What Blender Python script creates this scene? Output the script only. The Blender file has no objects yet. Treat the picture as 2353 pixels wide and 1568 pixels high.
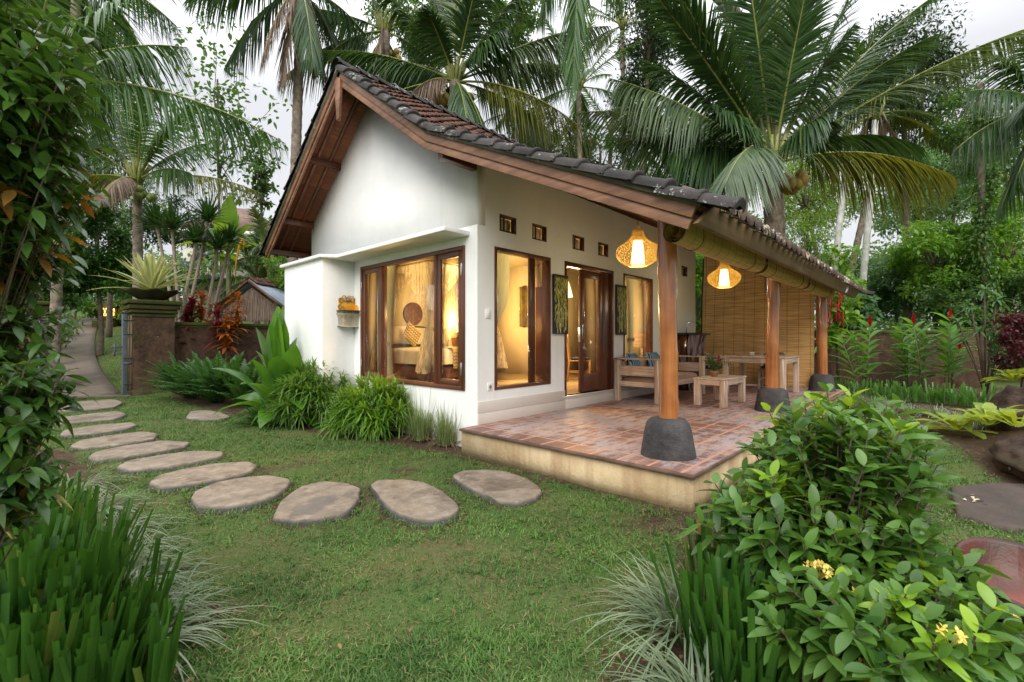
import bpy, math, random
import numpy as np
from mathutils import Vector, Matrix
from math import sin, cos, pi, radians as RD
random.seed(7); RG = np.random.default_rng(11)
S = bpy.context.scene
COL = S.collection
# ---------------------------------------------------------------- site survey: camera station and bearings
CAM = np.array((-4.03, -4.37, 1.41)); FPX = 1057.0; CX = 1176.5; HY = 781.0
AX = RD(43.0241)
FW = np.array((cos(AX), sin(AX))); RT = np.array((sin(AX), -cos(AX)))
ROTZ = AX - pi/2
def P(px, py, d):
    s = (px-CX)/FPX*d; z = -(py-HY)/FPX*d
    q = CAM[:2]+FW*d+RT*s
    return np.array((q[0], q[1], CAM[2]+z))
def G(px, py, z=0.0):
    return P(px, py, FPX*(CAM[2]-z)/(py-HY))
def CF(r, d):                      # ground-plane point r to the right, d away
    return CAM[:2]+FW*d+RT*r
def sst(a, b, x):
    t = np.clip((x-a)/(b-a), 0, 1); return t*t*(3-2*t)
def hgt(x, y):
    dx = x-CAM[0]; dy = y-CAM[1]
    d = dx*FW[0]+dy*FW[1]; r = dx*RT[0]+dy*RT[1]
    s = r/np.maximum(d, .5)
    m = sst(-.16, -.36, s)
    h = np.maximum(0, d-11.7)*.165*m
    h = np.where(d > 34, 22.3*.165*m, h)
    hr = np.maximum(0, d-16)*.03*(1-m)
    bank = .28*sst(.95, 1.25, s)*sst(4.2, 6.5, d)*(1-sst(11, 13, d))
    return h+hr+bank
# ---------------------------------------------------------------- mesh builder
class B:
    def __init__(s): s.v = []; s.f = []; s.n = 0; s.sm = False
    def add(s, V, F, mi=0):
        V = np.asarray(V, float).reshape(-1, 3)
        if isinstance(F, np.ndarray): s.f.append((F+s.n, mi))
        else:
            by = {}
            for q in F: by.setdefault(len(q), []).append(q)
            for k, L in by.items(): s.f.append((np.array(L)+s.n, mi))
        s.v.append(V); s.n += len(V); return s
    def box(s, a, b, mi=0, rot=None, jit=0):
        x0, y0, z0 = a; x1, y1, z1 = b
        V = np.array([(x0,y0,z0),(x1,y0,z0),(x1,y1,z0),(x0,y1,z0),(x0,y0,z1),(x1,y0,z1),(x1,y1,z1),(x0,y1,z1)], float)
        if rot is not None:
            c = V.mean(0); V = (V-c)@np.array(rot).T+c
        return s.add(V, np.array([(0,3,2,1),(4,5,6,7),(0,1,5,4),(1,2,6,5),(2,3,7,6),(3,0,4,7)]), mi)
    def bar(s, p, q, w, h, up=(0,0,1), mi=0):
        p = np.array(p, float); q = np.array(q, float); d = q-p; d /= np.linalg.norm(d)
        sd = np.cross(d, up); sd /= np.linalg.norm(sd); u = np.cross(sd, d)
        o = [(-w/2,-h/2),(w/2,-h/2),(w/2,h/2),(-w/2,h/2)]
        V = [p+sd*a+u*b for a, b in o]+[q+sd*a+u*b for a, b in o]
        return s.add(V, np.array([(3,2,1,0),(4,5,6,7),(0,1,5,4),(1,2,6,5),(2,3,7,6),(3,0,4,7)]), mi)
    def tube(s, pts, rad, n=8, mi=0, cap=True):
        P_ = np.array(pts, float); m = len(P_)
        r = np.broadcast_to(np.asarray(rad, float), (m,))
        T = np.gradient(P_, axis=0); T /= np.linalg.norm(T, axis=1)[:, None]+1e-9
        up = np.array((0, 0, 1.)) if abs(T[0][2]) < .9 else np.array((1., 0, 0))
        V = []; a = np.linspace(0, 2*pi, n, endpoint=False)
        u = np.cross(T[0], up); u /= np.linalg.norm(u)
        for i in range(m):
            u = u-T[i]*np.dot(u, T[i]); u /= np.linalg.norm(u)+1e-9
            w = np.cross(T[i], u)
            V.append(P_[i]+r[i]*(np.cos(a)[:, None]*u+np.sin(a)[:, None]*w))
        V = np.concatenate(V)
        F = [(i*n+j, i*n+(j+1) % n, (i+1)*n+(j+1) % n, (i+1)*n+j) for i in range(m-1) for j in range(n)]
        if cap: F += [tuple(range(n))[::-1], tuple((m-1)*n+j for j in range(n))]
        return s.add(V, F, mi)
    def lathe(s, prof, c=(0, 0, 0), n=24, mi=0, wob=0, close=False):
        V = []; a = np.linspace(0, 2*pi, n, endpoint=False)
        for i, (r, z) in enumerate(prof):
            rr = r*(1+wob*np.sin(a*3+i*.4)+wob*.6*np.sin(a*5+1))
            V.append(np.stack([c[0]+rr*np.cos(a), c[1]+rr*np.sin(a), np.full(n, c[2]+z)], 1))
        V = np.concatenate(V); m = len(prof)
        F = [(i*n+j, i*n+(j+1) % n, (i+1)*n+(j+1) % n, (i+1)*n+j) for i in range(m-1) for j in range(n)]
        if close: F += [tuple(range(n))[::-1], tuple((m-1)*n+j for j in range(n))]
        return s.add(V, F, mi)
    def prism(s, poly, vec, mi=0):           # poly: 3d points (planar), extruded by vec
        p = np.array(poly, float); v = np.array(vec, float); n = len(p)
        return s.add(np.concatenate([p, p+v]), [tuple(range(n))[::-1], tuple(range(n, 2*n))]+[(i, (i+1) % n, n+(i+1) % n, n+i) for i in range(n)], mi)
    def grid(s, V, mi=0):                    # V (a,b,3)
        V = np.asarray(V, float); a, b = V.shape[:2]
        I = np.arange(a*b).reshape(a, b)
        F = np.stack([I[:-1,:-1], I[1:,:-1], I[1:,1:], I[:-1,1:]], -1).reshape(-1, 4)
        return s.add(V.reshape(-1, 3), F, mi)
    def xf(s, M):                            # transform all so far
        M = np.array(M)
        s.v = [np.c_[v, np.ones(len(v))]@M.T[:, :3] for v in s.v]; return s
def mesh(name, b, mats, smooth=False):
    me = bpy.data.meshes.new(name)
    V = np.concatenate(b.v).astype(np.float32)
    me.vertices.add(len(V)); me.vertices.foreach_set('co', V.ravel())
    li = np.concatenate([f.ravel() for f, _ in b.f]).astype(np.int32)
    sz = np.concatenate([np.full(len(f), f.shape[1]) for f, _ in b.f]).astype(np.int32)
    mi = np.concatenate([np.full(len(f), m) for f, m in b.f]).astype(np.int32)
    me.loops.add(len(li)); me.loops.foreach_set('vertex_index', li)
    me.polygons.add(len(sz))
    st = np.zeros(len(sz), np.int32); st[1:] = np.cumsum(sz)[:-1]
    me.polygons.foreach_set('loop_start', st); me.polygons.foreach_set('loop_total', sz)
    me.polygons.foreach_set('material_index', mi)
    if smooth: me.polygons.foreach_set('use_smooth', np.ones(len(sz), bool))
    me.update(calc_edges=True); me.validate()
    for m in (mats if isinstance(mats, (list, tuple)) else [mats]): me.materials.append(m)
    return me
def ob(name, b, mats, parent=None, smooth=False, bev=0, label=None):
    me = b if isinstance(b, bpy.types.Mesh) else mesh(name, b, mats, smooth)
    o = bpy.data.objects.new(name, me); COL.objects.link(o)
    if parent is not None: o.parent = parent
    if bev:
        m = o.modifiers.new('bevel', 'BEVEL'); m.width = bev; m.segments = 2; m.limit_method = 'ANGLE'
    if label: o['label'] = label
    return o
def tag(o, label, cat, group=None):
    o['label'] = label; o['category'] = cat
    if group: o['group'] = group
    return o
def thing(name, label, cat, loc=(0, 0, 0), rz=0, group=None):
    o = bpy.data.objects.new(name, None); COL.objects.link(o)
    o.location = [float(c) for c in loc]; o.rotation_euler = (0, 0, rz); o.empty_display_size = .1
    return tag(o, label, cat, group)
def kind(o, k): o['kind'] = k; return o
def dup(root, loc, rz=None, label=None, sc=None):
    r = root.copy(); COL.objects.link(r); r.location = [float(c) for c in loc]
    if rz is not None: r.rotation_euler = (0, 0, rz)
    if sc is not None: r.scale = (sc, sc, sc) if not isinstance(sc, tuple) else sc
    if label: r['label'] = label
    def rec(a, bb):
        for ch in [c for c in ALLCH(a)]:
            c2 = ch.copy(); COL.objects.link(c2); c2.parent = bb; rec(ch, c2)
    rec(root, r); return r
def ALLCH(a): return list(a.children)
# ---------------------------------------------------------------- materials
def newmat(name):
    m = bpy.data.materials.new(name); m.use_nodes = True
    nt = m.node_tree; nt.nodes.clear(); return m, nt, nt.nodes, nt.links
def ramp(N, L, src, stops):
    r = N.new('ShaderNodeValToRGB'); L.new(src, r.inputs[0])
    e = r.color_ramp.elements
    e[0].position = stops[0][0]; e[0].color = (*stops[0][1], 1)
    e[1].position = stops[-1][0]; e[1].color = (*stops[-1][1], 1)
    for p, c in stops[1:-1]:
        q = e.new(p); q.color = (*c, 1)
    return r.outputs[0]
def noise(N, L, sc=5, det=4, vec=None, scale3=None, rough=.6, coord='Object'):
    if vec is None:
        tc = N.new('ShaderNodeTexCoord'); vec = tc.outputs[coord]
    if scale3:
        mp = N.new('ShaderNodeMapping'); mp.inputs['Scale'].default_value = scale3
        L.new(vec, mp.inputs[0]); vec = mp.outputs[0]
    n = N.new('ShaderNodeTexNoise'); n.inputs['Scale'].default_value = sc
    n.inputs['Detail'].default_value = det; n.inputs['Roughness'].default_value = rough
    L.new(vec, n.inputs['Vector']); return n.outputs['Fac']
def mixc(N, L, f, a, b, mode='MIX'):
    m = N.new('ShaderNodeMix'); m.data_type = 'RGBA'; m.blend_type = mode
    for s, v in ((0, f), (6, a), (7, b)):
        if hasattr(v, 'is_linked') or isinstance(v, bpy.types.NodeSocket): L.new(v, m.inputs[s])
        else: m.inputs[s].default_value = v if s == 0 else (*v, 1)
    return m.outputs[2]
def out(N, L, sh):
    o = N.new('ShaderNodeOutputMaterial'); L.new(sh, o.inputs[0])
def pbr(N, L, col, rough=.6, bump=None, bs=.3, bd=.01, spec=.5, metal=0, coat=0):
    p = N.new('ShaderNodeBsdfPrincipled')
    if isinstance(col, bpy.types.NodeSocket): L.new(col, p.inputs['Base Color'])
    else: p.inputs['Base Color'].default_value = (*col, 1)
    if isinstance(rough, bpy.types.NodeSocket): L.new(rough, p.inputs['Roughness'])
    else: p.inputs['Roughness'].default_value = rough
    p.inputs['Metallic'].default_value = metal
    p.inputs['Specular IOR Level'].default_value = spec
    p.inputs['Coat Weight'].default_value = coat
    if bump is not None:
        b = N.new('ShaderNodeBump'); b.inputs['Strength'].default_value = bs; b.inputs['Distance'].default_value = bd
        L.new(bump, b.inputs['Height']); L.new(b.outputs[0], p.inputs['Normal'])
    return p
def M_plain(name, col, rough=.6, var=.15, sc=6, bs=.2, metal=0, spec=.5, col2=None, bd=.01, coat=0):
    m, nt, N, L = newmat(name)
    f = noise(N, L, sc, 5)
    c2 = col2 or tuple(c*(1-var*2) for c in col)
    c = ramp(N, L, f, [(.3, c2), (.65, col)])
    f2 = noise(N, L, sc*8, 3)
    out(N, L, pbr(N, L, c, rough, f2, bs, bd, spec, metal, coat).outputs[0]); return m
def M_emit(name, col, st):
    m, nt, N, L = newmat(name)
    e = N.new('ShaderNodeEmission'); e.inputs[0].default_value = (*col, 1); e.inputs[1].default_value = st
    out(N, L, e.outputs[0]); return m
def M_wood(name, dark, light, axis='x', rough=.4, gl=26, coat=0, streak=None):
    m, nt, N, L = newmat(name)
    s3 = {'x': (.6, gl, gl), 'y': (gl, .6, gl), 'z': (gl, gl, .6)}[axis]
    f = noise(N, L, 1.0, 6, scale3=s3, rough=.65)
    c = ramp(N, L, f, [(.3, dark), (.52, tuple((a+b)/2 for a, b in zip(dark, light))), (.7, light)])
    g = noise(N, L, 1.7, 3)
    c = mixc(N, L, .35, c, ramp(N, L, g, [(.35, tuple(x*.55 for x in dark)), (.65, tuple(min(1, x*1.15) for x in light))]))
    if streak:
        h = noise(N, L, 1.3, 5, scale3=tuple(x*1.3 for x in s3), rough=.7)
        c = mixc(N, L, ramp(N, L, h, [(.5, (0, 0, 0)), (.62, (.75, .75, .75))]), c, streak)
    out(N, L, pbr(N, L, c, rough, f, .25, .004, coat=coat).outputs[0]); return m
def M_leaf(name, a, b, tr=.35, rough=.45, spec=.5, c=None, tip=None):
    m, nt, N, L = newmat(name)
    g = N.new('ShaderNodeNewGeometry')
    st = [(0, a), (.6, tuple((x+y)/2 for x, y in zip(a, b))), (1, b)] if c is None else [(0, a), (.72, b), (.86, b), (1, c)]
    col = ramp(N, L, g.outputs['Random Per Island'], st)
    f = noise(N, L, 1.6, 2)
    col = mixc(N, L, .55, col, ramp(N, L, f, [(.35, a), (.65, b)]))
    p = pbr(N, L, col, rough, spec=spec)
    t = N.new('ShaderNodeBsdfTranslucent')
    tc = mixc(N, L, .5, col, (min(1, b[0]*2.0), min(1, b[1]*1.7), b[2]*.6), 'MIX')
    L.new(tc, t.inputs[0])
    x = N.new('ShaderNodeMixShader'); x.inputs[0].default_value = tr
    L.new(p.outputs[0], x.inputs[1]); L.new(t.outputs[0], x.inputs[2])
    out(N, L, x.outputs[0]); return m
# ---------------------------------------------------------------- plants
def nrm(a): return a/(np.linalg.norm(a, axis=-1, keepdims=True)+1e-9)
def W_leaf(t): return np.maximum(.03, np.sin(pi*np.clip(t, 0, 1)**.85))
def W_grass(t): return np.maximum(.05, 1-t**2.2)
def W_cut(t): return .55+.45*np.minimum(1, t*2.5)
def W_agave(t): return np.maximum(.04, (.5+1.3*t)*(1-t)**.75*1.15)
def W_pad(t): return np.maximum(.06, np.sin(pi*np.clip(t, 0, 1)**1.35)**.8)
def blades(b, p0, d0, Ln, W, droop=.2, n=5, w=W_grass, fold=0., up=None, mi=0, roll=None, wave=0):
    p0 = np.atleast_2d(p0).astype(float); k = len(p0)
    d0 = nrm(np.broadcast_to(np.asarray(d0, float), (k, 3)))
    Ln = np.broadcast_to(np.asarray(Ln, float), (k,)); W = np.broadcast_to(np.asarray(W, float), (k,))
    droop = np.broadcast_to(np.asarray(droop, float), (k,))
    if up is None: up = np.array((0, 0, 1.))
    up = np.broadcast_to(up, (k, 3))
    sd = nrm(np.cross(d0, up)+1e-4*RG.normal(size=(k, 3)))
    nn = np.cross(sd, d0)
    if roll is not None:
        r = np.broadcast_to(roll, (k,))[:, None]
        sd, nn = sd*np.cos(r)+nn*np.sin(r), nn*np.cos(r)-sd*np.sin(r)
    t = np.linspace(0, 1, n)
    C = p0[:, None]+d0[:, None]*(t[None, :, None]*Ln[:, None, None])
    C = C+np.array((0, 0, -1.))*(droop*Ln)[:, None, None]*(t**2)[None, :, None]
    ww = w(t)[None, :, None]*W[:, None, None]*.5
    if wave:
        ww = ww*(1+wave*np.sin(t*19+RG.uniform(0, 6, (k, 1)))[..., None])
    Lf = C-sd[:, None]*ww; Rr = C+sd[:, None]*ww
    if fold:
        Lf = Lf+nn[:, None]*ww*fold; Rr = Rr+nn[:, None]*ww*fold
        V = np.stack([Lf, C, Rr], 2); c = 3
    else:
        V = np.stack([Lf, Rr], 2); c = 2
    V = V.reshape(-1, 3)
    base = (np.arange(k)*n*c)[:, None, None]
    q = []
    for i in range(n-1):
        for j in range(c-1):
            q.append((i*c+j, i*c+j+1, (i+1)*c+j+1, (i+1)*c+j))
    F = (base+np.array(q)[None]).reshape(-1, 4)
    b.add(V, F, mi); return b
def frond(b, p0, T, sag=.25, nl=70, ll=.75, lw=.035, hang=.35, mi=0, rmi=1, w0=.035, ang=55, twist=0, ragged=.1, start=.18):
    p0 = np.array(p0, float); T = np.array(T, float)
    Ltot = np.linalg.norm(T-p0)
    dv = T-p0+np.array((0, 0, sag*Ltot))
    t = np.linspace(0, 1, 14)
    C = p0+dv*t[:, None]+np.array((0, 0, -sag*Ltot))*(t**2.2)[:, None]
    b.tube(C, w0*(1-.88*t)+.003, 4, rmi)
    tt = np.linspace(start, .995, nl); tt = np.repeat(tt, 2)
    k = len(tt); sgn = np.tile((1., -1.), nl)
    tt = tt+RG.normal(0, .003, k)
    Q = p0+dv*tt[:, None]+np.array((0, 0, -sag*Ltot))*(np.clip(tt, 0, 1)**2.2)[:, None]
    Tn = nrm(dv+np.array((0, 0, -sag*Ltot*2.2))*(np.clip(tt, 0, 1)**1.2)[:, None])
    sd = nrm(np.cross(Tn, (0, 0, 1))+1e-3); upv = np.cross(sd, Tn)
    if twist: sd, upv = sd*cos(twist)+upv*sin(twist), upv*cos(twist)-sd*sin(twist)
    u = (tt-start)/(1-start)
    A = np.radians(ang*(1-.55*u)+RG.normal(0, 4, k))
    d = Tn*np.cos(A)[:, None]+(sd*sgn[:, None])*np.sin(A)[:, None]+upv*(.12+RG.normal(0, ragged, k))[:, None]+np.array((0, 0, -1.))*(hang*RG.uniform(.6, 1.3, k))[:, None]
    Lf = ll*(np.sin(pi*np.clip(u*.86+.12, 0, 1))**.65)*RG.uniform(.85, 1.1, k)
    Lf = Lf*np.where(RG.random(k) < .04, .35, 1)
    blades(b, Q, d, Lf, lw*(.6+.5*np.sin(pi*np.clip(u, 0, 1))), hang*.9+.1, 4, W_grass, .35, up=upv, mi=mi)
def crown_fronds(b, c, n, L, el0=75, el1=-35, sag=.3, ll=.7, nl=55, seed=1, az0=0, hang=.35, lw=.035, **k):
    r = np.random.default_rng(seed)
    for i in range(n):
        u = (i+.5)/n; az = az0+i*2.39996+r.normal(0, .15); el = RD(el0+(el1-el0)*u+r.normal(0, 5))
        l = L*(.75+.25*sin(pi*min(1, u+.2)))*r.uniform(.9, 1.1)
        T = np.array(c)+l*np.array((cos(el)*cos(az), cos(el)*sin(az), sin(el)))
        frond(b, c, T, sag*(.6+.6*u), nl, ll, lw, hang*(.5+u), **k)
def coconuts(b, c, n, R, mi=0, seed=3, spread=.35):
    r = np.random.default_rng(seed)
    for i in range(n):
        o = r.normal(0, 1, 3); o /= np.linalg.norm(o); o *= spread*np.array((1, 1, .6)); 
        b.lathe([(.02, R*1.15), (R*.6, R*.95), (R, R*.15), (R*.9, -R*.5), (R*.45, -R*1.0), (.02, -R*1.1)], np.array(c)+o, 10, mi)
def trunk(b, pts, r0, r1, n=12, rings=0, mi=0, seg=24):
    P_ = np.array(pts, float); t = np.linspace(0, 1, len(P_)); tt = np.linspace(0, 1, seg)
    Q = np.stack([np.interp(tt, t, P_[:, i]) for i in range(3)], 1)
    if len(P_) > 2:
        for _ in range(3): Q[1:-1] = (Q[:-2]+2*Q[1:-1]+Q[2:])/4
    r = r0+(r1-r0)*tt**.7
    if rings: r = r*(1+.05*((np.arange(seg) % 2)*2-1))
    b.tube(Q, r, n, mi); return Q
def leafcloud(b, C, R_, m, L, Wd, droop=.2, n=3, mi=0, w=W_leaf, fold=.25, outw=.6, seed=0, upw=.2):
    """C cluster centres (k,3), R_ radius each, m leaves per cluster"""
    C = np.atleast_2d(C); k = len(C); R_ = np.broadcast_to(R_, (k,))
    o = RG.normal(size=(k, m, 3)); o = nrm(o)*(RG.random((k, m, 1))**.45)
    p = C[:, None]+o*R_[:, None, None]*np.array((1, 1, .75))
    d = nrm(o*outw+RG.normal(size=(k, m, 3))*.6+np.array((0, 0, upw)))
    N_ = k*m
    blades(b, p.reshape(-1, 3), d.reshape(-1, 3), L*RG.uniform(.6, 1.25, N_), Wd*RG.uniform(.7, 1.2, N_), droop, n, w, fold, mi=mi, roll=RG.uniform(-.9, .9, N_))
EXPO = 0.58
# ================================================================ MATERIALS
def _plaster():
    m, nt, N, L = newmat('plaster')
    c = ramp(N, L, noise(N, L, 1.2, 5), [(.3, (.77, .79, .79)), (.65, (.85, .855, .855))])
    st = noise(N, L, 1, 5, scale3=(5, 5, .35), rough=.7)
    c = mixc(N, L, ramp(N, L, st, [(.56, (0, 0, 0)), (.75, (.35, .35, .35))]), c, (.62, .63, .60))
    tc = N.new('ShaderNodeTexCoord'); sx = N.new('ShaderNodeSeparateXYZ'); L.new(tc.outputs['Object'], sx.inputs[0])
    n2 = N.new('ShaderNodeMath'); n2.operation = 'MULTIPLY_ADD'; n2.inputs[1].default_value = -.35; L.new(noise(N, L, 5, 5, rough=.7), n2.inputs[0]); L.new(sx.outputs[2], n2.inputs[2])
    c = mixc(N, L, ramp(N, L, n2.outputs[0], [(-.0, (.6, .6, .6)), (.12, (0, 0, 0))]), c, (.40, .34, .27))
    h = N.new('ShaderNodeMath'); h.operation = 'ADD'; L.new(noise(N, L, 30, 4, rough=.7), h.inputs[0]); L.new(noise(N, L, 4, 3), h.inputs[1])
    out(N, L, pbr(N, L, c, .8, h.outputs[0], .4, .012, spec=.3).outputs[0]); return m
PLASTER = _plaster()
CREAM = M_plain('interior_plaster', (.80, .72, .55), .8, .03, 1, .1)
SKIRT = M_plain('skirting_tile', (.62, .57, .52), .35, .03, 1.5, .05)
DARKWOOD_Z = M_wood('dark_wood_upright', (.045, .014, .007), (.17, .06, .03), 'z', .3, 30)
DARKWOOD_X = M_wood('dark_wood_level', (.045, .014, .007), (.17, .06, .03), 'x', .3, 30)
DARKWOOD_Y = M_wood('dark_wood_gable', (.05, .016, .008), (.19, .065, .033), 'y', .3, 30)
SOFFIT = None
def _soffit():
    m, nt, N, L = newmat('soffit_planks')
    tc = N.new('ShaderNodeTexCoord')
    sx = N.new('ShaderNodeSeparateXYZ'); L.new(tc.outputs['Object'], sx.inputs[0])
    md = N.new('ShaderNodeMath'); md.operation = 'MULTIPLY'; md.inputs[1].default_value = 9.0; L.new(sx.outputs[1], md.inputs[0])
    fl = N.new('ShaderNodeMath'); fl.operation = 'FLOOR'; L.new(md.outputs[0], fl.inputs[0])
    fr = N.new('ShaderNodeMath'); fr.operation = 'FRACT'; L.new(md.outputs[0], fr.inputs[0])
    wn = N.new('ShaderNodeTexWhiteNoise'); wn.noise_dimensions = '1D'; L.new(fl.outputs[0], wn.inputs['W'])
    c = ramp(N, L, wn.outputs[0], [(0, (.06, .017, .008)), (.5, (.12, .036, .016)), (1, (.22, .07, .03))])
    g = noise(N, L, 1, 5, scale3=(1.2, 50, 20))
    c = mixc(N, L, .5, c, ramp(N, L, g, [(.3, (.05, .014, .007)), (.7, (.24, .08, .035))]))
    gp = ramp(N, L, fr.outputs[0], [(0, (0, 0, 0)), (.05, (1, 1, 1))])
    c = mixc(N, L, 1.0, c, gp, 'MULTIPLY')
    out(N, L, pbr(N, L, c, .5, gp, .5, .01).outputs[0]); return m
SOFFIT = _soffit()
RAFTER = M_wood('rafter_wood', (.05, .016, .008), (.20, .075, .035), 'y', .5, 20)
BARGE = M_wood('bargeboard_wood', (.11, .05, .028), (.38, .19, .11), 'y', .5, 22)
FASCIA = M_wood('fascia_wood', (.11, .065, .035), (.27, .165, .09), 'x', .6, 14)
POSTW = M_wood('polished_post_wood', (.22, .058, .016), (.60, .24, .075), 'z', .24, 13, coat=.4)
WW_X = M_wood('limewashed_wood_x', (.30, .17, .10), (.72, .52, .37), 'x', .6, 24, streak=(.80, .75, .68))
WW_Y = M_wood('limewashed_wood_y', (.30, .17, .10), (.72, .52, .37), 'y', .6, 24, streak=(.80, .75, .68))
WW_Z = M_wood('limewashed_wood_z', (.27, .155, .09), (.68, .49, .35), 'z', .6, 24, streak=(.80, .75, .68))
def _tilemat(name, a, bcol, lich, dens):
    m, nt, N, L = newmat(name)
    f = noise(N, L, 2.2, 6, rough=.7)
    g = N.new('ShaderNodeNewGeometry')
    c = ramp(N, L, f, [(.36, a), (.62, bcol)])
    c = mixc(N, L, .35, c, ramp(N, L, g.outputs['Random Per Island'], [(0, a), (1, bcol)]))
    h = noise(N, L, 22, 4, rough=.75)
    l2 = noise(N, L, 3.1, 2)
    mm = N.new('ShaderNodeMath'); mm.operation = 'MULTIPLY'; L.new(h, mm.inputs[0]); L.new(l2, mm.inputs[1])
    c = mixc(N, L, ramp(N, L, mm.outputs[0], [(dens, (0, 0, 0)), (dens+.05, (.8, .8, .8))]), c, lich)
    out(N, L, pbr(N, L, c, .85, h, .6, .01, spec=.3).outputs[0]); return m
TILE = _tilemat('clay_roof_tile', (.024, .018, .015), (.17, .078, .052), (.38, .40, .36), .40)
VTILE = _tilemat('weathered_verge_tile', (.012, .011, .011), (.07, .062, .06), (.36, .38, .35), .33)
MORTAR = _tilemat('verge_mortar', (.05, .045, .04), (.25, .22, .18), (.5, .5, .45), .33)
def _floor():
    m, nt, N, L = newmat('terrace_clay_tile')
    tc = N.new('ShaderNodeTexCoord')
    mp = N.new('ShaderNodeMapping'); mp.inputs['Location'].default_value = (.02, .1, 0); L.new(tc.outputs['Object'], mp.inputs[0])
    br = N.new('ShaderNodeTexBrick'); br.offset = 0; L.new(mp.outputs[0], br.inputs['Vector'])
    for k, v in (('Scale', 1), ('Mortar Size', .016), ('Mortar Smooth', .3), ('Bias', 0), ('Brick Width', .30), ('Row Height', .30)): br.inputs[k].default_value = v
    br.inputs['Color1'].default_value = (.31, .155, .11, 1); br.inputs['Color2'].default_value = (.15, .08, .065, 1); br.inputs['Mortar'].default_value = (.5, .5, .5, 1)
    f = noise(N, L, 5, 5, scale3=(1, 2.6, 1), rough=.65)
    g = noise(N, L, .9, 2)
    c = mixc(N, L, ramp(N, L, f, [(.45, (0, 0, 0)), (.62, (.65, .65, .65))]), br.outputs['Color'], (.13, .085, .08))
    mm = N.new('ShaderNodeMath'); mm.operation = 'MULTIPLY'; L.new(noise(N, L, 3.2, 6, scale3=(1.1, 3.4, 1), rough=.7), mm.inputs[0]); L.new(g, mm.inputs[1])
    c = mixc(N, L, ramp(N, L, mm.outputs[0], [(.235, (0, 0, 0)), (.33, (.65, .65, .65))]), c, (.42, .41, .43))
    c = mixc(N, L, br.outputs['Fac'], c, (.50, .25, .17))
    inv = N.new('ShaderNodeMath'); inv.operation = 'SUBTRACT'; inv.inputs[0].default_value = 1; L.new(br.outputs['Fac'], inv.inputs[1])
    r = ramp(N, L, f, [(.3, (.5, .5, .5)), (.7, (.75, .75, .75))])
    rr = N.new('ShaderNodeRGBToBW'); L.new(r, rr.inputs[0])
    out(N, L, pbr(N, L, c, rr.outputs[0], inv.outputs[0], .3, .004).outputs[0]); return m
FLOORT = _floor()
def _render():
    m, nt, N, L = newmat('ochre_render')
    f = noise(N, L, 3, 6, scale3=(1, 1, .6)); g = noise(N, L, 1.2, 4, scale3=(3, 3, .3))
    c = ramp(N, L, f, [(.3, (.42, .30, .16)), (.6, (.62, .49, .30)), (.8, (.70, .60, .42))])
    c = mixc(N, L, ramp(N, L, g, [(.48, (0, 0, 0)), (.64, (.7, .7, .7))]), c, (.33, .20, .11))
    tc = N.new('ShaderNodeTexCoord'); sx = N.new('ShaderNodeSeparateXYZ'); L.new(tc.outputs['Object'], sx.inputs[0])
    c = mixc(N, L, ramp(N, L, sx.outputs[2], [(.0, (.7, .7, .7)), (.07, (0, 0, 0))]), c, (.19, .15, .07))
    out(N, L, pbr(N, L, c, .9, noise(N, L, 26, 6, rough=.7), .7, .02, spec=.2).outputs[0]); return m
OCHRE = _render()
EDGE = M_plain('terrace_edge_tile', (.17, .10, .075), .6, .3, 5, .4)
def _glass():
    m, nt, N, L = newmat('window_glass')
    t = N.new('ShaderNodeBsdfTransparent'); t.inputs[0].default_value = (.95, .96, .95, 1)
    g = N.new('ShaderNodeBsdfGlossy'); g.inputs['Roughness'].default_value = .01
    f = N.new('ShaderNodeLayerWeight'); f.inputs[0].default_value = .5
    pw = N.new('ShaderNodeMath'); pw.operation = 'POWER'; pw.inputs[1].default_value = 4.5; L.new(f.outputs['Facing'], pw.inputs[0])
    ma = N.new('ShaderNodeMath'); ma.operation = 'MULTIPLY_ADD'; ma.inputs[1].default_value = .9; ma.inputs[2].default_value = .025; L.new(pw.outputs[0], ma.inputs[0])
    x = N.new('ShaderNodeMixShader'); L.new(ma.outputs[0], x.inputs[0]); L.new(t.outputs[0], x.inputs[1]); L.new(g.outputs[0], x.inputs[2])
    out(N, L, x.outputs[0]); return m
GLASS = _glass()
STEEL = M_plain('brushed_steel', (.6, .6, .6), .25, .05, 5, 0, metal=1)
WHITEP = M_plain('white_plastic', (.82, .82, .80), .3, .02, 3, 0)
BLACK = M_plain('black_rubber', (.02, .02, .02), .6, .1, 3, 0)
CHAR = M_plain('charcoal_stone', (.085, .085, .092), .7, .25, 4, .5, col2=(.035, .035, .04))
INFLOOR = M_plain('glossy_floor_tile', (.55, .42, .27), .12, .05, 1.5, 0)
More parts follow.
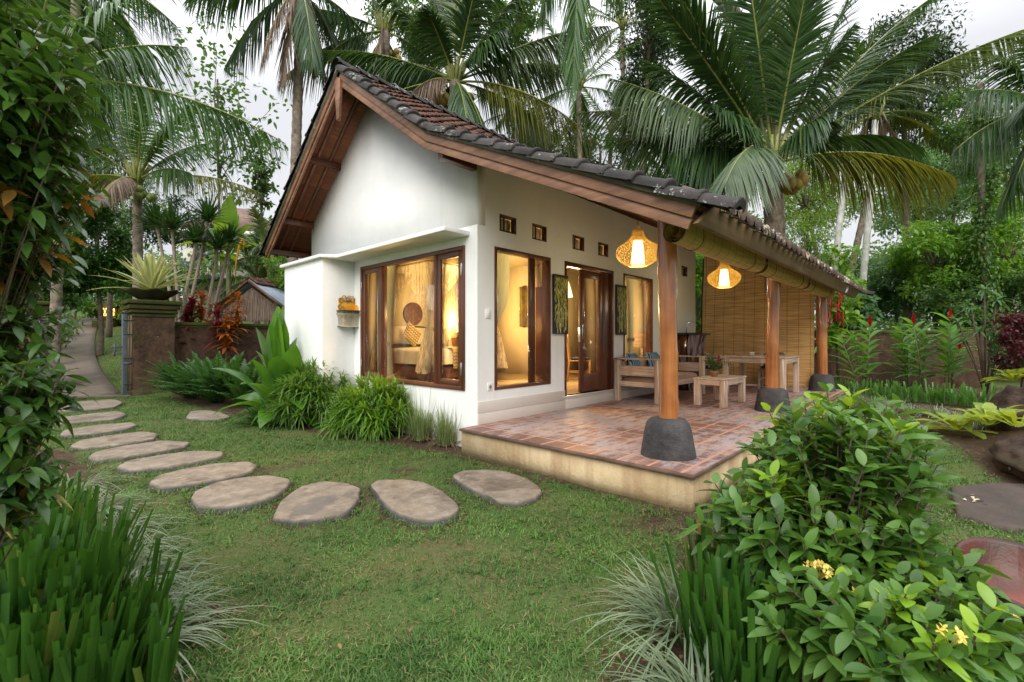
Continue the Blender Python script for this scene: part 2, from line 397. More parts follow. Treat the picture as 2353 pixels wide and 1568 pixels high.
def _stone(name, a, b_, m_, dens=.42, bs=.8):
    m, nt, N, L = newmat(name)
    f = noise(N, L, 3.5, 8, rough=.78); g = noise(N, L, 1.3, 6, rough=.75)
    c = ramp(N, L, f, [(.3, a), (.68, b_)])
    gn = N.new('ShaderNodeNewGeometry'); sx = N.new('ShaderNodeSeparateXYZ'); L.new(gn.outputs['Normal'], sx.inputs[0])
    ad = N.new('ShaderNodeMath'); ad.operation = 'MULTIPLY_ADD'; ad.inputs[1].default_value = .22; L.new(sx.outputs[2], ad.inputs[0]); L.new(g, ad.inputs[2])
    c = mixc(N, L, ramp(N, L, ad.outputs[0], [(dens+.08, (0, 0, 0)), (dens+.25, (1, 1, 1))]), c, m_)
    h = noise(N, L, 9, 4)
    c = mixc(N, L, ramp(N, L, h, [(.70, (0, 0, 0)), (.74, (.7, .7, .7))]), c, (.35, .36, .33))
    out(N, L, pbr(N, L, c, .95, noise(N, L, 14, 6, scale3=(1, 1, 3.2), rough=.75), bs, .03, spec=.2).outputs[0]); return m
WALLST = _stone('mossy_wall_stone', (.018, .011, .008), (.15, .092, .060), (.045, .05, .016), .42, 1.0)
CAPST = _stone('mossy_cap_stone', (.022, .018, .012), (.09, .072, .04), (.065, .085, .015), .33)
# ================================================================ GROUND
STONES_PX = [
 [(1040,1092),(1062,1078),(1110,1076),(1160,1080),(1215,1098),(1243,1120),(1225,1138),(1175,1148),(1140,1146),(1115,1130),(1080,1115)],
 [(853,1112),(870,1100),(935,1099),(985,1108),(1020,1130),(1055,1160),(1045,1176),(990,1190),(945,1185),(900,1168),(880,1142)],
 [(632,1182),(650,1145),(690,1115),(745,1103),(790,1106),(825,1118),(820,1145),(795,1170),(745,1183),(680,1192)],
 [(438,1140),(455,1122),(500,1105),(560,1095),(615,1090),(668,1098),(660,1112),(625,1135),(580,1150),(520,1160),(460,1158)],
 [(345,1103),(365,1090),(430,1073),(500,1062),(570,1058),(588,1066),(575,1080),(520,1093),(450,1105),(375,1115)],
 [(272,1068),(300,1055),(370,1043),(450,1033),(515,1035),(505,1047),(440,1060),(370,1070),(300,1077)],
 [(205,1048),(225,1035),(290,1022),(370,1010),(435,1014),(420,1024),(350,1036),(280,1048),(225,1053)],
 [(162,1022),(185,1010),(250,998),(330,989),(363,995),(350,1006),(280,1018),(190,1027)],
 [(140,993),(160,983),(220,975),(300,969),(315,974),(290,984),(220,992),(150,998)],
 [(128,968),(150,956),(220,948),(270,943),(290,950),(270,960),(200,966),(140,971)],
 [(118,938),(135,926),(200,920),(260,916),(282,923),(262,934),(190,941),(130,943)],
 [(430,957),(438,944),(475,941),(505,946),(530,956),(500,961),(460,962)],
]
STONES = [[G(x, y, .045)[:2] for x, y in s] for s in STONES_PX]
RST = [np.array([(2185,1118),(2200,1180),(2280,1200),(2353,1212),(2460,1195),(2440,1120),(2353,1112),(2280,1108)], float),
       np.array([(2085,1108),(2120,1135),(2138,1185),(2090,1200),(2010,1150),(2020,1105)], float)]
RSTW = [[G(x, y, .03)[:2] for x, y in s] for s in RST]
def pdist(pts, poly):             # signed distance (neg inside)
    poly = np.asarray(poly); a = poly; b_ = np.roll(poly, -1, 0)
    d = np.full(len(pts), 1e9); ins = np.zeros(len(pts), bool)
    for p, q in zip(a, b_):
        e = q-p; w = pts-p; t = np.clip((w@e)/(e@e+1e-9), 0, 1)
        d = np.minimum(d, np.linalg.norm(w-t[:, None]*e, axis=1))
        c = ((p[1] > pts[:, 1]) != (q[1] > pts[:, 1])) & (pts[:, 0] < (q[0]-p[0])*(pts[:, 1]-p[1])/(q[1]-p[1]+1e-12)+p[0])
        ins ^= c
    return np.where(ins, -d, d)
BEDS = [[G(x, y)[:2] for x, y in s] for s in [
   [(395,915),(440,932),(540,955),(640,975),(740,1000),(900,1018),(960,1035),(1046,1040),(1050,1000),(1000,960),(700,890),(560,880),(400,890)],     # along the house
   [(-300,1010),(150,1030),(215,1075),(290,1150),(330,1260),(365,1400),(410,1568),(480,2200),(-1500,2200)],   # left bed
   [(1560,1190),(1640,1200),(1750,1290),(2353,1500),(3000,2400),(1500,2300),(1500,1568),(1490,1480),(1560,1330)],  # right foreground bed
   [(1895,905),(1960,925),(2060,960),(2130,985),(2200,1030),(2270,1090),(2353,1150),(2600,1200),(2600,900),(1895,880)],  # right border
   ]]
PATCHC = [G(1500,1200)[:2], G(930,1080)[:2], G(700,1060)[:2], G(640,1075)[:2], G(1570,1170)[:2], G(480,1400)[:2], G(1440,1550)[:2]]
PATCHR = [.40, .30, .30, .28, .4, .3, .3]
def bare(pts):                    # 1 = bare soil
    m = np.zeros(len(pts))
    for s in STONES: m = np.maximum(m, .75*(1-sst(.02, .16, pdist(pts, s))))
    for s in RSTW: m = np.maximum(m, .6*(1-sst(.0, .1, pdist(pts, s))))
    for s in BEDS: m = np.maximum(m, 1-sst(-.12, .12, pdist(pts, s)))
    for c, r in zip(PATCHC, PATCHR): m = np.maximum(m, .72*(1-sst(r*.2, r, np.linalg.norm(pts-c, axis=1))))
    # worn strip along the terrace
    d = np.maximum(np.maximum(-.3-pts[:, 0], pts[:, 0]-8.3), np.maximum(pts[:, 1]-6, -2.9-pts[:, 1]))
    m = np.maximum(m, .6*(1-sst(.03, .3, d)))
    return m
PATHC = [(205,11.45,.56),(186,14,.44),(178,16.5,.46),(182,20,.48),(192,24,.52),(214,28,.56),(248,31,.62),(310,34,.7)]
def path_dist(pts):
    q = np.array([CF((x-CX)/FPX*d, d) for x, d, w in PATHC])
    d = np.full(len(pts), 9.)
    for p, r in zip(q[:-1], q[1:]):
        e = r-p; w = pts-p; t = np.clip((w@e)/(e@e), 0, 1)
        d = np.minimum(d, np.linalg.norm(w-t[:, None]*e, axis=1))
    return d
def _groundmat():
    m, nt, N, L = newmat('lawn_soil')
    at = N.new('ShaderNodeAttribute'); at.attribute_name = 'bare'
    f = noise(N, L, 7, 6, rough=.7); g = noise(N, L, 45, 4, rough=.7); h = noise(N, L, 1.3, 3)
    soil = ramp(N, L, f, [(.3, (.035, .021, .013)), (.7, (.095, .062, .040))])
    soil = mixc(N, L, ramp(N, L, g, [(.55, (0, 0, 0)), (.7, (.5, .5, .5))]), soil, (.17, .13, .08))
    gr = ramp(N, L, g, [(.3, (.035, .060, .015)), (.55, (.07, .12, .03)), (.75, (.12, .15, .055))])
    gr = mixc(N, L, ramp(N, L, h, [(.4, (0, 0, 0)), (.65, (.7, .7, .7))]), gr, (.12, .10, .045))
    ad = N.new('ShaderNodeMath'); ad.operation = 'ADD'; L.new(at.outputs['Fac'], ad.inputs[0])
    sb = N.new('ShaderNodeMath'); sb.operation = 'MULTIPLY_ADD'; sb.inputs[1].default_value = 1.6; sb.inputs[2].default_value = -.8; L.new(noise(N, L, 9, 5, rough=.7), sb.inputs[0]); L.new(sb.outputs[0], ad.inputs[1])
    c = mixc(N, L, ramp(N, L, ad.outputs[0], [(.30, (0, 0, 0)), (.6, (1, 1, 1))]), gr, soil)
    out(N, L, pbr(N, L, c, .95, g, .8, .02, spec=.15).outputs[0]); return m
LAWN = _groundmat()
def build_ground():
    b = B()
    def axis(c, h0, hmax, far):
        a = [0.]; s = h0
        while a[-1] < far:
            a.append(a[-1]+s); s = min(hmax, s*1.035)
        return np.array(a)
    a = axis(0, .11, 8, 160)
    xs = np.concatenate([-a[::-1][:-1], a])+CAM[0]+1.5; ys = np.concatenate([-a[::-1][:-1], a])+CAM[1]+1.5
    X, Y = np.meshgrid(xs, ys, indexing='ij')
    pts = np.stack([X.ravel(), Y.ravel()], 1)
    Z = hgt(X, Y)
    near = (np.hypot(X-CAM[0], Y-CAM[1]) < 14)
    Z = Z+near*.012*(np.sin(X*3.1+Y*1.7)+np.sin(X*1.3-Y*4.3+2)+np.sin(Y*7+X*5))*.6
    Z = Z-.012
    br = bare(pts)
    Z = Z-(br.reshape(X.shape)*.012)
    pd = path_dist(pts).reshape(X.shape); Z = np.where(pd < .9, Z-.05*(1-sst(.5, .9, pd)), Z)
    inh = (X > -.1) & (X < 8.1) & (Y > -2.7) & (Y < 4.9); Z = np.where(inh, -.02, Z)
    b.grid(np.stack([X, Y, Z], -1))
    o = ob('ground', b, LAWN, smooth=True)
    at = o.data.attributes.new('bare', 'FLOAT', 'POINT'); at.data.foreach_set('value', br.astype(np.float32))
    kind(o, 'structure')
build_ground()
def build_grass():
    b = B()
    GA = M_leaf('lawn_grass', (.024, .075, .016), (.115, .22, .044), .25, .6, .3, c=(.30, .27, .12))
    STRAW = M_leaf('straw_blade', (.12, .09, .045), (.34, .28, .14), .15, .8, .3)
    # sample in camera polar space so density falls with distance
    n = 330000
    d = 1.6+(13.5-1.6)*RG.random(n)**1.15; s = RG.uniform(-1.15, 1.2, n); r = s*d
    pts = CAM[:2]+d[:, None]*FW+r[:, None]*RT
    br = bare(pts)
    ins = (pts[:, 0] > -.32) & (pts[:, 1] > -2.92) & (pts[:, 0] < 8.3) & (pts[:, 1] < 5)
    st = np.zeros(n, bool)
    for q in STONES+RSTW: st |= pdist(pts, q) < -.005
    st |= path_dist(pts) < .55
    # patchy density
    pn = .5+.5*np.sin(pts[:, 0]*5.1+np.sin(pts[:, 1]*3.7)*2)*np.sin(pts[:, 1]*4.3+np.sin(pts[:, 0]*2.9)*2)
    pn = pn*(.5+.5*np.sin(pts[:, 0]*1.9+1+1.5*np.sin(pts[:, 1]*1.3))*np.cos(pts[:, 1]*2.3+np.sin(pts[:, 0])))+.25*RG.random(n)
    keep = (~ins) & (~st) & (RG.random(n) > br*1.0) & (RG.random(n) < .6+.8*pn)
    pts = pts[keep]; d = d[keep]; k = len(pts)
    z = hgt(pts[:, 0], pts[:, 1])-.014
    az = RG.uniform(0, 2*pi, k); el = RG.uniform(.15, 1.25, k)
    D = np.stack([np.cos(az)*np.cos(el), np.sin(az)*np.cos(el), np.sin(el)], 1)
    Ln = RG.uniform(.022, .062, k)*(1+.04*d)
    blades(b, np.c_[pts, z], D, Ln, .0042*(1+.16*d), RG.uniform(0, .5, k), 3, W_grass)
    k2 = k//13; ii = RG.integers(0, k, k2); az = RG.uniform(0, 2*pi, k2); D = np.stack([np.cos(az), np.sin(az), RG.uniform(0, .5, k2)], 1)
    blades(b, np.c_[pts[ii]+RG.normal(0, .05, (k2, 2)), z[ii]+.016], D, RG.uniform(.015, .04, k2)*(1+.03*d[ii]), .0032*(1+.16*d[ii]), .1, 3, W_grass, mi=1)
    # coarse broad clumps
    nc = 1500; dd = 1.8+9*RG.random(nc)**1.2; ss = RG.uniform(-1, 1.1, nc); q = CAM[:2]+dd[:, None]*FW+(ss*dd)[:, None]*RT; bq = bare(q)
    okc = (bq < .5) & ~((q[:, 0] > -.35) & (q[:, 1] > -2.95) & (q[:, 0] < 8.4) & (q[:, 1] < 5)) & (path_dist(q) > .6)
    for s_ in STONES+RSTW: okc &= pdist(q, s_) > .0
    q = np.repeat(q[okc], 16, 0); dd = np.repeat(dd[okc], 16); kk = len(q); az = RG.uniform(0, 2*pi, kk); el = RG.uniform(.3, 1.1, kk); D = np.stack([np.cos(az)*np.cos(el), np.sin(az)*np.cos(el), np.sin(el)], 1)
    blades(b, np.c_[q+RG.normal(0, .012, (kk, 2)), hgt(q[:, 0], q[:, 1])-.01], D, RG.uniform(.04, .09, kk), .006*(1+.08*dd), RG.uniform(.2, .8, kk), 4, W_grass)
    # grass creeping over the stone rims
    for s_ in STONES+RSTW:
        s_ = np.array(s_); pp = np.vstack([s_, s_[:1]]); tt = RG.uniform(0, len(s_), 420); i0 = tt.astype(int); q = pp[i0]+(pp[i0+1]-pp[i0])*(tt-i0)[:, None]; cc = s_.mean(0); nd = nrm(q-cc); q = q+nd*RG.uniform(.01, .07, 420)[:, None]
        D = np.c_[-nd*RG.uniform(-.4, .9, (420, 1))+RG.normal(0, .4, (420, 2)), RG.uniform(.5, 1.2, 420)]; dd = np.linalg.norm(q-CAM[:2], axis=1)
        kp = RG.random(420) < .35+.4*np.sin(tt*2.1+1)**2; blades(b, np.c_[q, hgt(q[:, 0], q[:, 1])-.01][kp], D[kp], RG.uniform(.035, .08, 420)[kp], .0045*(1+.12*dd[kp]), RG.uniform(.2, .8, 420)[kp], 4, W_grass)
    o = ob('grass', b, [GA, STRAW]); kind(o, 'stuff'); tag(o, 'short clipped green and straw flecked lawn grass around the stepping stones', 'grass')
    # hillside grass beyond the gate
    b = B(); n = 26000
    d = RG.uniform(11.8, 34, n); s = RG.uniform(-1.1, -.62, n)
    pts = CAM[:2]+d[:, None]*FW+(s*d)[:, None]*RT
    kp = path_dist(pts) > .62; pts = pts[kp]; d = d[kp]; k = len(pts)
    az = RG.uniform(0, 2*pi, k); el = RG.uniform(.4, 1.3, k)
    D = np.stack([np.cos(az)*np.cos(el), np.sin(az)*np.cos(el), np.sin(el)], 1)
    blades(b, np.c_[pts, hgt(pts[:, 0], pts[:, 1])-.02], D, RG.uniform(.06, .13, k), .02, .4, 3, W_grass)
    o = ob('slope_grass', b, M_leaf('slope_grass', (.06, .17, .025), (.18, .38, .06), .4)); kind(o, 'stuff'); tag(o, 'bright green grass on the slope either side of the path', 'grass')
build_grass()
def litter():
    b = B(); n = 620; q = []
    while len(q) < n:
        p = CAM[:2]+FW*(dd := RG.uniform(1.8, 11))+RT*dd*RG.uniform(-1, 1.1); 
        if (-.35 < p[0] < 8.4 and -2.95 < p[1] < 5): continue
        if RG.random() < .12+bare(p[None])[0]: q.append(p)
    q = np.array(q); az = RG.uniform(0, 6.28, n); D = np.stack([np.cos(az), np.sin(az), RG.uniform(-.1, .35, n)], 1)
    blades(b, np.c_[q, hgt(q[:, 0], q[:, 1])+.016], D, RG.uniform(.02, .06, n), RG.uniform(.01, .024, n), .1, 4, W_leaf, .3)
    o = ob('leaf_litter', b, M_leaf('dry_fallen_leaf', (.07, .035, .018), (.26, .15, .06), .1, .7, c=(.40, .30, .10))); kind(o, 'stuff'); tag(o, 'small dry fallen leaves scattered over lawn and beds', 'leaf litter')
litter()
# concrete path beyond the gate
def build_path():
    b = B(); q = []
    for x, d, w in PATHC:
        q.append((*CF((x-CX)/FPX*d, d), w))
    q = np.array(q); t = np.linspace(0, 1, len(q)); tt = np.linspace(0, 1, 60)
    C = np.stack([np.interp(tt, t, q[:, i]) for i in range(3)], 1)
    for _ in range(6): C[1:-1] = (C[:-2]+2*C[1:-1]+C[2:])/4
    T = np.gradient(C[:, :2], axis=0); T = nrm(T); Nn = np.stack([T[:, 1], -T[:, 0]], 1)
    rows = []
    for k in (-1, -.5, 0, .5, 1):
        p = C[:, :2]+Nn*C[:, 2:3]*k
        rows.append(np.c_[p, hgt(p[:, 0], p[:, 1])+.02])
    rows = [np.c_[rows[0][:, :2], rows[0][:, 2]-.12]]+rows+[np.c_[rows[-1][:, :2], rows[-1][:, 2]-.12]]
    b.grid(np.stack(rows, 1)[:, ::-1])
    m, nt, N, L = newmat('ribbed_concrete')
    c = ramp(N, L, noise(N, L, 2, 6, rough=.7), [(.3, (.085, .065, .048)), (.7, (.19, .155, .12))])
    w = noise(N, L, 1, 3, scale3=(3, 9, 3))
    tc = N.new('ShaderNodeTexCoord'); mp = N.new('ShaderNodeMapping'); mp.inputs['Rotation'].default_value = (0, 0, -ROTZ); L.new(tc.outputs['Object'], mp.inputs[0])
    wv = N.new('ShaderNodeTexWave'); wv.bands_direction = 'Y'; wv.inputs['Scale'].default_value = 2.0; wv.inputs['Distortion'].default_value = 1.0; L.new(mp.outputs[0], wv.inputs[0])
    c = mixc(N, L, .35, c, ramp(N, L, wv.outputs['Fac'], [(0, (.07, .054, .04)), (1, (.20, .165, .13))]))
    out(N, L, pbr(N, L, c, .9, wv.outputs['Fac'], .4, .006).outputs[0])
    o = ob('path', b, m, smooth=True); kind(o, 'structure')
    # apron
    b = B(); pts = [CF((x-CX)/FPX*d, d) for x, d in ((70, 11.25), (300, 11.35), (262, 12.3), (150, 12.3), (90, 12.3))]
    z = .03
    b.prism([(p[0], p[1], -.05) for p in pts], (0, 0, .05+z+.005))
    o = ob('path_apron', b, m); kind(o, 'structure')
build_path()
# stepping stones
def ADDH(N, L, a, col):
    bw = N.new('ShaderNodeRGBToBW'); L.new(col, bw.inputs[0]); m = N.new('ShaderNodeMath'); m.operation = 'MULTIPLY_ADD'; m.inputs[1].default_value = 2.5; L.new(bw.outputs[0], m.inputs[0]); L.new(a, m.inputs[2]); return m.outputs[0]
def _flag():
    m, nt, N, L = newmat('flagstone')
    oi = N.new('ShaderNodeObjectInfo'); tc = N.new('ShaderNodeTexCoord'); va = N.new('ShaderNodeVectorMath'); va.operation = 'ADD'; L.new(tc.outputs['Object'], va.inputs[0])
    sc_ = N.new('ShaderNodeVectorMath'); sc_.operation = 'SCALE'; sc_.inputs[0].default_value = (31, 17, 5); L.new(oi.outputs['Random'], sc_.inputs['Scale']); L.new(sc_.outputs[0], va.inputs[1])
    f = noise(N, L, 6, 9, vec=va.outputs[0], rough=.74); g = noise(N, L, 1.6, 5, vec=va.outputs[0], rough=.6)
    c = ramp(N, L, f, [(.3, (.11, .085, .064)), (.5, (.215, .172, .130)), (.70, (.32, .27, .21))])
    ly = ramp(N, L, g, [(.40, (.72, .70, .68)), (.412, (1, 1, 1)), (.55, (1.0, 1.0, 1.0)), (.562, (1.22, 1.17, 1.08)), (.63, (1.2, 1.15, 1.05)), (.64, (.85, .85, .87))]); c = mixc(N, L, 1, c, ly, 'MULTIPLY')
    c = mixc(N, L, ramp(N, L, g, [(.5, (0, 0, 0)), (.7, (.6, .6, .6))]), c, (.125, .112, .102))
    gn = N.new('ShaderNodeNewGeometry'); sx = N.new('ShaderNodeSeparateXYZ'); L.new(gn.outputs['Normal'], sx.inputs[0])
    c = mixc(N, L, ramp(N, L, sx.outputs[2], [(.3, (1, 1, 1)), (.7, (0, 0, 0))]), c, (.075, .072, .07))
    out(N, L, pbr(N, L, c, .75, ADDH(N, L, noise(N, L, 24, 7, rough=.75), ly), .7, .008, spec=.35).outputs[0]); return m
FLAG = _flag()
def slab(name, poly, z0, z1, mat, seed=0, jag=.010, sm=3):
    r = np.random.default_rng(seed); poly = np.array(poly); n = len(poly)
    t = np.arange(n+1); pp = np.vstack([poly, poly[:1]]); m = 72
    # Catmull-like smoothing
    tt = np.linspace(0, n, m, endpoint=False)
    X = np.interp(tt, t, pp[:, 0]); Y = np.interp(tt, t, pp[:, 1]); Q = np.stack([X, Y], 1)
    for _ in range(sm): Q = (np.roll(Q, 1, 0)+2*Q+np.roll(Q, -1, 0))/4
    c = Q.mean(0); ph = r.uniform(0, 6, 4)
    a = np.arange(m)/m*2*pi
    w_ = r.normal(0, 1, m); w2 = (np.roll(w_, 1)+w_+np.roll(w_, -1))/3; w3 = (np.roll(w2, 3)+w2+np.roll(w2, -3)+np.roll(w2, 6))/2.5; jz = jag*(.9*w2+1.2*w3)
    nd = nrm(Q-c); Q = Q+nd*jz[:, None]
    rings = []
    b = B(); V = []
    prof = [(.03, z0), (.02, z1-.03), (.008, z1-.006), (.0, z1), (-.03, z1+.0005)]
    for off, z in prof: V.append(np.c_[Q+nd*off+nd*r.normal(0, .003, (m, 1))*(z < z1-.01), np.full(m, z)+r.normal(0, .001, m)*(z > z1-.02)])
    for k in (.66, .36, .12): V.append(np.c_[c+(Q-c)*k, np.full(m, z1+.001)+r.normal(0, .001, m)])
    V = np.stack(V); V = np.concatenate([V, V[:, :1]], 1)
    V[:, :, :2] -= c
    b.grid(V)
    b.add([(*(V[-1, i, :2]), V[-1, i, 2]) for i in range(m)], [tuple(range(m))])
    o = ob(name, b, mat, smooth=False); o.location = (c[0], c[1], 0); return o
SL = ['oval grey brown stepping stone nearest the ochre terrace wall', 'broad round stepping stone with a long chip across its top',
 'smooth rounded stepping stone, third from the terrace', 'pale blotchy stepping stone with straw coloured flakes, fourth from the terrace',
 'long stepping stone with a dark left end', 'pale long stepping stone, sixth from the terrace', 'cracked long stepping stone, seventh from the terrace',
 'narrow stepping stone, fourth before the gate path', 'narrow stepping stone, third before the gate path', 'narrow stepping stone, second before the gate path',
 'stepping stone closest to the concrete path at the gate', 'lone small stepping stone at the edge of the fern bed']
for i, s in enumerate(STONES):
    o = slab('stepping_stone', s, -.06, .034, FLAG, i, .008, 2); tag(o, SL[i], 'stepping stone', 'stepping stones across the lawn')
DSTONE = M_plain('dark_slate_paver', (.065, .045, .034), .7, .25, 3, .5, col2=(.03, .022, .018))
for i, (s, l) in enumerate(zip(RSTW, ['dark cracked flat paver with white petals on it, right lawn', 'dark reddish paver half hidden behind the ixora bush'])):
    o = slab('garden_paver', s, -.06, .03, DSTONE, 40+i, .006, 0); tag(o, l, 'paver', 'dark pavers in the right lawn')
# ================================================================ HOUSE
RIDGE = (2.52, 5.64); LE = (5.70, 3.19); BK = (.20, 3.95); EV = (-3.06, 2.42)
XL, XR = -.60, 7.98
def deck(y):
    p = [EV, BK, RIDGE, LE]
    return float(np.interp(y, [q[0] for q in p], [q[1] for q in p]))
house = thing('villa', 'white plastered villa with dark clay tile roof and open posted terrace', 'house')
def wallholes(b, axis, c0, c1, u0, u1, z0, z1, holes):
    us = sorted({u0, u1, *[h[0] for h in holes], *[h[1] for h in holes]}); zs = sorted({z0, z1, *[h[2] for h in holes], *[h[3] for h in holes]})
    def pt(c, u, z): return (c, u, z) if axis == 'x' else (u, c, z)
    for i in range(len(us)-1):
        for j in range(len(zs)-1):
            um, zm = (us[i]+us[i+1])/2, (zs[j]+zs[j+1])/2
            if any(h[0] < um < h[1] and h[2] < zm < h[3] for h in holes): continue
            for c in (c0, c1):
                b.add([pt(c, us[i], zs[j]), pt(c, us[i+1], zs[j]), pt(c, us[i+1], zs[j+1]), pt(c, us[i], zs[j+1])], [(0, 1, 2, 3)])
    for h in holes:
        for a, z, e, w in ((h[0], h[2], h[1], h[2]), (h[1], h[2], h[1], h[3]), (h[1], h[3], h[0], h[3]), (h[0], h[3], h[0], h[2])):
            b.add([pt(c0, a, z), pt(c0, e, w), pt(c1, e, w), pt(c1, a, z)], [(0, 1, 2, 3)])
    for a, z, e, w in ((u0, z0, u1, z0), (u1, z0, u1, z1), (u1, z1, u0, z1), (u0, z1, u0, z0)):
        b.add([pt(c0, a, z), pt(c0, e, w), pt(c1, e, w), pt(c1, a, z)], [(0, 1, 2, 3)])
WT = .14; TOPZ = 2.66; SILL = .735
# gable wall with big window
GW = (.237, 2.946, SILL, TOPZ)
b = B(); wallholes(b, 'x', 0, WT, 0, 4.93, -.05, 2.9, [GW])
th = .10
ys = np.array([0, BK[0], RIDGE[0], 4.93]); top = [(0, y, deck(y)-th) for y in ys]
b.prism([(0, 0, 2.9), (0, 4.93, 2.9)]+top[::-1], (WT, 0, 0))
ob('gable_wall', b, PLASTER, house)
VENTS = [(x, x+.34, 2.885, 3.118) for x in (.404, 1.085, 2.09, 2.848, 6.367)]+[(4.1, 4.44, 2.885, 3.118), (5.2, 5.54, 2.885, 3.118)]
W1 = (.306, 1.513, SILL, TOPZ); DR = (1.87, 3.352, .515, TOPZ); W3 = (3.722, 4.912, SILL, TOPZ)
b = B(); wallholes(b, 'y', 0, WT, WT, 7.19, -.05, 3.76, [W1, DR, W3]+VENTS)
ob('front_wall', b, PLASTER, house)
b = B(); b.box((7.05, WT, -.05), (7.19, 4.93, 3.3)); b.box((WT, 4.79, -.05), (7.05, 4.93, 3.3)); b.prism([(7.05, WT, 3.3), (7.05, 4.93, 3.3)]+[(7.05, y, deck(y)-th) for y in (4.93, RIDGE[0], BK[0], WT)], (.14, 0, 0))
ob('rear_wall', b, PLASTER, house)
# skirting tiles on the terrace side (door sill lowers it)
b = B()
for x0, x1, z in ((.0, 1.87, .606), (1.87, 3.38, .50), (3.38, 7.19, .50)):
    b.box((x0+.001, -.022, .30), (x1-.001, 0, .455)); b.box((x0+.001, -.018, .458), (x1-.001, 0, z))
b.box((1.80, -.03, .497), (3.40, .12, .515))
ob('skirting', b, SKIRT, house, bev=.002)
# box pilaster and window canopy
b = B(); b.box((-.58, 3.19, -.05), (0, 4.78, 2.80)); ob('corner_pilaster', b, PLASTER, house, bev=.008)
b = B(); b.prism([(-.001, .15, 2.775), (-.001, 4.84, 2.775), (-.645, 4.84, 2.775), (-.645, 3.14, 2.775), (-.42, 3.0, 2.775), (-.42, .15, 2.775)][::-1], (0, 0, .055)); ob('canopy', b, PLASTER, house, bev=.006)
# interior shell
b = B(); b.box((WT, WT, .42), (7.05, 4.79, .52)); ob('interior_floor', b, INFLOOR, house)
b = B(); b.box((WT, WT, 3.34), (7.05, 4.79, 3.38)); 
b.box((WT+.002, 4.775, .52), (7.05, 4.79, 3.34)); b.box((WT, WT, .52), (WT+.008, .237, 3.34)); b.box((WT, 2.946, .52), (WT+.008, 4.775, 3.34))
b.box((5.0, 3.22, .52), (5.1, 4.775, 3.34)); b.box((5.1, 3.22, .52), (7.04, 3.30, 3.34)); b.box((6.9, WT+.01, .52), (7.04, 3.2, 3.34)); ob('interior_walls', b, CREAM, house)
b = B(); b.box((4.96, 2.35, .53), (5.02, 3.2, 2.75)); ob('interior_door', b, DARKWOOD_Z, house, bev=.004)
# frames
def frame(b, axis, c, u0, u1, z0, z1, w, t, mi=(0, 1)):
    def bx(a0, a1, y0, y1, m):
        if axis == 'x': b.box((c-t/2, a0, y0), (c+t/2, a1, y1), m)
        else: b.box((a0, c-t/2, y0), (a1, c+t/2, y1), m)
    bx(u0, u0+w, z0, z1, mi[1]); bx(u1-w, u1, z0, z1, mi[1]); bx(u0+w, u1-w, z1-w, z1, mi[0]); bx(u0+w, u1-w, z0, z0+w, mi[0])
def hinge(parent, p, s=(.012, .012, .09)):
    b = B(); b.box([p[i]-s[i]/2 for i in range(3)], [p[i]+s[i]/2 for i in range(3)]); ob('hinge', b, STEEL, parent, bev=.002)
# gable window
MG = [DARKWOOD_Y, DARKWOOD_Z]
b = B(); frame(b, 'x', .035, GW[0], GW[1], GW[2], GW[3], .055, .115)
for u in (.86, 2.30): b.box((-.018, u-.027, GW[2]+.055), (.09, u+.027, GW[3]-.055), 1)
gw = ob('window_frame', b, MG, house, bev=.003, label='wide brown window frame in the gable wall')
b = B(); b.box((.028, .887, GW[2]+.055), (.034, 2.273, GW[3]-.055)); ob('window_pane', b, GLASS, gw)
for u0, u1 in ((.294, .832), (2.328, 2.889)):
    b = B(); frame(b, 'x', .012, u0, u1, GW[2]+.057, GW[3]-.057, .075, .04); s = ob('window_sash', b, MG, house, bev=.003)
    b = B(); b.box((.010, u0+.075, GW[2]+.13), (.015, u1-.075, GW[3]-.13)); ob('sash_pane', b, GLASS, s)
    uh = u0-.004 if u0 < 1 else u1+.004
    for z in (1.02, 2.34): hinge(s, (-.026, uh, z), (.014, .03, .17) if u0 < 1 else (.014, .02, .11))
# front windows
MF = [DARKWOOD_X, DARKWOOD_Z]
for w, l in ((W1, 'brown frame of the window beside the house corner'), (W3, 'brown frame of the window behind the daybed')):
    b = B(); frame(b, 'y', .06, w[0], w[1], w[2], w[3], .045, .14)
    if w is W1: b.box((w[0]+.82, .07, w[2]+.045), (w[0]+.93, .12, w[3]-.045), 1)
    f = ob('window_frame', b, MF, house, bev=.003, label=l)
    b = B(); b.box((w[0]+.045, .035, w[2]+.045), (w[1]-.045, .041, w[3]-.045)); ob('window_pane', b, GLASS, f)
# door
b = B(); w = DR
b.box((w[0], -.012, w[2]), (w[0]+.05, .12, w[3]), 1); b.box((w[1]-.05, -.012, w[2]), (w[1], .12, w[3]), 1); b.box((w[0]+.05, -.012, w[3]-.06), (w[1]-.05, .12, w[3]), 0)
b.box((w[1]-.30, .03, w[2]), (w[1]-.05, .10, w[3]-.06), 1)
ob('door_frame', b, MF, house, bev=.003)
b = B(); u0, u1, z0, z1 = 2.36, 3.06, .53, 2.59
b.box((u0, .035, z0), (u0+.12, .075, z1), 1); b.box((u1-.12, .035, z0), (u1, .075, z1), 1); b.box((u0+.12, .035, z1-.13), (u1-.12, .075, z1), 0); b.box((u0+.12, .035, z0), (u1-.12, .075, z0+.30), 0)
dl = ob('sliding_door', b, MF, house, bev=.003)
b = B(); b.box((u0+.12, .052, z0+.30), (u1-.12, .057, z1-.13)); ob('door_pane', b, GLASS, dl)
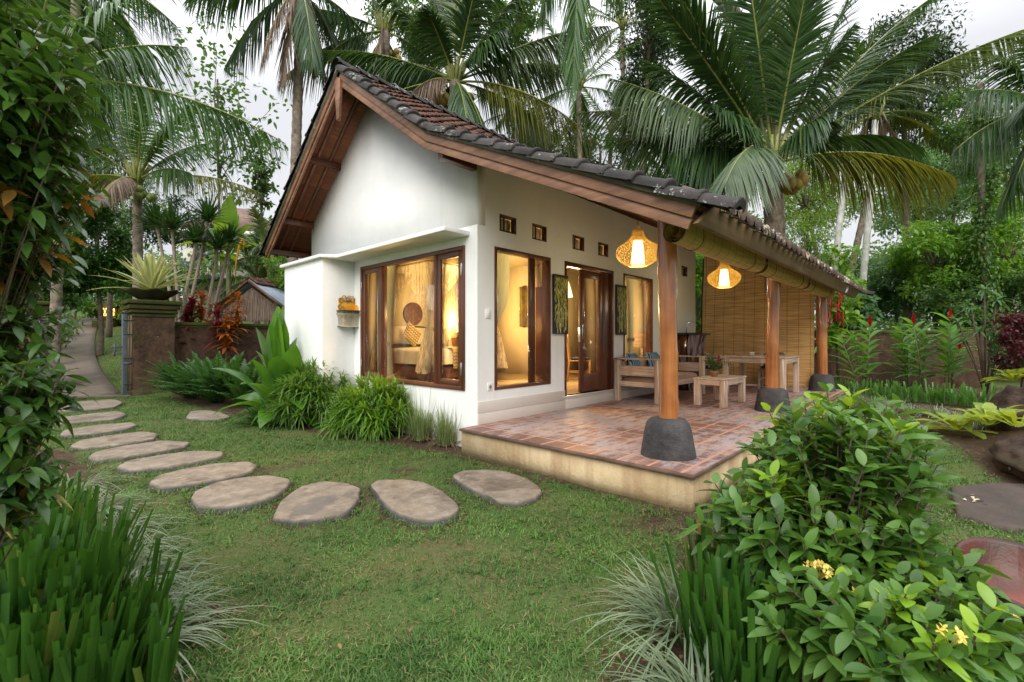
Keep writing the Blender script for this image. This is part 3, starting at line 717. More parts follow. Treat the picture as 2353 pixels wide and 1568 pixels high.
b = B(); b.box((u0+.035, .022, 1.42), (u0+.075, .035, 1.66)); b.box((u0-.004, .03, 1.38), (u0+.0, .078, 1.62)); b.tube([(u0+.055, .01, 1.35), (u0+.085, .0, 1.31), (u0+.075, .0, 1.24), (u0+.05, .005, 1.25), (u0+.045, .01, 1.31)], .006, 6); ob('door_handle', b, STEEL, dl, bev=.002)
# vents
for i, v in enumerate(VENTS):
    b = B(); frame(b, 'y', .045, v[0], v[1], v[2], v[3], .02, .085)
    b.box((v[0]+.02, .10, v[2]+.02), (v[1]-.02, .125, v[3]-.02), 2)
    for k in (.24, .44): b.box((v[0]+k*.34-.012, .055, v[2]+.02), (v[0]+k*.34+.012, .07, v[3]-.02), 1)
    ob('wall_vent', b, [DARKWOOD_X, DARKWOOD_Z, CREAM], house)
# roof deck
OUT = [EV, BK, RIDGE, LE]
def off(poly, d):
    q = np.array(poly, float); seg = np.diff(q, axis=0); nn = np.stack([-seg[:, 1], seg[:, 0]], 1); nn /= np.linalg.norm(nn, axis=1)[:, None]
    v = [nn[0]]+[(nn[i]+nn[i+1])/(1+nn[i]@nn[i+1]) for i in range(len(nn)-1)]+[nn[-1]]
    return q+np.array(v)*d
roof = B()
lo = off(OUT, -.045)
for i in range(3):
    quad = [(XL+.03, *OUT[i]), (XL+.03, *OUT[i+1]), (XL+.03, *lo[i+1]), (XL+.03, *lo[i])]
    roof.prism(quad, (XR-XL-.03, 0, 0))
rf = ob('roof', roof, SOFFIT, house)
# tiles: pantile columns x rows
def tiles(y0z0, y1z1, x0, x1, rowl=.235, colw=.215):
    a = np.array(y0z0); c = np.array(y1z1); Ls = np.linalg.norm(c-a); e = (c-a)/Ls; nv = np.array((-e[1], e[0])); nv = nv if nv[1] > 0 else -nv
    nr = int(Ls/rowl); rowl = Ls/nr; nc = int((x1-x0)/colw); colw = (x1-x0)/nc
    b = B(); q = np.linspace(0, 1, 7); hq = .028*np.cos(q*2*pi)+.012
    for r in range(nr):
        s0 = r*rowl-.03; s1 = (r+1)*rowl+.01
        for k in range(nc):
            xx = x0+(k+q)*colw; j = RG.normal(0, .004, 2)
            V = []
            for s_, lift in ((s0, .044+j[0]), (s1, .004+j[1])):
                for hh in (0, -.014):
                    pz = a[None]+e*s_+nv[None]*(hq+lift+.012+hh)[:, None]
                    V.append(np.c_[xx+j[0], pz])
            V = np.stack(V)     # s0 top, s0 bottom, s1 top, s1 bottom
            b.grid(V[[1, 0, 2]])
    return b
bt = tiles(EV, BK, XL+.06, XR-.06); ob('roof_tiles', bt, TILE, rf, label='porch slope of clay tiles')
bt = tiles(BK, RIDGE, XL+.06, XR-.06); ob('roof_tiles', bt, TILE, rf, label='upper slope of reddish clay tiles')
bt = tiles(LE, RIDGE, XL+.06, XR-.06, .3, .3); ob('roof_tiles', bt, TILE, rf, label='rear slope of clay tiles')
# half barrel verge tiles following the rake
def barrels(path, x, rad=.105, step=.29, side=1, seed=2):
    r = np.random.default_rng(seed); b = B(); p = np.array(path, float); sg = np.r_[0, np.cumsum(np.linalg.norm(np.diff(p, axis=0), axis=1))]
    n = int(sg[-1]/step)
    for i in range(n):
        s0, s1 = i*step-.02, (i+1)*step+.05
        A = np.array([np.interp(s0, sg, p[:, k]) for k in range(2)]); C = np.array([np.interp(s1, sg, p[:, k]) for k in range(2)])
        d = (C-A)/np.linalg.norm(C-A); nv = np.array((-d[1], d[0])); nv = nv if nv[1] > 0 else -nv
        a = np.linspace(-.42*pi, .5*pi, 9)*side; V = []
        jx = r.normal(0, .006); j2 = r.normal(0, .006)
        for (q, lift, rr) in ((A, .010, .99), (A, .022, 1.05), (A+d*.03, .024, 1.06), (A+d*.04, .016, 1.0), (C, -.004, .94)):
            V.append([(x+jx-rad*rr*np.sin(t), *(q+nv*(rad*rr*np.cos(t)*.85+lift-.03+j2))) for t in a])
        b.grid(np.array(V))
        V2 = [V[0], [(x+jx-rad*.7*np.sin(t), *(A+nv*(rad*.6*np.cos(t)*.85-.03))) for t in a]]
        b.grid(np.array(V2)[::-1])
    return b
UP = off([EV, BK, RIDGE], .03)
ext = np.vstack([[-3.34, 2.42-.28*.469+.03], UP])
b = barrels(ext, XL-.0, side=1); ob('verge_tiles', b, VTILE, rf, label='black weathered barrel tiles along the front rake')
LF = off(OUT, .03)[2:][::-1]
b = barrels([tuple(LF[0]+np.array((.12, -.09))), tuple(LF[0]), tuple(LF[1])], XL-.0, side=1, seed=5); ob('verge_tiles', b, VTILE, rf)
b = barrels(ext, XR, side=-1, seed=9); ob('verge_tiles', b, VTILE, rf)
# mortar / underlay line under the verge
b = B()
MP = off(OUT, .02); MQ = off(OUT, -.025)
for i in range(3):
    b.prism([(XL-.055, *MQ[i]), (XL-.055, *MQ[i+1]), (XL-.055, *MP[i+1]), (XL-.055, *MP[i])], (.12, 0, 0))
ob('verge_mortar', b, MORTAR, rf)
# ridge tiles
b = B(); n = 26; st = (XR-XL+.1)/n
for i in range(n):
    x0 = XL-.08+i*st; a = np.linspace(-.5*pi, .5*pi, 9); V = []
    for x, rr, l in ((x0, 1.0, .02), (x0+.02, 1.12, .03), (x0+st*.2, 1.0, .02), (x0+st+.03, .92, .0)):
        V.append([(x, RIDGE[0]+.125*rr*np.sin(t), RIDGE[1]+.02+l+.105*rr*np.cos(t)) for t in a])
    b.grid(np.array(V))
ob('ridge_tiles', b, VTILE, rf)
# eave tile ends
b = B(); nc = int((XR-XL-.12)/.215); cw = (XR-XL-.12)/nc
ed = nrm(np.array(EV)-np.array(BK))
for i in range(nc+1):
    x = XL+.06+i*cw; r0 = .058; V = []
    for s_, rr in ((-.15, 1), (.17, 1.0), (.185, 1.15), (.20, 1.05), (.202, .3)):
        q = np.array(EV)+ed*s_+np.array((0, .02 if s_ < 0 else .0))
        V.append([(x+r0*rr*cos(t), q[0], q[1]+.035+r0*rr*sin(t)) for t in np.linspace(-.15*pi, 1.15*pi, 9)])
    b.grid(np.array(V))
ob('eave_tiles', b, _tilemat('lichened_eave_tile', (.03, .025, .022), (.13, .08, .06), (.55, .5, .38), .30), rf)
# rake boards (two stepped mouldings) front
def rake(polyl, x0, x1, hi, lo_, mat, name, lab=None, ends=None):
    A = off(polyl, hi); C = off(polyl, lo_); b = B()
    for i in range(len(polyl)-1):
        b.prism([(x0, *C[i]), (x0, *C[i+1]), (x0, *A[i+1]), (x0, *A[i])], (x1-x0, 0, 0))
    return ob(name, b, mat, rf, bev=.004, label=lab)
rake([EV, BK, RIDGE], XL-.025, XL+.012, -.025, -.115, BARGE, 'bargeboard', 'weathered brown bargeboard of the porch rake')
rake([EV, BK, RIDGE], XL-.005, XL+.025, -.117, -.20, BARGE, 'bargeboard')
rake([RIDGE, LE], XL-.025, XL+.012, -.025, -.115, BARGE, 'bargeboard')
rake([RIDGE, LE], XL-.001, XL+.03, -.117, -.17, BARGE, 'bargeboard')
# king pendant
b = B(); zr = RIDGE[1]; b.prism([(XL-.045, 2.44, zr-.16), (XL-.045, 2.60, zr-.16), (XL-.045, 2.60, zr-.42), (XL-.045, 2.57, zr-.60), (XL-.045, 2.55, zr-.80), (XL-.045, 2.49, zr-.80), (XL-.045, 2.465, zr-.60), (XL-.045, 2.44, zr-.42)], (.05, 0, 0)); ob('gable_pendant', b, BARGE, rf, bev=.005)
# rafters under deck, purlins
b = B(); l2 = off(OUT, -.085); l1 = off(OUT, -.044)
def raf(x0, x1, i0):
    b.prism([(x0, *l2[i0]), (x0, *l2[i0+1]), (x0, *l1[i0+1]), (x0, *l1[i0])], (x1-x0, 0, 0))
for i in (0, 1, 2):
    for x in (-.44, -.22): raf(x, x+.055, i)
for x in np.arange(.6, 7.9, .62): raf(x, x+.055, 0)
ob('rafters', b, RAFTER, rf)
def purl(y, w=.08, h=.10, x0=XL+.03, x1=.0, dz=.085):
    z = deck(y)-dz-h*.5; b = B(); b.box((x0, y-w/2, z-h/2), (x1, y+w/2, z+h/2)); ob('purlin', b, DARKWOOD_X, rf, bev=.003)
for y in (1.35, 3.72, 4.87, 5.52): purl(y, x1=-.001 if y < 4.9 else XR-.1)
b = B(); b.box((-.555, .01, 3.60), (-.001, .10, 3.69)); ob('purlin', b, DARKWOOD_X, rf, bev=.003)
b = B(); b.tube([(6.22, -3.10, 2.44), (6.20, -3.12, 2.40), (6.235, -3.12, 2.35), (6.22, -3.11, 2.30), (6.19, -3.10, 2.26)], [.012, .02, .022, .018, .01], 7); ob('fascia_hook', b, WHITEP, rf, smooth=True)
# eave fascia board
b = B()
q0 = [(XL-.02, -3.06, 2.27), (XL-.02, -3.02, 2.27), (XL+.18, -3.13, 2.485), (XL+.18, -3.17, 2.485)]
q1 = [(XR-.25, -3.06, 2.27), (XR-.25, -3.02, 2.27), (XR-.03, -3.13, 2.485), (XR-.03, -3.17, 2.485)]
b.add(q0+q1, [(0, 1, 2, 3), (7, 6, 5, 4), (0, 4, 5, 1), (1, 5, 6, 2), (2, 6, 7, 3), (3, 7, 4, 0)])
ob('eave_fascia', b, FASCIA, rf, bev=.003)
b = B(); b.box((XL+.1, -3.02, 2.36), (XR-.05, -2.98, 2.39)); ob('eave_batten', b, RAFTER, rf)
# beams on posts
b = B(); b.box((-.46, -2.53, 2.53), (7.95, -2.41, 2.66))
ob('porch_beam', b, DARKWOOD_X, house, bev=.006)
# posts
CHAR2 = _stone('rough_charcoal_stone', (.022, .022, .024), (.105, .10, .10), (.05, .05, .05), .9, .7)
def post(x, y, seed, r=.085):
    rr = np.random.default_rng(seed); n = 40; m = 18; b = B(); a = np.linspace(0, 2*pi, m, endpoint=False)
    zs = np.linspace(.62, 2.56, n); V = []
    kn = [(rr.uniform(.75, 2.3), rr.uniform(0, 6.28), rr.uniform(.010, .022)) for _ in range(7)]
    for z in zs:
        cx = .010*sin(z*2.1+seed)+.006*sin(z*5.3+seed*2); cy = .010*cos(z*1.9+seed)
        R_ = r*(1+.05*sin(z*3+seed))+np.zeros(m)
        for kz, ka, kh in kn:
            da = np.angle(np.exp(1j*(a-ka))); R_ = R_+kh*np.exp(-(da/.45)**2-((z-kz)/.05)**2)-kh*.6*np.exp(-(da/.18)**2-((z-kz)/.02)**2)
        V.append(np.stack([x+cx+R_*np.cos(a), y+cy+R_*np.sin(a), np.full(m, z)], 1))
    V = np.array(V); V = np.concatenate([V, V[:, :1]], 1); b.grid(V[:, ::-1])
    p = ob('post', b, POSTW, house, smooth=True)
    b = B(); b.lathe([(.255, 0), (.25, .03), (.235, .12), (.215, .24), (.195, .31), (.165, .345), (.10, .36), (.02, .362)], (x, y, .308), 28, wob=.012); ob('stone_base', b, CHAR2, p, smooth=True)
post(.20, -2.46, 1); post(3.93, -2.46, 5, .088); post(7.83, -2.48, 8, .10)
# terrace
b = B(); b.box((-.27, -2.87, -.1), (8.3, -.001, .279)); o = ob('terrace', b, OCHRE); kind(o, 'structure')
b = B(); b.box((-.31, -2.91, .281), (8.33, 0, .309)); o2 = ob('terrace_edge', b, EDGE, bev=.004); kind(o2, 'structure')
b = B(); b.add([(-.302, -2.902, .3125), (8.32, -2.902, .3125), (8.32, -.024, .3125), (-.302, -.024, .3125)], [(0, 1, 2, 3)]); o3 = ob('terrace_paving', b, FLOORT); kind(o3, 'structure')
# ================================================================ FURNITURE AND FITTINGS
FZ = .313
# --- daybed
db = thing('daybed', 'limewashed wooden daybed with low arms against the villa wall', 'daybed', (3.33, -.90, FZ))
LX, LY = 2.06, .86
for x in (0, LX-.095):
    for y in (0, LY-.095):
        b = B(); b.box((x, y, 0), (x+.095, y+.095, .745)); ob('leg', b, WW_Z, db, bev=.005)
for x in (.02, LX-.075):
    b = B(); b.box((x, .095, .46), (x+.04, LY-.095, .635)); ob('side_panel', b, WW_Y, db, bev=.004)
    b = B(); b.box((x-.03, -.01, .746), (x+.075, LY+.005, .77)); ob('arm_rail', b, WW_Y, db, bev=.004)
    b = B(); b.box((x, .095, .27), (x+.045, LY-.095, .355)); ob('seat_rail', b, WW_Y, db, bev=.004)
b = B(); b.box((.095, .02, .27), (LX-.095, .065, .355)); b.box((.095, LY-.06, .27), (LX-.095, LY-.02, .355)); ob('seat_rail', b, WW_X, db, bev=.004)
b = B(); b.box((.095, LY-.06, .46), (LX-.095, LY-.02, .70)); ob('back_panel', b, WW_X, db, bev=.004)
b = B(); b.box((-.01, LY-.09, .747), (LX+.01, LY, .769)); ob('back_rail', b, WW_X, db, bev=.004)
b = B(); b.box((.05, .066, .33), (LX-.05, LY-.061, .35)); ob('seat_base', b, WW_X, db)
def pillow(b, w, h, t, n=14, corner=.0):
    u = np.linspace(-1, 1, n); U, V = np.meshgrid(u, u, indexing='ij')
    e = (1-np.abs(U)**2.6)*(1-np.abs(V)**2.6); T = t*.5*np.maximum(e, 0)**.45
    k = 1-.07*(1-np.abs(U*V))*(np.maximum(np.abs(U), np.abs(V))**3)
    X = U*w/2*k; Y = V*h/2*k
    b.grid(np.stack([X, Y, T+.004*np.sin(U*7+V*5)], -1)); b.grid(np.stack([X, Y, -T], -1)[::-1])
CUSHB = M_plain('taupe_cushion_fabric', (.36, .235, .18), .9, .08, 3, .3)
b = B(); n = 26; u = np.linspace(-1, 1, n); U, V = np.meshgrid(u, u, indexing='ij'); e = (1-np.abs(U)**10)*(1-np.abs(V)**8)
X = U*(LX/2-.10); Y = V*(LY/2-.085); b.grid(np.stack([X, Y, .105*e**.4+.004*np.sin(U*14)*np.sin(V*5)], -1)); b.grid(np.stack([X, Y, -.0*e+0*X], -1)[::-1])
o = ob('seat_cushion', b, CUSHB, smooth=True); o.location = (3.33+LX/2, -.90+LY/2, FZ+.352); tag(o, 'long taupe seat cushion lying on the daybed', 'cushion')
def _batik():
    m, nt, N, L = newmat('blue_batik'); f = noise(N, L, 16, 2, scale3=(1, 1, 1)); wv = N.new('ShaderNodeTexWave'); wv.inputs['Scale'].default_value = 9; wv.inputs['Distortion'].default_value = 9; wv.inputs['Detail'].default_value = 3
    tc = N.new('ShaderNodeTexCoord'); L.new(tc.outputs['Object'], wv.inputs[0])
    out(N, L, pbr(N, L, ramp(N, L, wv.outputs['Fac'], [(.35, (.01, .025, .07)), (.5, (.10, .25, .42)), (.75, (.30, .52, .66))]), .85).outputs[0]); return m
BATIK = _batik()
for i, (x, l) in enumerate(((3.78, 'blue batik cushion at the near end of the daybed'), (4.6, 'blue batik cushion on the daybed half hidden by the front post'))):
    b = B(); pillow(b, .42, .42, .15); o = ob('batik_cushion', b, BATIK, smooth=True); o.location = (x, -.19, FZ+.352+.30); o.rotation_euler = (RD(72), 0, RD(4-8*i)); tag(o, l, 'cushion', 'blue cushions on the daybed')
# --- tables
def table(name, label, x0, x1, y0, y1, h, leg, apron, ov=.012):
    t = thing(name, label, 'table', (x0, y0, FZ))
    w, d = x1-x0, y1-y0
    for x in (0, w-leg):
        for y in (0, d-leg):
            b = B(); b.box((x, y, 0), (x+leg, y+leg, h-.026)); ob('leg', b, WW_Z, t, bev=.005)
    for y in (.012, d-.042):
        b = B(); b.box((leg, y, h-.026-apron), (w-leg, y+.03, h-.026)); ob('apron', b, WW_X, t, bev=.003)
    for x in (.012, w-.042):
        b = B(); b.box((x, leg, h-.026-apron), (x+.03, d-leg, h-.026)); ob('apron', b, WW_Y, t, bev=.003)
    b = B(); n = max(4, int(d/.13))
    for k in range(n): b.box((-ov, -ov+k*(d+2*ov)/n+.001, h-.024), (w+ov, -ov+(k+1)*(d+2*ov)/n-.001, h))
    ob('table_top', b, WW_X, t, bev=.002); return t
table('coffee_table', 'low limewashed coffee table between the daybed and the lawn', 3.72, 4.74, -1.84, -1.32, .46, .10, .085)
table('dining_table', 'tall limewashed dining table on the terrace by the bamboo blind', 5.9, 7.1, -2.2, -1.06, .76, .10, .10)
# --- chairs
NAVY = M_plain('navy_cushion_fabric', (.012, .02, .075), .85, .1, 4, .2)
def chair(loc, rz, label, tall=False, wood=None, group='armchairs around the terrace dining table'):
    wd = wood or WW_Z; c = thing('dining_chair', label, 'chair', loc, rz, group)
    w, d, sh = .48, .46, .43; bh = 1.02 if tall else .80
    for x in (-w/2+.02, w/2-.02):
        b = B(); b.tube([(x, -d/2+.02, 0), (x, -d/2+.02, sh+.005)], [.019, .024], 8); ob('leg', b, wd, c)
        b = B(); b.tube([(x, d/2+.03, 0), (x, d/2-.01, sh), (x*1.02, d/2+.04, bh-.1), (x*1.02, d/2+.07, bh)], [.019, .024, .022, .018], 8); ob('leg', b, wd, c)
    b = B(); b.box((-w/2, -d/2, sh), (w/2, d/2-.03, sh+.025)); b.bar((-w/2+.02, -d/2+.02, .2), (-w/2+.02, d/2, .2), .02, .03); b.bar((w/2-.02, -d/2+.02, .2), (w/2-.02, d/2, .2), .02, .03); b.bar((-w/2+.02, -d/2+.02, .25), (w/2-.02, -d/2+.02, .25), .02, .03); ob('seat', b, wd, c, bev=.004)
    a = np.linspace(-1, 1, 9); bow = .0 if tall else .09
    if not tall:
        b = B(); b.tube([(-w/2-.03, -.08, bh-.16), (-w/2-.04, .08, bh-.08), (-w/2+.02, .22, bh-.02)]+[(x*w*.38, d/2+.02+bow*(1-x*x), bh) for x in a]+[(w/2-.02, .22, bh-.02), (w/2+.04, .08, bh-.08), (w/2+.03, -.08, bh-.16)], .022, 8)
    else:
        b = B(); b.box((-w/2, d/2+.05, bh-.02), (w/2, d/2+.085, bh+.06)); b.box((-w/2+.03, d/2+.04, bh-.14), (w/2-.03, d/2+.07, bh-.08))
    ob('top_rail', b, wd, c)
    b = B()
    for x in a[1:-1]: b.bar((x*w*.36, d/2-.02, sh+.03), (x*w*.40, d/2+.04+bow*(1-x*x), bh-.01), .028, .012, (0, 1, 0))
    ob('back_slats', b, wd, c)
    b = B(); pillow(b, w-.05, d-.05, .07); o = ob('seat_pad', b, NAVY, c, smooth=True); o.location = (0, -.01, sh+.058)
    return c
chair((6.42, -.62, FZ), RD(-8), 'curved back chair with navy pad between the dining table and the villa wall')
chair((7.42, -1.60, FZ), RD(-84), 'curved back chair with navy pad at the far end of the dining table')
# --- cups
CER = M_plain('cream_stoneware', (.68, .60, .48), .35, .08, 9, .05)
for i, (x, y, l) in enumerate(((6.33, -1.50, 'cream coffee cup on the dining table, the one further from the post'), (6.52, -1.86, 'cream coffee cup on the dining table just left of the middle post'))):
    c = thing('coffee_cup', l, 'cup', (x, y, FZ+.761), RD(40), 'coffee cups on the dining table')
    b = B(); b.lathe([(.028, .012), (.037, .02), (.047, .06), (.05, .078), (.046, .078), (.034, .022), (.001, .018)], n=24); ob('cup_body', b, CER, c, smooth=True)
    b = B(); b.tube([(-.046, 0, .065), (-.072, 0, .066), (-.078, 0, .048), (-.066, 0, .032), (-.04, 0, .032)], .006, 8); ob('handle', b, CER, c, smooth=True)
    b = B(); b.lathe([(.001, .0), (.035, .0), (.072, .012), (.076, .016), (.07, .016), (.034, .008), (.001, .008)], n=28); ob('saucer', b, CER, c, smooth=True)
# --- flower pot
fp = thing('flower_pot', 'small clay pot of red roses and white sprays on the coffee table', 'potted flowers', (4.12, -1.52, FZ+.461))
b = B(); b.lathe([(.001, 0), (.052, 0), (.064, .07), (.072, .075), (.074, .1), (.064, .1), (.06, .08), (.001, .078)], n=22); ob('pot', b, M_plain('aged_terracotta', (.48, .24, .13), .8, .2, 14, .2), fp)
FGREEN = M_leaf('bouquet_foliage', (.02, .06, .02), (.10, .20, .05), .3)
b = B(); rr = np.random.default_rng(4)
for i in range(34):
    a = rr.uniform(0, 6.3); e = rr.uniform(.45, 1.45); l = rr.uniform(.14, .36); p = np.array((cos(a)*cos(e), sin(a)*cos(e), sin(e)))*l
    b.tube([(0, 0, .07), p*.5+(0, 0, .1), p+(0, 0, .08)], .0018, 3)
    leafcloud(b, p*.75+(0, 0, .09), .07, 16, .035, .02, seed=i)
ob('foliage', b, FGREEN, fp)
b = B()
for i in range(60):
    a = rr.uniform(0, 6.3); e = rr.uniform(.5, 1.4); l = rr.uniform(.18, .34); p = np.array((cos(a)*cos(e)*1.1, sin(a)*cos(e)*1.1, sin(e)))*l+(0.05, -.04, .07)
    b.lathe([(.001, -.006), (.009, 0), (.001, .007)], p, 6)
ob('white_sprays', b, M_plain('white_petals', (.75, .74, .68), .8), fp)
def rose(b, c, r):
    for k in range(5):
        n = 9; a = np.linspace(0, 2*pi, n)+k; rk = r*(1-.17*k)
        V = [[(c[0]+rk*q*cos(t)*(1+.12*sin(3*t+k)), c[1]+rk*q*sin(t)*(1+.12*sin(3*t+k)), c[2]+z) for t in a] for q, z in ((.3, -r*.6), (.95, -r*.15), (1.0, r*.35+.004*k), (.88, r*.5+.004*k))]
        b.grid(np.array(V))
for p in ((.10, -.03, .33), (.14, -.05, .29), (.03, -.06, .26)):
    b = B(); rose(b, p, .033); b.tube([(0, 0, .08), (p[0]*.6, p[1]*.6, p[2]*.6), (p[0], p[1], p[2]-.02)], .0025, 4); ob('rose', b, M_plain('red_rose_petals', (.42, .008, .018), .7) if 'red_rose_petals' not in bpy.data.materials else bpy.data.materials['red_rose_petals'], fp)
# --- kitchen counter with tap
kc = thing('bar_counter', 'dark slab topped bar counter with polished rootwood front at the terrace end', 'counter', (5.75, -.47, FZ))
b = B(); b.box((-.02, 0, 1.20), (1.12, .44, 1.25)); ob('counter_top', b, M_plain('black_granite', (.02, .02, .022), .15, .3, 30, 0), kc, bev=.005)
ROOTW = M_wood('polished_rootwood', (.02, .007, .004), (.16, .055, .028), 'z', .2, 9, coat=.5)
b = B(); n = 40; m = 26; U, Z = np.meshgrid(np.linspace(0, .86, n), np.linspace(0, 1.2, m), indexing='ij')
Yv = .05+.035*np.sin(U*26+np.sin(Z*5)*1.2)*np.sin(Z*4+U*6)+.02*np.sin(U*61+Z*3)
X2 = U+.03*np.sin(Z*6)+np.where(Z > 1.0, (Z-1.0)*.35*(U/.86), 0)
b.grid(np.stack([X2, Yv, Z], -1)[:, ::-1]); b.box((.0, .10, 0), (.84, .42, 1.199)); ob('counter_front', b, ROOTW, kc, smooth=True)
b = B(); b.tube([(.35, .25, 1.25), (.35, .25, 1.42), (.38, .22, 1.48), (.43, .17, 1.50), (.48, .12, 1.48), (.50, .10, 1.42), (.50, .10, 1.38)], .011, 8); ob('tap', b, STEEL, kc, smooth=True)
# --- bamboo blinds
def _bamboo(name, a, c_, sc=95, dirt=(.05, .055, .03), axis=2, thr=True):
    m, nt, N, L = newmat(name); tc = N.new('ShaderNodeTexCoord'); uv = tc.outputs['UV']
    sx = N.new('ShaderNodeSeparateXYZ'); L.new(tc.outputs['Object'], sx.inputs[0])
    at = N.new('ShaderNodeAttribute'); at.attribute_name = 'slat'; sa = N.new('ShaderNodeSeparateXYZ'); L.new(at.outputs['Vector'], sa.inputs[0])
    mu = N.new('ShaderNodeMath'); mu.operation = 'MULTIPLY'; mu.inputs[1].default_value = sc; L.new(sa.outputs[1], mu.inputs[0])
    fl = N.new('ShaderNodeMath'); fl.operation = 'FLOOR'; L.new(mu.outputs[0], fl.inputs[0]); fr = N.new('ShaderNodeMath'); fr.operation = 'FRACT'; L.new(mu.outputs[0], fr.inputs[0])
    cb = N.new('ShaderNodeCombineXYZ'); L.new(fl.outputs[0], cb.inputs[1]); m2 = N.new('ShaderNodeMath'); m2.operation = 'MULTIPLY'; m2.inputs[1].default_value = 1.1; L.new(sa.outputs[0], m2.inputs[0]); L.new(m2.outputs[0], cb.inputs[0])
    n = N.new('ShaderNodeTexNoise'); n.inputs['Scale'].default_value = 1.7; n.inputs['Detail'].default_value = 1; L.new(cb.outputs[0], n.inputs['Vector'])
    c = ramp(N, L, n.outputs['Fac'], [(.3, a), (.7, c_)])
    gap = ramp(N, L, fr.outputs[0], [(0, (.22, .22, .22)), (.16, (1, 1, 1)), (.9, (1, 1, 1)), (1, (.3, .3, .3))])
    c = mixc(N, L, 1, c, gap, 'MULTIPLY')
    f = noise(N, L, 1.3, 4); c = mixc(N, L, ramp(N, L, f, [(.48, (0, 0, 0)), (.7, (.55, .55, .55))]), c, dirt)
    m3 = N.new('ShaderNodeMath'); m3.operation = 'MULTIPLY'; m3.inputs[1].default_value = 4.4; L.new(sa.outputs[0], m3.inputs[0]); f3 = N.new('ShaderNodeMath'); f3.operation = 'FRACT'; L.new(m3.outputs[0], f3.inputs[0])
    if thr: c = mixc(N, L, 1, c, ramp(N, L, f3.outputs[0], [(0, (.35, .3, .25)), (.035, (.35, .3, .25)), (.045, (1, 1, 1))]), 'MULTIPLY')
    p = pbr(N, L, c, .6, fr.outputs[0], .4, .004)
    t = N.new('ShaderNodeBsdfTranslucent'); L.new(c, t.inputs[0]); x = N.new('ShaderNodeMixShader'); x.inputs[0].default_value = .08; L.new(p.outputs[0], x.inputs[1]); L.new(t.outputs[0], x.inputs[2])
    out(N, L, x.outputs[0]); return m
BAM = _bamboo('bamboo_slats', (.50, .26, .09), (.93, .59, .24), 62, dirt=(.40, .24, .09))
BAMG = _bamboo('weathered_bamboo_slats', (.76, .46, .18), (.96, .72, .34), 62, dirt=(.58, .44, .18))
def slatattr(o, vals):
    at = o.data.attributes.new('slat', 'FLOAT_VECTOR', 'POINT'); at.data.foreach_set('vector', np.asarray(vals, np.float32).ravel())
hb = thing('hanging_bamboo_blind', 'unrolled bamboo blind closing the far end of the terrace', 'blind')
n, m = 40, 50; b = B(); V = []; sv = []
for i in range(n):
    y = .08-i/(n-1)*2.42
    for j in range(m):
        z = .36+j/(m-1)*(min(deck(y)-.16, 3.55)-.36)
        V.append((7.86+.035*sin(y*5.5)*(1-(z-.3)/3)+.012*sin(y*14+z*2)+(-.05*sin((z-.3)*1.6)), y+.03*sin(z*3.1)*(.3 if i == 0 else .1), z)); sv.append((y, z, 0))
b.grid(np.array(V).reshape(n, m, 3)); o = ob('slats', b, BAM, hb, smooth=True); slatattr(o, sv)
b = B(); b.tube([(V[j][0]-.008, V[j][1]+.01, V[j][2]) for j in range(0, m, 3)], .016, 6); ob('edge_binding', b, BLACK, hb)
def rollblind(x0, x1, label):
    t = thing('rolled_bamboo_blind', label, 'blind', (0, 0, 0), 0, 'rolled bamboo blinds under the eave')
    yc, zc, R_ = -2.61, 2.385, .108; b = B(); sv = []; V = []
    path = [(-2.545, 2.66), (-2.505, 2.58), (-2.50, 2.50)]
    a = np.linspace(0, 2*pi*2.7, 90); s = 0
    prof = [(-2.72, 2.60), (-2.725, 2.52), (-2.722, 2.44)]
    for k, t_ in enumerate(a):
        r = R_*(1-.70*k/89); prof.append((yc-r*cos(t_), zc-r*.98*sin(t_)))
    prof = np.array(prof); sg = np.r_[0, np.cumsum(np.linalg.norm(np.diff(prof, axis=0), axis=1))]
    nx = 24
    for i in range(nx):
        x = x0+(x1-x0)*i/(nx-1); sag = -.012*sin(pi*i/(nx-1))
        for (y, z), q in zip(prof, sg): V.append((x, y, z+sag)); sv.append((x, q, 0))
    b.grid(np.array(V).reshape(nx, len(prof), 3)); o = ob('slat_roll', b, BAMG, t, smooth=True); slatattr(o, sv)
    for k in range(0, 2):
        x = x0+(x1-x0)*(.17 if k == 0 else .83); aa = np.linspace(0, 2*pi, 20); b = B()
        b.tube([(x, yc-(R_+.004)*cos(q), zc-(R_+.006)*.98*sin(q)) for q in aa]+[(x-.02, yc-R_-.006, zc+.1), (x-.02, yc-R_, zc+.22)], .0035, 5); ob('cord', b, BLACK, t)
    for x in (x0, x1):
        b = B(); b.tube([(x, y, z) for (y, z) in prof[3:40:2]], .005, 4); ob('end_binding', b, BLACK, t)
rollblind(-.02, 2.52, 'rolled bamboo blind nearest the camera, hung by the front post')
rollblind(2.62, 5.15, 'rolled bamboo blind in the middle of the eave')
rollblind(5.25, 7.75, 'rolled bamboo blind at the far end of the eave')
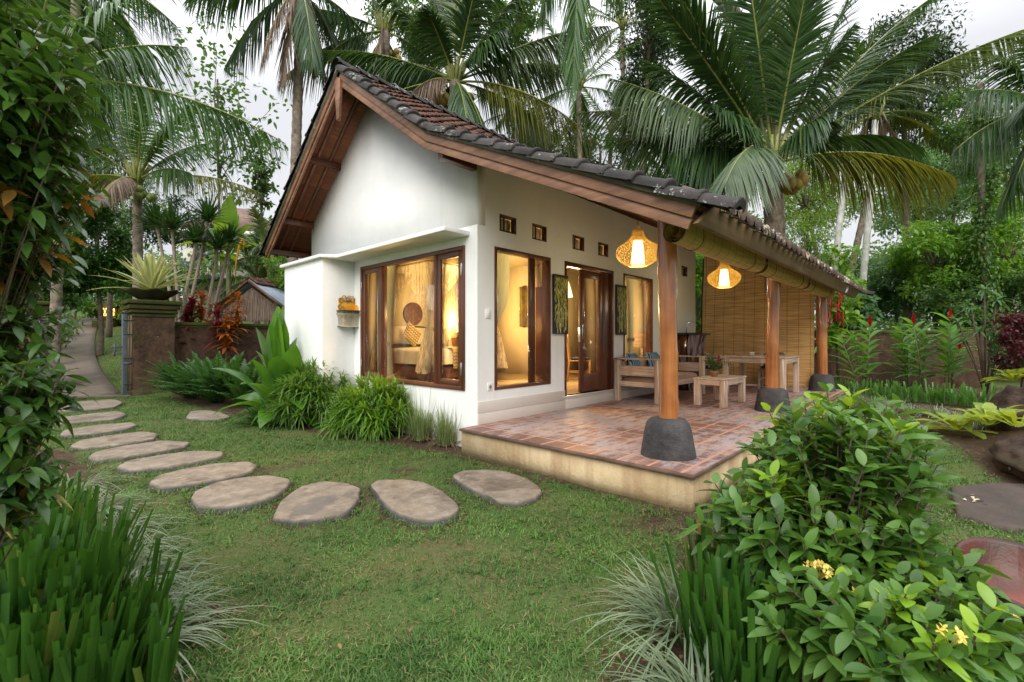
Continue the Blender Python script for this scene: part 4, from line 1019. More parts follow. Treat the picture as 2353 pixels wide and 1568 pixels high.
# --- pendants
WICK = None
def _wicker():
    m, nt, N, L = newmat('woven_rattan'); g = N.new('ShaderNodeNewGeometry')
    c = ramp(N, L, g.outputs['Random Per Island'], [(0, (.55, .30, .05)), (1, (.88, .62, .16))])
    p = pbr(N, L, c, .5); t = N.new('ShaderNodeBsdfTranslucent'); L.new(c, t.inputs[0]); x = N.new('ShaderNodeMixShader'); x.inputs[0].default_value = .3; L.new(p.outputs[0], x.inputs[1]); L.new(t.outputs[0], x.inputs[2])
    out(N, L, x.outputs[0]); return m
WICK = _wicker()
LAMPIN = M_emit('lit_lamp_cylinder', (1.0, .76, .38), 3.2)
def ribbon(b, pts, w, up_c, mi=0):
    P_ = np.array(pts); T = nrm(np.gradient(P_, axis=0)); nrmv = nrm(P_-np.array(up_c)[None]); sd = np.cross(T, nrmv)
    b.grid(np.stack([P_-sd*w/2, P_+sd*w/2], 1))
def weave(b, prof, n, turns, w, c):
    pr_ = np.array(prof); tt = np.linspace(0, 1, 30); t0 = np.linspace(0, 1, len(pr_))
    r = np.interp(tt, t0, pr_[:, 0]); z = np.interp(tt, t0, pr_[:, 1])
    for _ in range(2): r[1:-1] = (r[:-2]+2*r[1:-1]+r[2:])/4; z[1:-1] = (z[:-2]+2*z[1:-1]+z[2:])/4
    for sgn in (1, -1):
        for k in range(n):
            a = 2*pi*k/n+sgn*tt*turns*2*pi
            rr = r+.0016*sgn
            ribbon(b, np.stack([c[0]+rr*np.cos(a), c[1]+rr*np.sin(a), c[2]+z], 1), w, c)
def pendant(x, y, zc, ztop, label):
    t = thing('pendant_lamp', label, 'lamp', (x, y, zc), 0, 'woven pendant lamps over the terrace')
    prof = [(.07, .27), (.078, .23), (.095, .18), (.15, .12), (.23, .075), (.29, .02), (.305, -.04), (.285, -.11), (.225, -.17), (.15, -.215), (.125, -.225)]
    b = B(); weave(b, prof, 30, .42, .0066, (0, 0, 0)); weave(b, prof, 16, .10, .004, (0, 0, 0))
    for r, z in ((.075, .27), (.125, -.215)): b.tube([(r*cos(q), r*sin(q), z) for q in np.linspace(0, 2*pi, 30)], .006, 5)
    b.tube([(.05*cos(q), 0, .27+.085*sin(q)) for q in np.linspace(0, pi, 12)], .005, 5)
    ob('lamp_shade', b, WICK, t)
    b = B(); b.lathe([(.001, .135), (.062, .13), (.072, .06), (.088, -.10), (.094, -.205), (.001, -.206)], n=24); ob('light_cylinder', b, LAMPIN, t, smooth=True)
    b = B(); b.tube([(0, 0, .34), (0, 0, ztop-zc)], .005, 6); ob('cord', b, BLACK, t)
    ld = bpy.data.lights.new('pendant_bulb', 'POINT'); ld.energy = 8; ld.color = (1, .84, .62); ld.shadow_soft_size = .08
    lo_ = bpy.data.objects.new('pendant_bulb', ld); COL.objects.link(lo_); lo_.parent = t; lo_.location = (0, 0, -.27)
    ld = bpy.data.lights.new('pendant_glow', 'POINT'); ld.energy = 1.5; ld.color = (1, .72, .28); ld.shadow_soft_size = .02
    for k_ in range(3):
        l3 = bpy.data.objects.new('pendant_glow', ld); COL.objects.link(l3); l3.parent = t; l3.location = (.13*cos(k_*2.1), .13*sin(k_*2.1), -.04)
    return t
pendant(1.87, -1.27, 2.66, deck(-1.27)-.1, 'glowing woven rattan pendant left of the front post, the larger looking one')
pendant(5.36, -1.27, 2.65, deck(-1.27)-.1, 'glowing woven rattan pendant further back, over the daybed end')
# --- wall fittings
sw = thing('light_switch', 'white light switch on the wall beside the house corner', 'switch', (.185, 0, 1.755))
b = B(); b.box((-.042, -.012, -.06), (.042, -.0005, .06)); ob('switch_plate', b, WHITEP, sw, bev=.004)
b = B(); b.box((-.018, -.018, -.03), (.018, -.0125, .03)); ob('rocker', b, WHITEP, sw, bev=.003)
so_ = thing('power_socket', 'white power socket low on the wall beside the house corner', 'socket', (.215, 0, .79))
b = B(); b.box((-.042, -.012, -.05), (.042, -.0005, .05)); ob('socket_plate', b, WHITEP, so_, bev=.004)
b = B(); p = [(.026*cos(q), -.0125, .026*sin(q)) for q in np.linspace(0, 2*pi, 20, endpoint=False)]; b.prism(p, (0, -.004, 0)); ob('socket_ring', b, M_plain('grey_plastic', (.35, .35, .34), .4), so_)
b = B(); b.box((-.012, -.0185, -.003), (-.006, -.0166, .003)); b.box((.006, -.0185, -.003), (.012, -.0166, .003)); ob('pin_holes', b, BLACK, so_)
cb = B(); 
cb.tube([(5.25, -.04, 2.9), (5.22, -.05, 2.6), (5.28, -.06, 2.45), (5.5, -.05, 2.36), (5.72, -.05, 2.42), (5.6, -.06, 2.55), (5.3, -.06, 2.52), (5.28, -.06, 2.3), (5.45, -.06, 2.18), (5.6, -.06, 2.25), (5.5, -.05, 2.36), (5.3, -.06, 2.4)], .008, 6)
cb.tube([(5.6, -.04, 3.2), (5.5, -.05, 2.9), (5.25, -.05, 2.4)], .006, 6)
o = ob('cable_coil', cb, M_plain('grey_cable', (.12, .11, .11), .6)); tag(o, 'loops of loose grey cable hanging on the wall above the counter', 'cable')
# bamboo paintings
def _paint(name, x, g, seed):
    pt = thing('bamboo_painting', g, 'painting', (x, 0, 1.50), 0, 'bamboo paintings beside the door')
    w, h = .36, .92; r = np.random.default_rng(seed)
    b = B(); b.box((0, -.045, 0), (w, -.006, h)); ob('canvas', b, M_plain('painted_canvas', (.02, .035, .03), .6, .3, 2, .1, col2=(.045, .012, .010)), pt, bev=.003)
    for cname, colr, nn, wd in (('painted_leaves', (.62, .56, .08), 120, .015), ('painted_foliage', (.20, .30, .04), 100, .016), ('painted_highlights', (.80, .76, .38), 90, .010)):
        b = B()
        for i in range(nn):
            px = r.uniform(.02, w-.02); pz = h*(1-r.random()**1.7*.72)-.03; a = r.uniform(-2.2, -.9); l = r.uniform(.04, .12)
            e = (np.clip(px+l*cos(a), .005, w-.005), max(.02, pz+l*sin(a))); nx, nz_ = -sin(a)*wd/2, cos(a)*wd/2; yy = -.0465-r.uniform(0, .003)
            mx_, mz = (px+e[0])/2, (pz+e[1])/2
            b.add([(px, yy, pz), (mx_+nx, yy, mz+nz_), (e[0], yy, e[1]), (mx_-nx, yy, mz-nz_)], [(0, 1, 2, 3)])
        ob(cname, b, M_plain(cname+str(seed), colr, .6, .3, 9, 0), pt)
    b = B()
    for i in range(11):
        px = r.uniform(.03, w-.05); z0 = r.uniform(.0, .12); z1 = r.uniform(.35, .75)*h; nseg = 5; wd = r.uniform(.012, .024)
        for s_ in range(nseg):
            a0 = z0+(z1-z0)*s_/nseg+.004; a1 = z0+(z1-z0)*(s_+1)/nseg-.004; xx = px+.015*sin(s_+i); yy = -.0505-.0006*i
            b.add([(xx, yy, a0), (xx+wd, yy, a0), (xx+wd*.85, yy, a1), (xx+wd*.1, yy, a1)], [(0, 1, 2, 3)])
    ob('painted_stalks', b, M_plain('painted_stalks'+str(seed), (.75, .70, .32), .6, .35, 12, 0, col2=(.26, .32, .07)), pt)
_paint('p', 1.551, 'bamboo painting left of the sliding door', 3); _paint('p', 3.41, 'bamboo painting right of the sliding door, behind the daybed', 8)
# --- wall shrine on the pilaster return
sh = thing('offering_shelf', 'small carved stone offering shelf with yellow cloth on the white pilaster', 'shrine', (-.12, 3.19, 1.64), 0)
SHST = _stone('pale_lichen_stone', (.20, .17, .11), (.55, .52, .42), (.16, .17, .07), .62, .5)
b = B(); V = []
for (w_, d_, z) in ((.205, .16, 0), (.185, .15, .015), (.18, .155, .09), (.19, .175, .16), (.21, .20, .205), (.215, .205, .225)):
    V.append([(-w_, -.001, z), (-w_, -d_*.75, z), (-w_*.82, -d_, z-.01), (0, -d_*1.04, z-.014), (w_*.82, -d_, z-.01), (w_, -d_*.75, z), (w_, -.001, z)])
V = np.array(V); b.grid(V[::-1]); b.add(V[0], [tuple(range(7))]); b.add(V[-1], [tuple(range(7))[::-1]]); ob('carved_bowl', b, SHST, sh, bev=.004)
b = B(); b.box((-.20, -.19, .226), (.20, -.001, .262)); b.box((-.215, -.205, .263), (.215, -.001, .275)); ob('shelf_lip', b, M_plain('grey_thatch', (.16, .13, .10), .9, .3, 30, .5), sh, bev=.003)
YEL = M_plain('yellow_cloth', (.78, .36, .02), .7, .06, 9, .3)
b = B(); b.box((-.185, -.03, .276), (.13, -.004, .42)); b.box((.10, -.15, .276), (.20, -.02, .345)); b.box((.10, -.11, .345), (.17, -.02, .38)); ob('yellow_cloth', b, YEL, sh, bev=.008)
GOLD = M_plain('gilded_carving', (.62, .34, .08), .45, .25, 30, .4, col2=(.25, .22, .12))
b = B()
for cx, cz, r_ in ((-.145, .445, .045), (-.09, .49, .042), (0.0, .50, .03), (.055, .485, .042), (.10, .445, .045), (-.025, .455, .05), (-.165, .34, .035), (-.12, .31, .03)):
    b.tube([(cx+r_*cos(q)*(1-q*.04), -.035, cz+r_*sin(q)*(1-q*.04)) for q in np.linspace(0, 5.6, 16)], .010, 6)
b.box((-.17, -.028, .41), (.12, -.006, .49)); ob('scroll_crest', b, GOLD, sh)
b = B(); b.lathe([(.001, -.02), (.03, -.01), (.034, .01), (.001, .03)], (-.025, -.04, .455), 10); ob('boss', b, M_plain('pink_stone', (.42, .22, .16), .7), sh)
# ================================================================ INTERIOR
IZ = .52
bd = thing('bed', 'four poster bed with white bedding behind the gable window', 'bed', (1.4, 2.88, IZ))
b = B(); b.box((0, 0, .12), (1.85, 1.9, .34)); ob('bed_frame', b, DARKWOOD_X, bd, bev=.01)
for x in (.03, 1.73):
    for y in (.03, 1.79):
        b = B(); b.box((x, y, 0), (x+.09, y+.09, .12)); ob('leg', b, DARKWOOD_Z, bd)
LINEN = M_plain('white_bedding', (.78, .74, .68), .9, .04, 2, .3)
b = B(); n = 40; u = np.linspace(-1, 1, n); U, V = np.meshgrid(u, u, indexing='ij'); e = np.maximum(0, (1-np.abs(U)**9)*(1-np.abs(V)**9))
b.grid(np.stack([.925+U*(.96+.012*np.sin(V*17)), .93+V*(.97+.012*np.sin(U*15)), .40+.32*e**.28+.012*np.sin(U*6+V*3)*e], -1)); ob('duvet', b, LINEN, bd, smooth=True)
b = B(); a = np.linspace(0, 1, 14); b.prism([(x, 1.86, .3) for x in (1.85, 0)]+[(1.85*t, 1.86, 1.12+.10*sin(pi*t)) for t in a], (0, .05, 0)); ob('headboard', b, M_plain('dark_green_headboard', (.035, .06, .025), .4, .3, 2, .1), bd, bev=.01)
def _zig():
    m, nt, N, L = newmat('zigzag_weave'); tc = N.new('ShaderNodeTexCoord'); sx = N.new('ShaderNodeSeparateXYZ'); L.new(tc.outputs['Object'], sx.inputs[0])
    p1 = N.new('ShaderNodeMath'); p1.operation = 'PINGPONG'; p1.inputs[1].default_value = .035; L.new(sx.outputs[0], p1.inputs[0])
    ad = N.new('ShaderNodeMath'); ad.operation = 'ADD'; L.new(p1.outputs[0], ad.inputs[0])
    a2 = N.new('ShaderNodeMath'); a2.operation = 'ADD'; L.new(sx.outputs[1], a2.inputs[0]); L.new(sx.outputs[2], a2.inputs[1]); L.new(a2.outputs[0], ad.inputs[1])
    mu = N.new('ShaderNodeMath'); mu.operation = 'MULTIPLY'; mu.inputs[1].default_value = 14; L.new(ad.outputs[0], mu.inputs[0]); fr = N.new('ShaderNodeMath'); fr.operation = 'FRACT'; L.new(mu.outputs[0], fr.inputs[0])
    out(N, L, pbr(N, L, ramp(N, L, fr.outputs[0], [(.45, (.62, .45, .22)), (.5, (.14, .13, .06))]), .9).outputs[0]); return m
ZIG = _zig()
b = B(); b.grid(np.array([[(x, y, z) for x in np.linspace(0, .28, 5)] for y, z in ((.5, .0), (.0, .0), (-.10, -.01), (-.14, -.06), (-.145, -.2), (-.15, -.42))]))
o = ob('bed_runner', b, ZIG, smooth=True); o.location = (1.40+.52, 2.94, IZ+.735); 
b2 = B(); b2.grid(np.array([[(x, y, z) for y in np.linspace(0, .30, 5)] for x, z in ((.9, .0), (.0, .0), (-.06, -.02), (-.085, -.08), (-.09, -.22), (-.095, -.42))]))
o.data.user_clear() if False else None
o2 = o; tag(o2, 'zigzag patterned bed runner hanging over the foot of the bed', 'runner')
for i, (x, y, z, s, mt, l, rx, rz) in enumerate(((1.75, 4.52, 1.0, .62, LINEN, 'large white pillow leaning on the left of the headboard', 70, 0), (2.45, 4.52, .98, .58, LINEN, 'large white pillow leaning on the right of the headboard', 70, 0),
     (2.72, 4.36, .93, .46, LINEN, 'smaller white pillow in front of the right pillow', 66, 10), (1.92, 4.22, 1.0, .44, ZIG, 'brown zigzag cushion standing on one corner on the bed', 72, 0))):
    b = B(); pillow(b, s, s*.72 if mt is LINEN else s, .17); o = ob('bed_pillow', b, mt, smooth=True); o.location = (x, y, IZ+z); o.rotation_euler = (RD(rx), RD(0) if mt is LINEN else RD(38), RD(rz)); tag(o, l, 'pillow', 'pillows on the bed')
# mosquito net
def _net():
    m, nt, N, L = newmat('mosquito_net'); t = N.new('ShaderNodeBsdfTransparent'); d = N.new('ShaderNodeBsdfDiffuse'); d.inputs[0].default_value = (.85, .8, .7, 1); tr = N.new('ShaderNodeBsdfTranslucent'); tr.inputs[0].default_value = (.85, .8, .7, 1)
    x = N.new('ShaderNodeMixShader'); x.inputs[0].default_value = .5; L.new(d.outputs[0], x.inputs[1]); L.new(tr.outputs[0], x.inputs[2])
    f = noise(N, L, 1, 2, scale3=(22, 22, .8)); r = ramp(N, L, f, [(.40, (.25, .25, .25)), (.56, (.95, .95, .95))])
    bw = N.new('ShaderNodeRGBToBW'); L.new(r, bw.inputs[0]); y = N.new('ShaderNodeMixShader'); L.new(bw.outputs[0], y.inputs[0]); L.new(t.outputs[0], y.inputs[1]); L.new(x.outputs[0], y.inputs[2])
    out(N, L, y.outputs[0]); return m
NET = _net()
mn = thing('mosquito_net', 'sheer white mosquito net tied back at the corners of the bed', 'mosquito net')
X0, X1, Y0, Y1, ZT = 1.34, 3.30, 2.84, 4.72, 2.93
def drape(cx, cy, sx_, sy_, label=None):
    hx, hy = (X1-X0)/2, (Y1-Y0)/2; n = 56; b = B(); q = np.linspace(-1, 1, n)
    top = np.array([(cx+sx_*hx*max(0, t), cy+sy_*hy*max(0, -t)) for t in q])
    rows = []
    for v in np.linspace(0, 1, 22):
        k = (1-v)**1.35; a = q*2.6; tie = np.stack([cx+sx_*.06+.05*np.cos(a)*1.0, cy+sy_*.06+.05*np.sin(a)], 1)
        p = tie+(top-tie)*k[None] if False else tie+(top-tie)*k
        p = p+.012*np.sin(q*40)[:, None]*np.array((1, -1))*min(1, 4*k)
        rows.append(np.c_[p, np.full(n, ZT+(1.66-ZT)*v)-.10*k*np.abs(q)*(1-k)*4*.6])
    for v in np.linspace(.05, 1, 12):
        rr = .05+.20*v**.8; a = q*pi
        rows.append(np.c_[cx+sx_*.06+rr*np.cos(a)*(1+.12*np.sin(q*30)), cy+sy_*.06+rr*np.sin(a)*(1+.12*np.sin(q*30)), np.full(n, 1.66-.88*v)+.02*np.sin(q*9)*v])
    b.grid(np.array(rows)); ob('net_drape', b, NET, mn, smooth=True)
    b = B(); b.tube([(cx+sx_*.06+.062*cos(q_), cy+sy_*.06+.062*sin(q_), 1.66) for q_ in np.linspace(0, 2*pi, 16)], .014, 6); ob('tie_band', b, LINEN, mn)
drape(X0, Y0, 1, 1); drape(X1, Y0, -1, 1); drape(X0, Y1, 1, -1); drape(X1, Y1, -1, -1)
b = B(); b.grid(np.array([[(x, y, ZT-.04*sin(pi*(x-X0)/(X1-X0))*sin(pi*(y-Y0)/(Y1-Y0))) for y in np.linspace(Y0, Y1, 8)] for x in np.linspace(X0, X1, 8)])); ob('net_top', b, NET, mn)
b = B(); b.bar((X0, Y0, ZT), (X1, Y0, ZT), .03, .03); b.bar((X0, Y1, ZT), (X1, Y1, ZT), .03, .03); b.bar((X0, Y0, ZT), (X0, Y1, ZT), .03, .03); b.bar((X1, Y0, ZT), (X1, Y1, ZT), .03, .03); ob('net_rail', b, M_plain('bamboo_rail', (.45, .33, .18), .5), mn)
# wall art, bedside, lamps
b = B(); b.lathe([(.001, 0), (.27, 0), (.27, .03), (.23, .03), (.215, .015), (.001, .02)], n=36); o = ob('round_wall_art', b, M_plain('carved_dark_wood', (.17, .065, .03), .6, .4, 16, 1.0, col2=(.05, .02, .01)), smooth=False); o.rotation_euler = (pi/2, 0, 0); o.location = (2.32, 4.77, 2.02); tag(o, 'round carved dark wood panel on the wall above the headboard', 'wall art')
bt_ = thing('bedside_cabinet', 'tall orange wood cabinet beside the bed', 'cabinet', (3.35, 4.35, IZ))
b = B(); b.box((0, 0, 0), (.5, .42, .94)); ob('cabinet_body', b, M_wood('orange_teak', (.25, .09, .03), (.6, .28, .09), 'x', .4, 14), bt_, bev=.006)
for z in (.1, .38, .66): 
    b = B(); b.box((.03, -.012, z), (.47, 0, z+.24)); dr_ = ob('drawer', b, WW_X, bt_, bev=.004)
bl = thing('bedside_lamp', 'lit bedside lamp glowing on the cabinet beside the bed', 'lamp', (3.6, 4.58, IZ+.942))
b = B(); b.lathe([(.001, 0), (.07, 0), (.07, .015), (.015, .03), (.012, .16), (.001, .16)], n=16); ob('lamp_base', b, DARKWOOD_Z, bl)
b = B(); b.lathe([(.085, .14), (.07, .33), (.001, .331)], n=20); ob('lamp_shade', b, M_emit('lit_bedside_shade', (1, .62, .2), 9), bl, smooth=True)
def bulb(p, e, r=.12, col=(1, .58, .22)):
    ld = bpy.data.lights.new('bulb', 'POINT'); ld.energy = e; ld.color = col; ld.shadow_soft_size = r
    o = bpy.data.objects.new('bulb', ld); COL.objects.link(o); o.location = p
bulb((3.6, 4.45, IZ+1.36), 60, .08, (1, .60, .18))
ip = thing('ceiling_pendant', 'conical woven lamp glowing inside the corner window', 'lamp', (1.02, 1.35, 2.30))
b = B(); b.lathe([(.05, .17), (.09, .05), (.14, -.16)], n=24); ob('lamp_shade', b, M_emit('lit_cone_shade', (1, .74, .36), 2.6), ip, smooth=True)
b = B(); weave(b, [(.052, .172), (.092, .05), (.143, -.162)], 22, .5, .005, (0, 0, 0)); ob('woven_cover', b, WICK, ip)
b = B(); b.tube([(0, 0, .17), (0, 0, 1.03)], .004, 5); ob('cord', b, BLACK, ip)
bulb((1.02, 1.35, 1.95), 70, .15); bulb((2.4, 2.5, 3.2), 210, .25, (1, .64, .24))
ip2 = dup(ip, (4.1, 1.6, 2.5), label='added conical woven lamp inside, standing in for a pendant reflection in the sliding door'); bulb((4.1, 1.6, 2.1), 100, .2, (1, .66, .32))  # added lamp and bulb, standing in for a pendant reflected in the door glass
# interior painting
pa = thing('flower_painting', 'tall flower painting on the yellow wall inside the corner window', 'painting', (4.99, 3.75, 1.75)); pa.rotation_euler = (0, 0, -pi/2)
b = B(); b.box((0, -.03, 0), (.36, -.002, 1.05)); ob('canvas', b, M_plain('lime_canvas', (.35, .33, .10), .6, .4, 5, 0, col2=(.05, .04, .02)), pa)
b = B(); b.box((.11, -.04, -.02), (.26, -.031, 1.07)); ob('painted_vase', b, M_plain('dark_vase_paint', (.22, .14, .04), .6, .5, 12, 0, col2=(.03, .02, .03)), pa)
# curtains
CURT = M_plain('pale_green_curtain', (.62, .70, .62), .9, .04, 3, .1)
def _curt():
    m, nt, N, L = newmat('sheer_curtain'); d = N.new('ShaderNodeBsdfDiffuse'); d.inputs[0].default_value = (.66, .74, .64, 1); t = N.new('ShaderNodeBsdfTranslucent'); t.inputs[0].default_value = (.66, .74, .62, 1)
    x = N.new('ShaderNodeMixShader'); x.inputs[0].default_value = .4; L.new(d.outputs[0], x.inputs[1]); L.new(t.outputs[0], x.inputs[2]); out(N, L, x.outputs[0]); return m
CURT = _curt()
def curtain(axis, c, u0, u1, side, label, tie=1.35, wt=.4, z0=.60, z1=2.70):
    n, m = 60, 34; b = B(); V = []
    for j in range(m):
        z = z0+(z1-z0)*j/(m-1)
        k = 1-(1-wt)*math.exp(-((z-tie)/.42)**2) if z > tie else (wt+(1-wt)*.55*(1-math.exp(-((tie-z)/.5)**2)))
        for i in range(n):
            q = i/(n-1); w_ = (u1-u0)*k; u = (u0+q*w_) if side < 0 else (u1-w_+q*w_)
            d = .022*sin(q*38+sin(z*2)*.6)
            V.append((c+d, u, z) if axis == 'x' else (u, c+d, z))
    b.grid(np.array(V).reshape(m, n, 3)); t = thing('curtain', label, 'curtain', (0, 0, 0), 0, 'pale green curtains')
    ob('drape', b, CURT, t, smooth=True)
    w_ = (u1-u0)*wt; a0 = u0 if side < 0 else u1-w_
    b = B(); b.box((c-.035, a0-.01, tie-.03), (c+.035, a0+w_+.02, tie+.03)) if axis == 'x' else b.box((a0-.01, c-.035, tie-.03), (a0+w_+.02, c+.035, tie+.03)); ob('tie_back', b, CURT, t, bev=.01)
curtain('x', .25, 2.28, 2.84, 1, 'pale curtain behind the left sash of the gable window', 1.35, .75)
curtain('x', .25, .30, .60, -1, 'pale curtain at the right edge of the gable window', 1.35, .5)
curtain('y', .25, .33, .86, -1, 'pale curtain at the left edge of the window beside the house corner', 1.35, .22)
curtain('y', .25, 3.95, 4.55, 1, 'tied back pale curtain in the window behind the daybed', 1.42, .5)
# indoor chair, desk
IW = M_wood('golden_teak', (.28, .13, .05), (.62, .36, .16), 'z', .45, 20)
chair((4.25, 1.35, IZ), RD(35), 'tall slat back dining chair just inside the sliding door', True, IW, 'tall chairs inside the villa')
dk = thing('writing_desk', 'limewashed desk with raised shelf inside the sliding door', 'desk', (5.2, .35, IZ))
b = B(); b.box((0, 0, .72), (.6, 1.2, .76)); ob('desk_top', b, WW_X, dk, bev=.003)
for x in (.02, .52):
    for y in (.02, 1.12):
        b = B(); b.box((x, y, 0), (x+.06, y+.06, .72)); ob('leg', b, WW_Z, dk, bev=.003)
b = B(); b.box((.4, 0, .76), (.6, 1.2, 1.02)); ob('desk_shelf', b, WW_Y, dk, bev=.003)
# ================================================================ GARDEN
# ---- gate pillar, planter and walls (built in camera-parallel frame: x right, y away)
def pillar(loc, rz, label, w=.94, h=2.45):
    t = thing('gate_pillar', label, 'pillar', loc, rz, 'gate pillars')
    b = B(); n, m = 14, 22; hw = w/2
    # slightly irregular shaft
    def face(f):
        V = np.array([[f(u, z) for z in np.linspace(.16, h-.42, m)] for u in np.linspace(-1, 1, n)]); V += RG.normal(0, .006, V.shape); return V
    F_ = [face(lambda u, z: (u*hw*.9, -hw*.9, z)), face(lambda u, z: (hw*.9, u*hw*.9, z)), face(lambda u, z: (-u*hw*.9, hw*.9, z)), face(lambda u, z: (-hw*.9, -u*hw*.9, z))]
    for i in range(4): F_[i][-1] = F_[(i+1) % 4][0]; b.grid(F_[i])
    b.box((-hw, -hw, -.1), (hw, hw, .17)); ob('shaft', b, WALLST, t)
    b = B(); z = h-.44
    for (o, hh) in ((.95, .10), (1.04, .10), (1.12, .13), (1.22, .12)):
        k = hw*o; b.box((-k, -k, z), (k, k, z+hh-.012)); z += hh
    ob('cap', b, CAPST, t, bev=.02); return t
DG = 11.9
pc = CF((357-CX)/FPX*DG, DG+.35)
pc = np.array((-1.63, 10.96)); pillar((*pc, -.02), 0, 'tall mossy stepped cap pillar on the right of the garden gate')
pl = CF((28-CX)/FPX*DG, DG+.35)
pillar((*pl, -.02), 0, 'mossy gate pillar on the left, mostly hidden behind the foreground shrub')
# bowl
bw = thing('stone_bowl', 'wavy rimmed dark stone bowl on top of the right gate pillar', 'planter', (pc[0], pc[1], 2.43))
b = B(); a = np.linspace(0, 2*pi, 48); V = []
for r, z in ((.16, 0), (.24, .02), (.36, .09), (.50, .19), (.60, .25), (.62, .28), (.56, .275), (.40, .2), (.01, .16)):
    k = (.07 if r > .45 else .02); V.append([(r*(1+k*cos(8*q))*cos(q), r*(1+k*cos(8*q))*sin(q), z+k*.35*cos(8*q)) for q in a])
b.grid(np.array(V)); ob('bowl', b, CAPST, bw, smooth=True)
# variegated furcraea
FUR = M_leaf('cream_striped_agave', (.50, .52, .22), (.78, .76, .44), .25, .4); MID0 = M_leaf('agave_green_stripe', (.16, .26, .08), (.34, .44, .16), .25, .4)
fu = thing('agave', 'cream and green striped spiky agave growing in the stone bowl', 'agave', (pc[0], pc[1], 2.68))
b = B(); k = 46; az = np.arange(k)*2.4; el = np.radians(np.concatenate([np.linspace(86, 36, k-9), np.linspace(25, 4, 9)])+RG.normal(0, 4, k)); D = np.stack([np.cos(az)*np.cos(el), np.sin(az)*np.cos(el), np.sin(el)], 1)
s0_ = RG.bit_generator.state; blades(b, D*.05, D, np.linspace(1.0, 1.4, k), .19, np.linspace(.02, .25, k), 8, W_agave, .3); RG.bit_generator.state = s0_; blades(b, D*.05+np.array((0, 0, .007)), D, np.linspace(1.0, 1.4, k)*.97, .085, np.linspace(.02, .25, k), 8, W_agave, .3, mi=1); ob('leaves', b, [FUR, MID0], fu)
b = B()
for q in range(5): b.tube([(0, 0, -.12), (.1*cos(q), .1*sin(q), .03)], .03, 6)
ob('stem', b, CAPST, fu)
# bamboo gate leaves
BLUEM = M_plain('blue_grey_metal', (.12, .14, .17), .5, .2, 8, .2); BAMG2 = M_wood('old_bamboo_rod', (.10, .07, .04), (.30, .22, .13), 'z', .6, 20)
def gate(loc, rz, label, L_):
    g = thing('bamboo_gate', label, 'gate', loc, rz, 'bamboo gate leaves')
    b = B(); b.box((0, -.03, .05), (.09, .03, 2.05)); ob('hinge_post', b, BLUEM, g, bev=.004)
    b = B()
    for i in range(int(L_/.062)):
        x = .13+i*.062; b.tube([(x, .0, .12), (x+.004, 0, 2.0+.02*sin(i*2))], .02, 7)
    ob('bamboo_rods', b, BAMG2, g)
    for z in (.3, .95, 1.55, 1.9):
        b = B(); b.tube([(.02, -.035, z), (L_+.1, -.035, z)], .014, 6); ob('cross_rail', b, BLACK, g)
    b = B(); b.box((-.22, -.02, 1.22), (.05, 0, 1.25)); b.box((-.2, -.02, 1.05), (.05, 0, 1.08)); b.box((-.17, -.02, 1.0), (-.14, 0, 1.32)); b.box((.02, -.045, .8), (.2, -.031, .84)); ob('latch', b, BLUEM, g)
gp = CF((292-CX)/FPX*11.6, 11.45); gate((*gp, 0), ROTZ+RD(64), 'open bamboo gate leaf against the right gate pillar', .95)
gp = CF((88-CX)/FPX*11.6, 11.6); gate((*gp, 0), ROTZ+RD(118), 'open bamboo gate leaf by the left gate pillar', .8)
# low garden wall right of the pillar
def wallrun(name, label, p, q, h, th, mat, cap, z0=-.1, grp=None):
    p = np.array(p); q = np.array(q); L_ = np.linalg.norm(q-p); rz = math.atan2(*(q-p)[::-1]); t = thing(name, label, 'wall', (p[0], p[1], 0), rz, grp)
    n = int(L_/.2)+2; m = 10; b = B()
    V = np.array([[(L_*i/(n-1), 0, z0+(h-z0)*j/(m-1)) for j in range(m)] for i in range(n)]); V[..., 1] += RG.normal(0, .008, V.shape[:2]); b.grid(V)
    V2 = V.copy(); V2[..., 1] = th; b.grid(V2[::-1]); b.box((0.001, .02, z0), (L_-.001, th-.02, h)); ob('wall_face', b, mat, t)
    b = B(); b.box((-.0, -.05, h), (L_, th+.05, h+.09)); b.box((.02, -.02, h-.06), (L_-.02, th+.02, h-.003)); ob('coping', b, cap, t, bev=.015); return t
wallrun('garden_wall', 'low mossy brown garden wall between the gate pillar and the villa', (-1.20, 10.78), (3.6, 10.78), 1.80, .22, WALLST, CAPST)
wallrun('garden_wall', 'brown spotted garden wall behind the red ginger plants', CF((1560-CX)/FPX*13.9, 13.9), CF((2192-CX)/FPX*13.7, 13.7), 1.60, .2, WALLST, CAPST)
t = thing('wall_pier', 'square brown end pier of the right garden wall', 'pillar', (*CF((2232-CX)/FPX*13.6, 13.85), 0), ROTZ)
b = B(); b.box((-.5, -.22, -.1), (.5, .3, 1.64)); ob('pier_body', b, WALLST, t, bev=.02); b = B(); b.box((-.54, -.26, 1.642), (.54, .34, 1.72)); ob('pier_cap', b, CAPST, t, bev=.02)
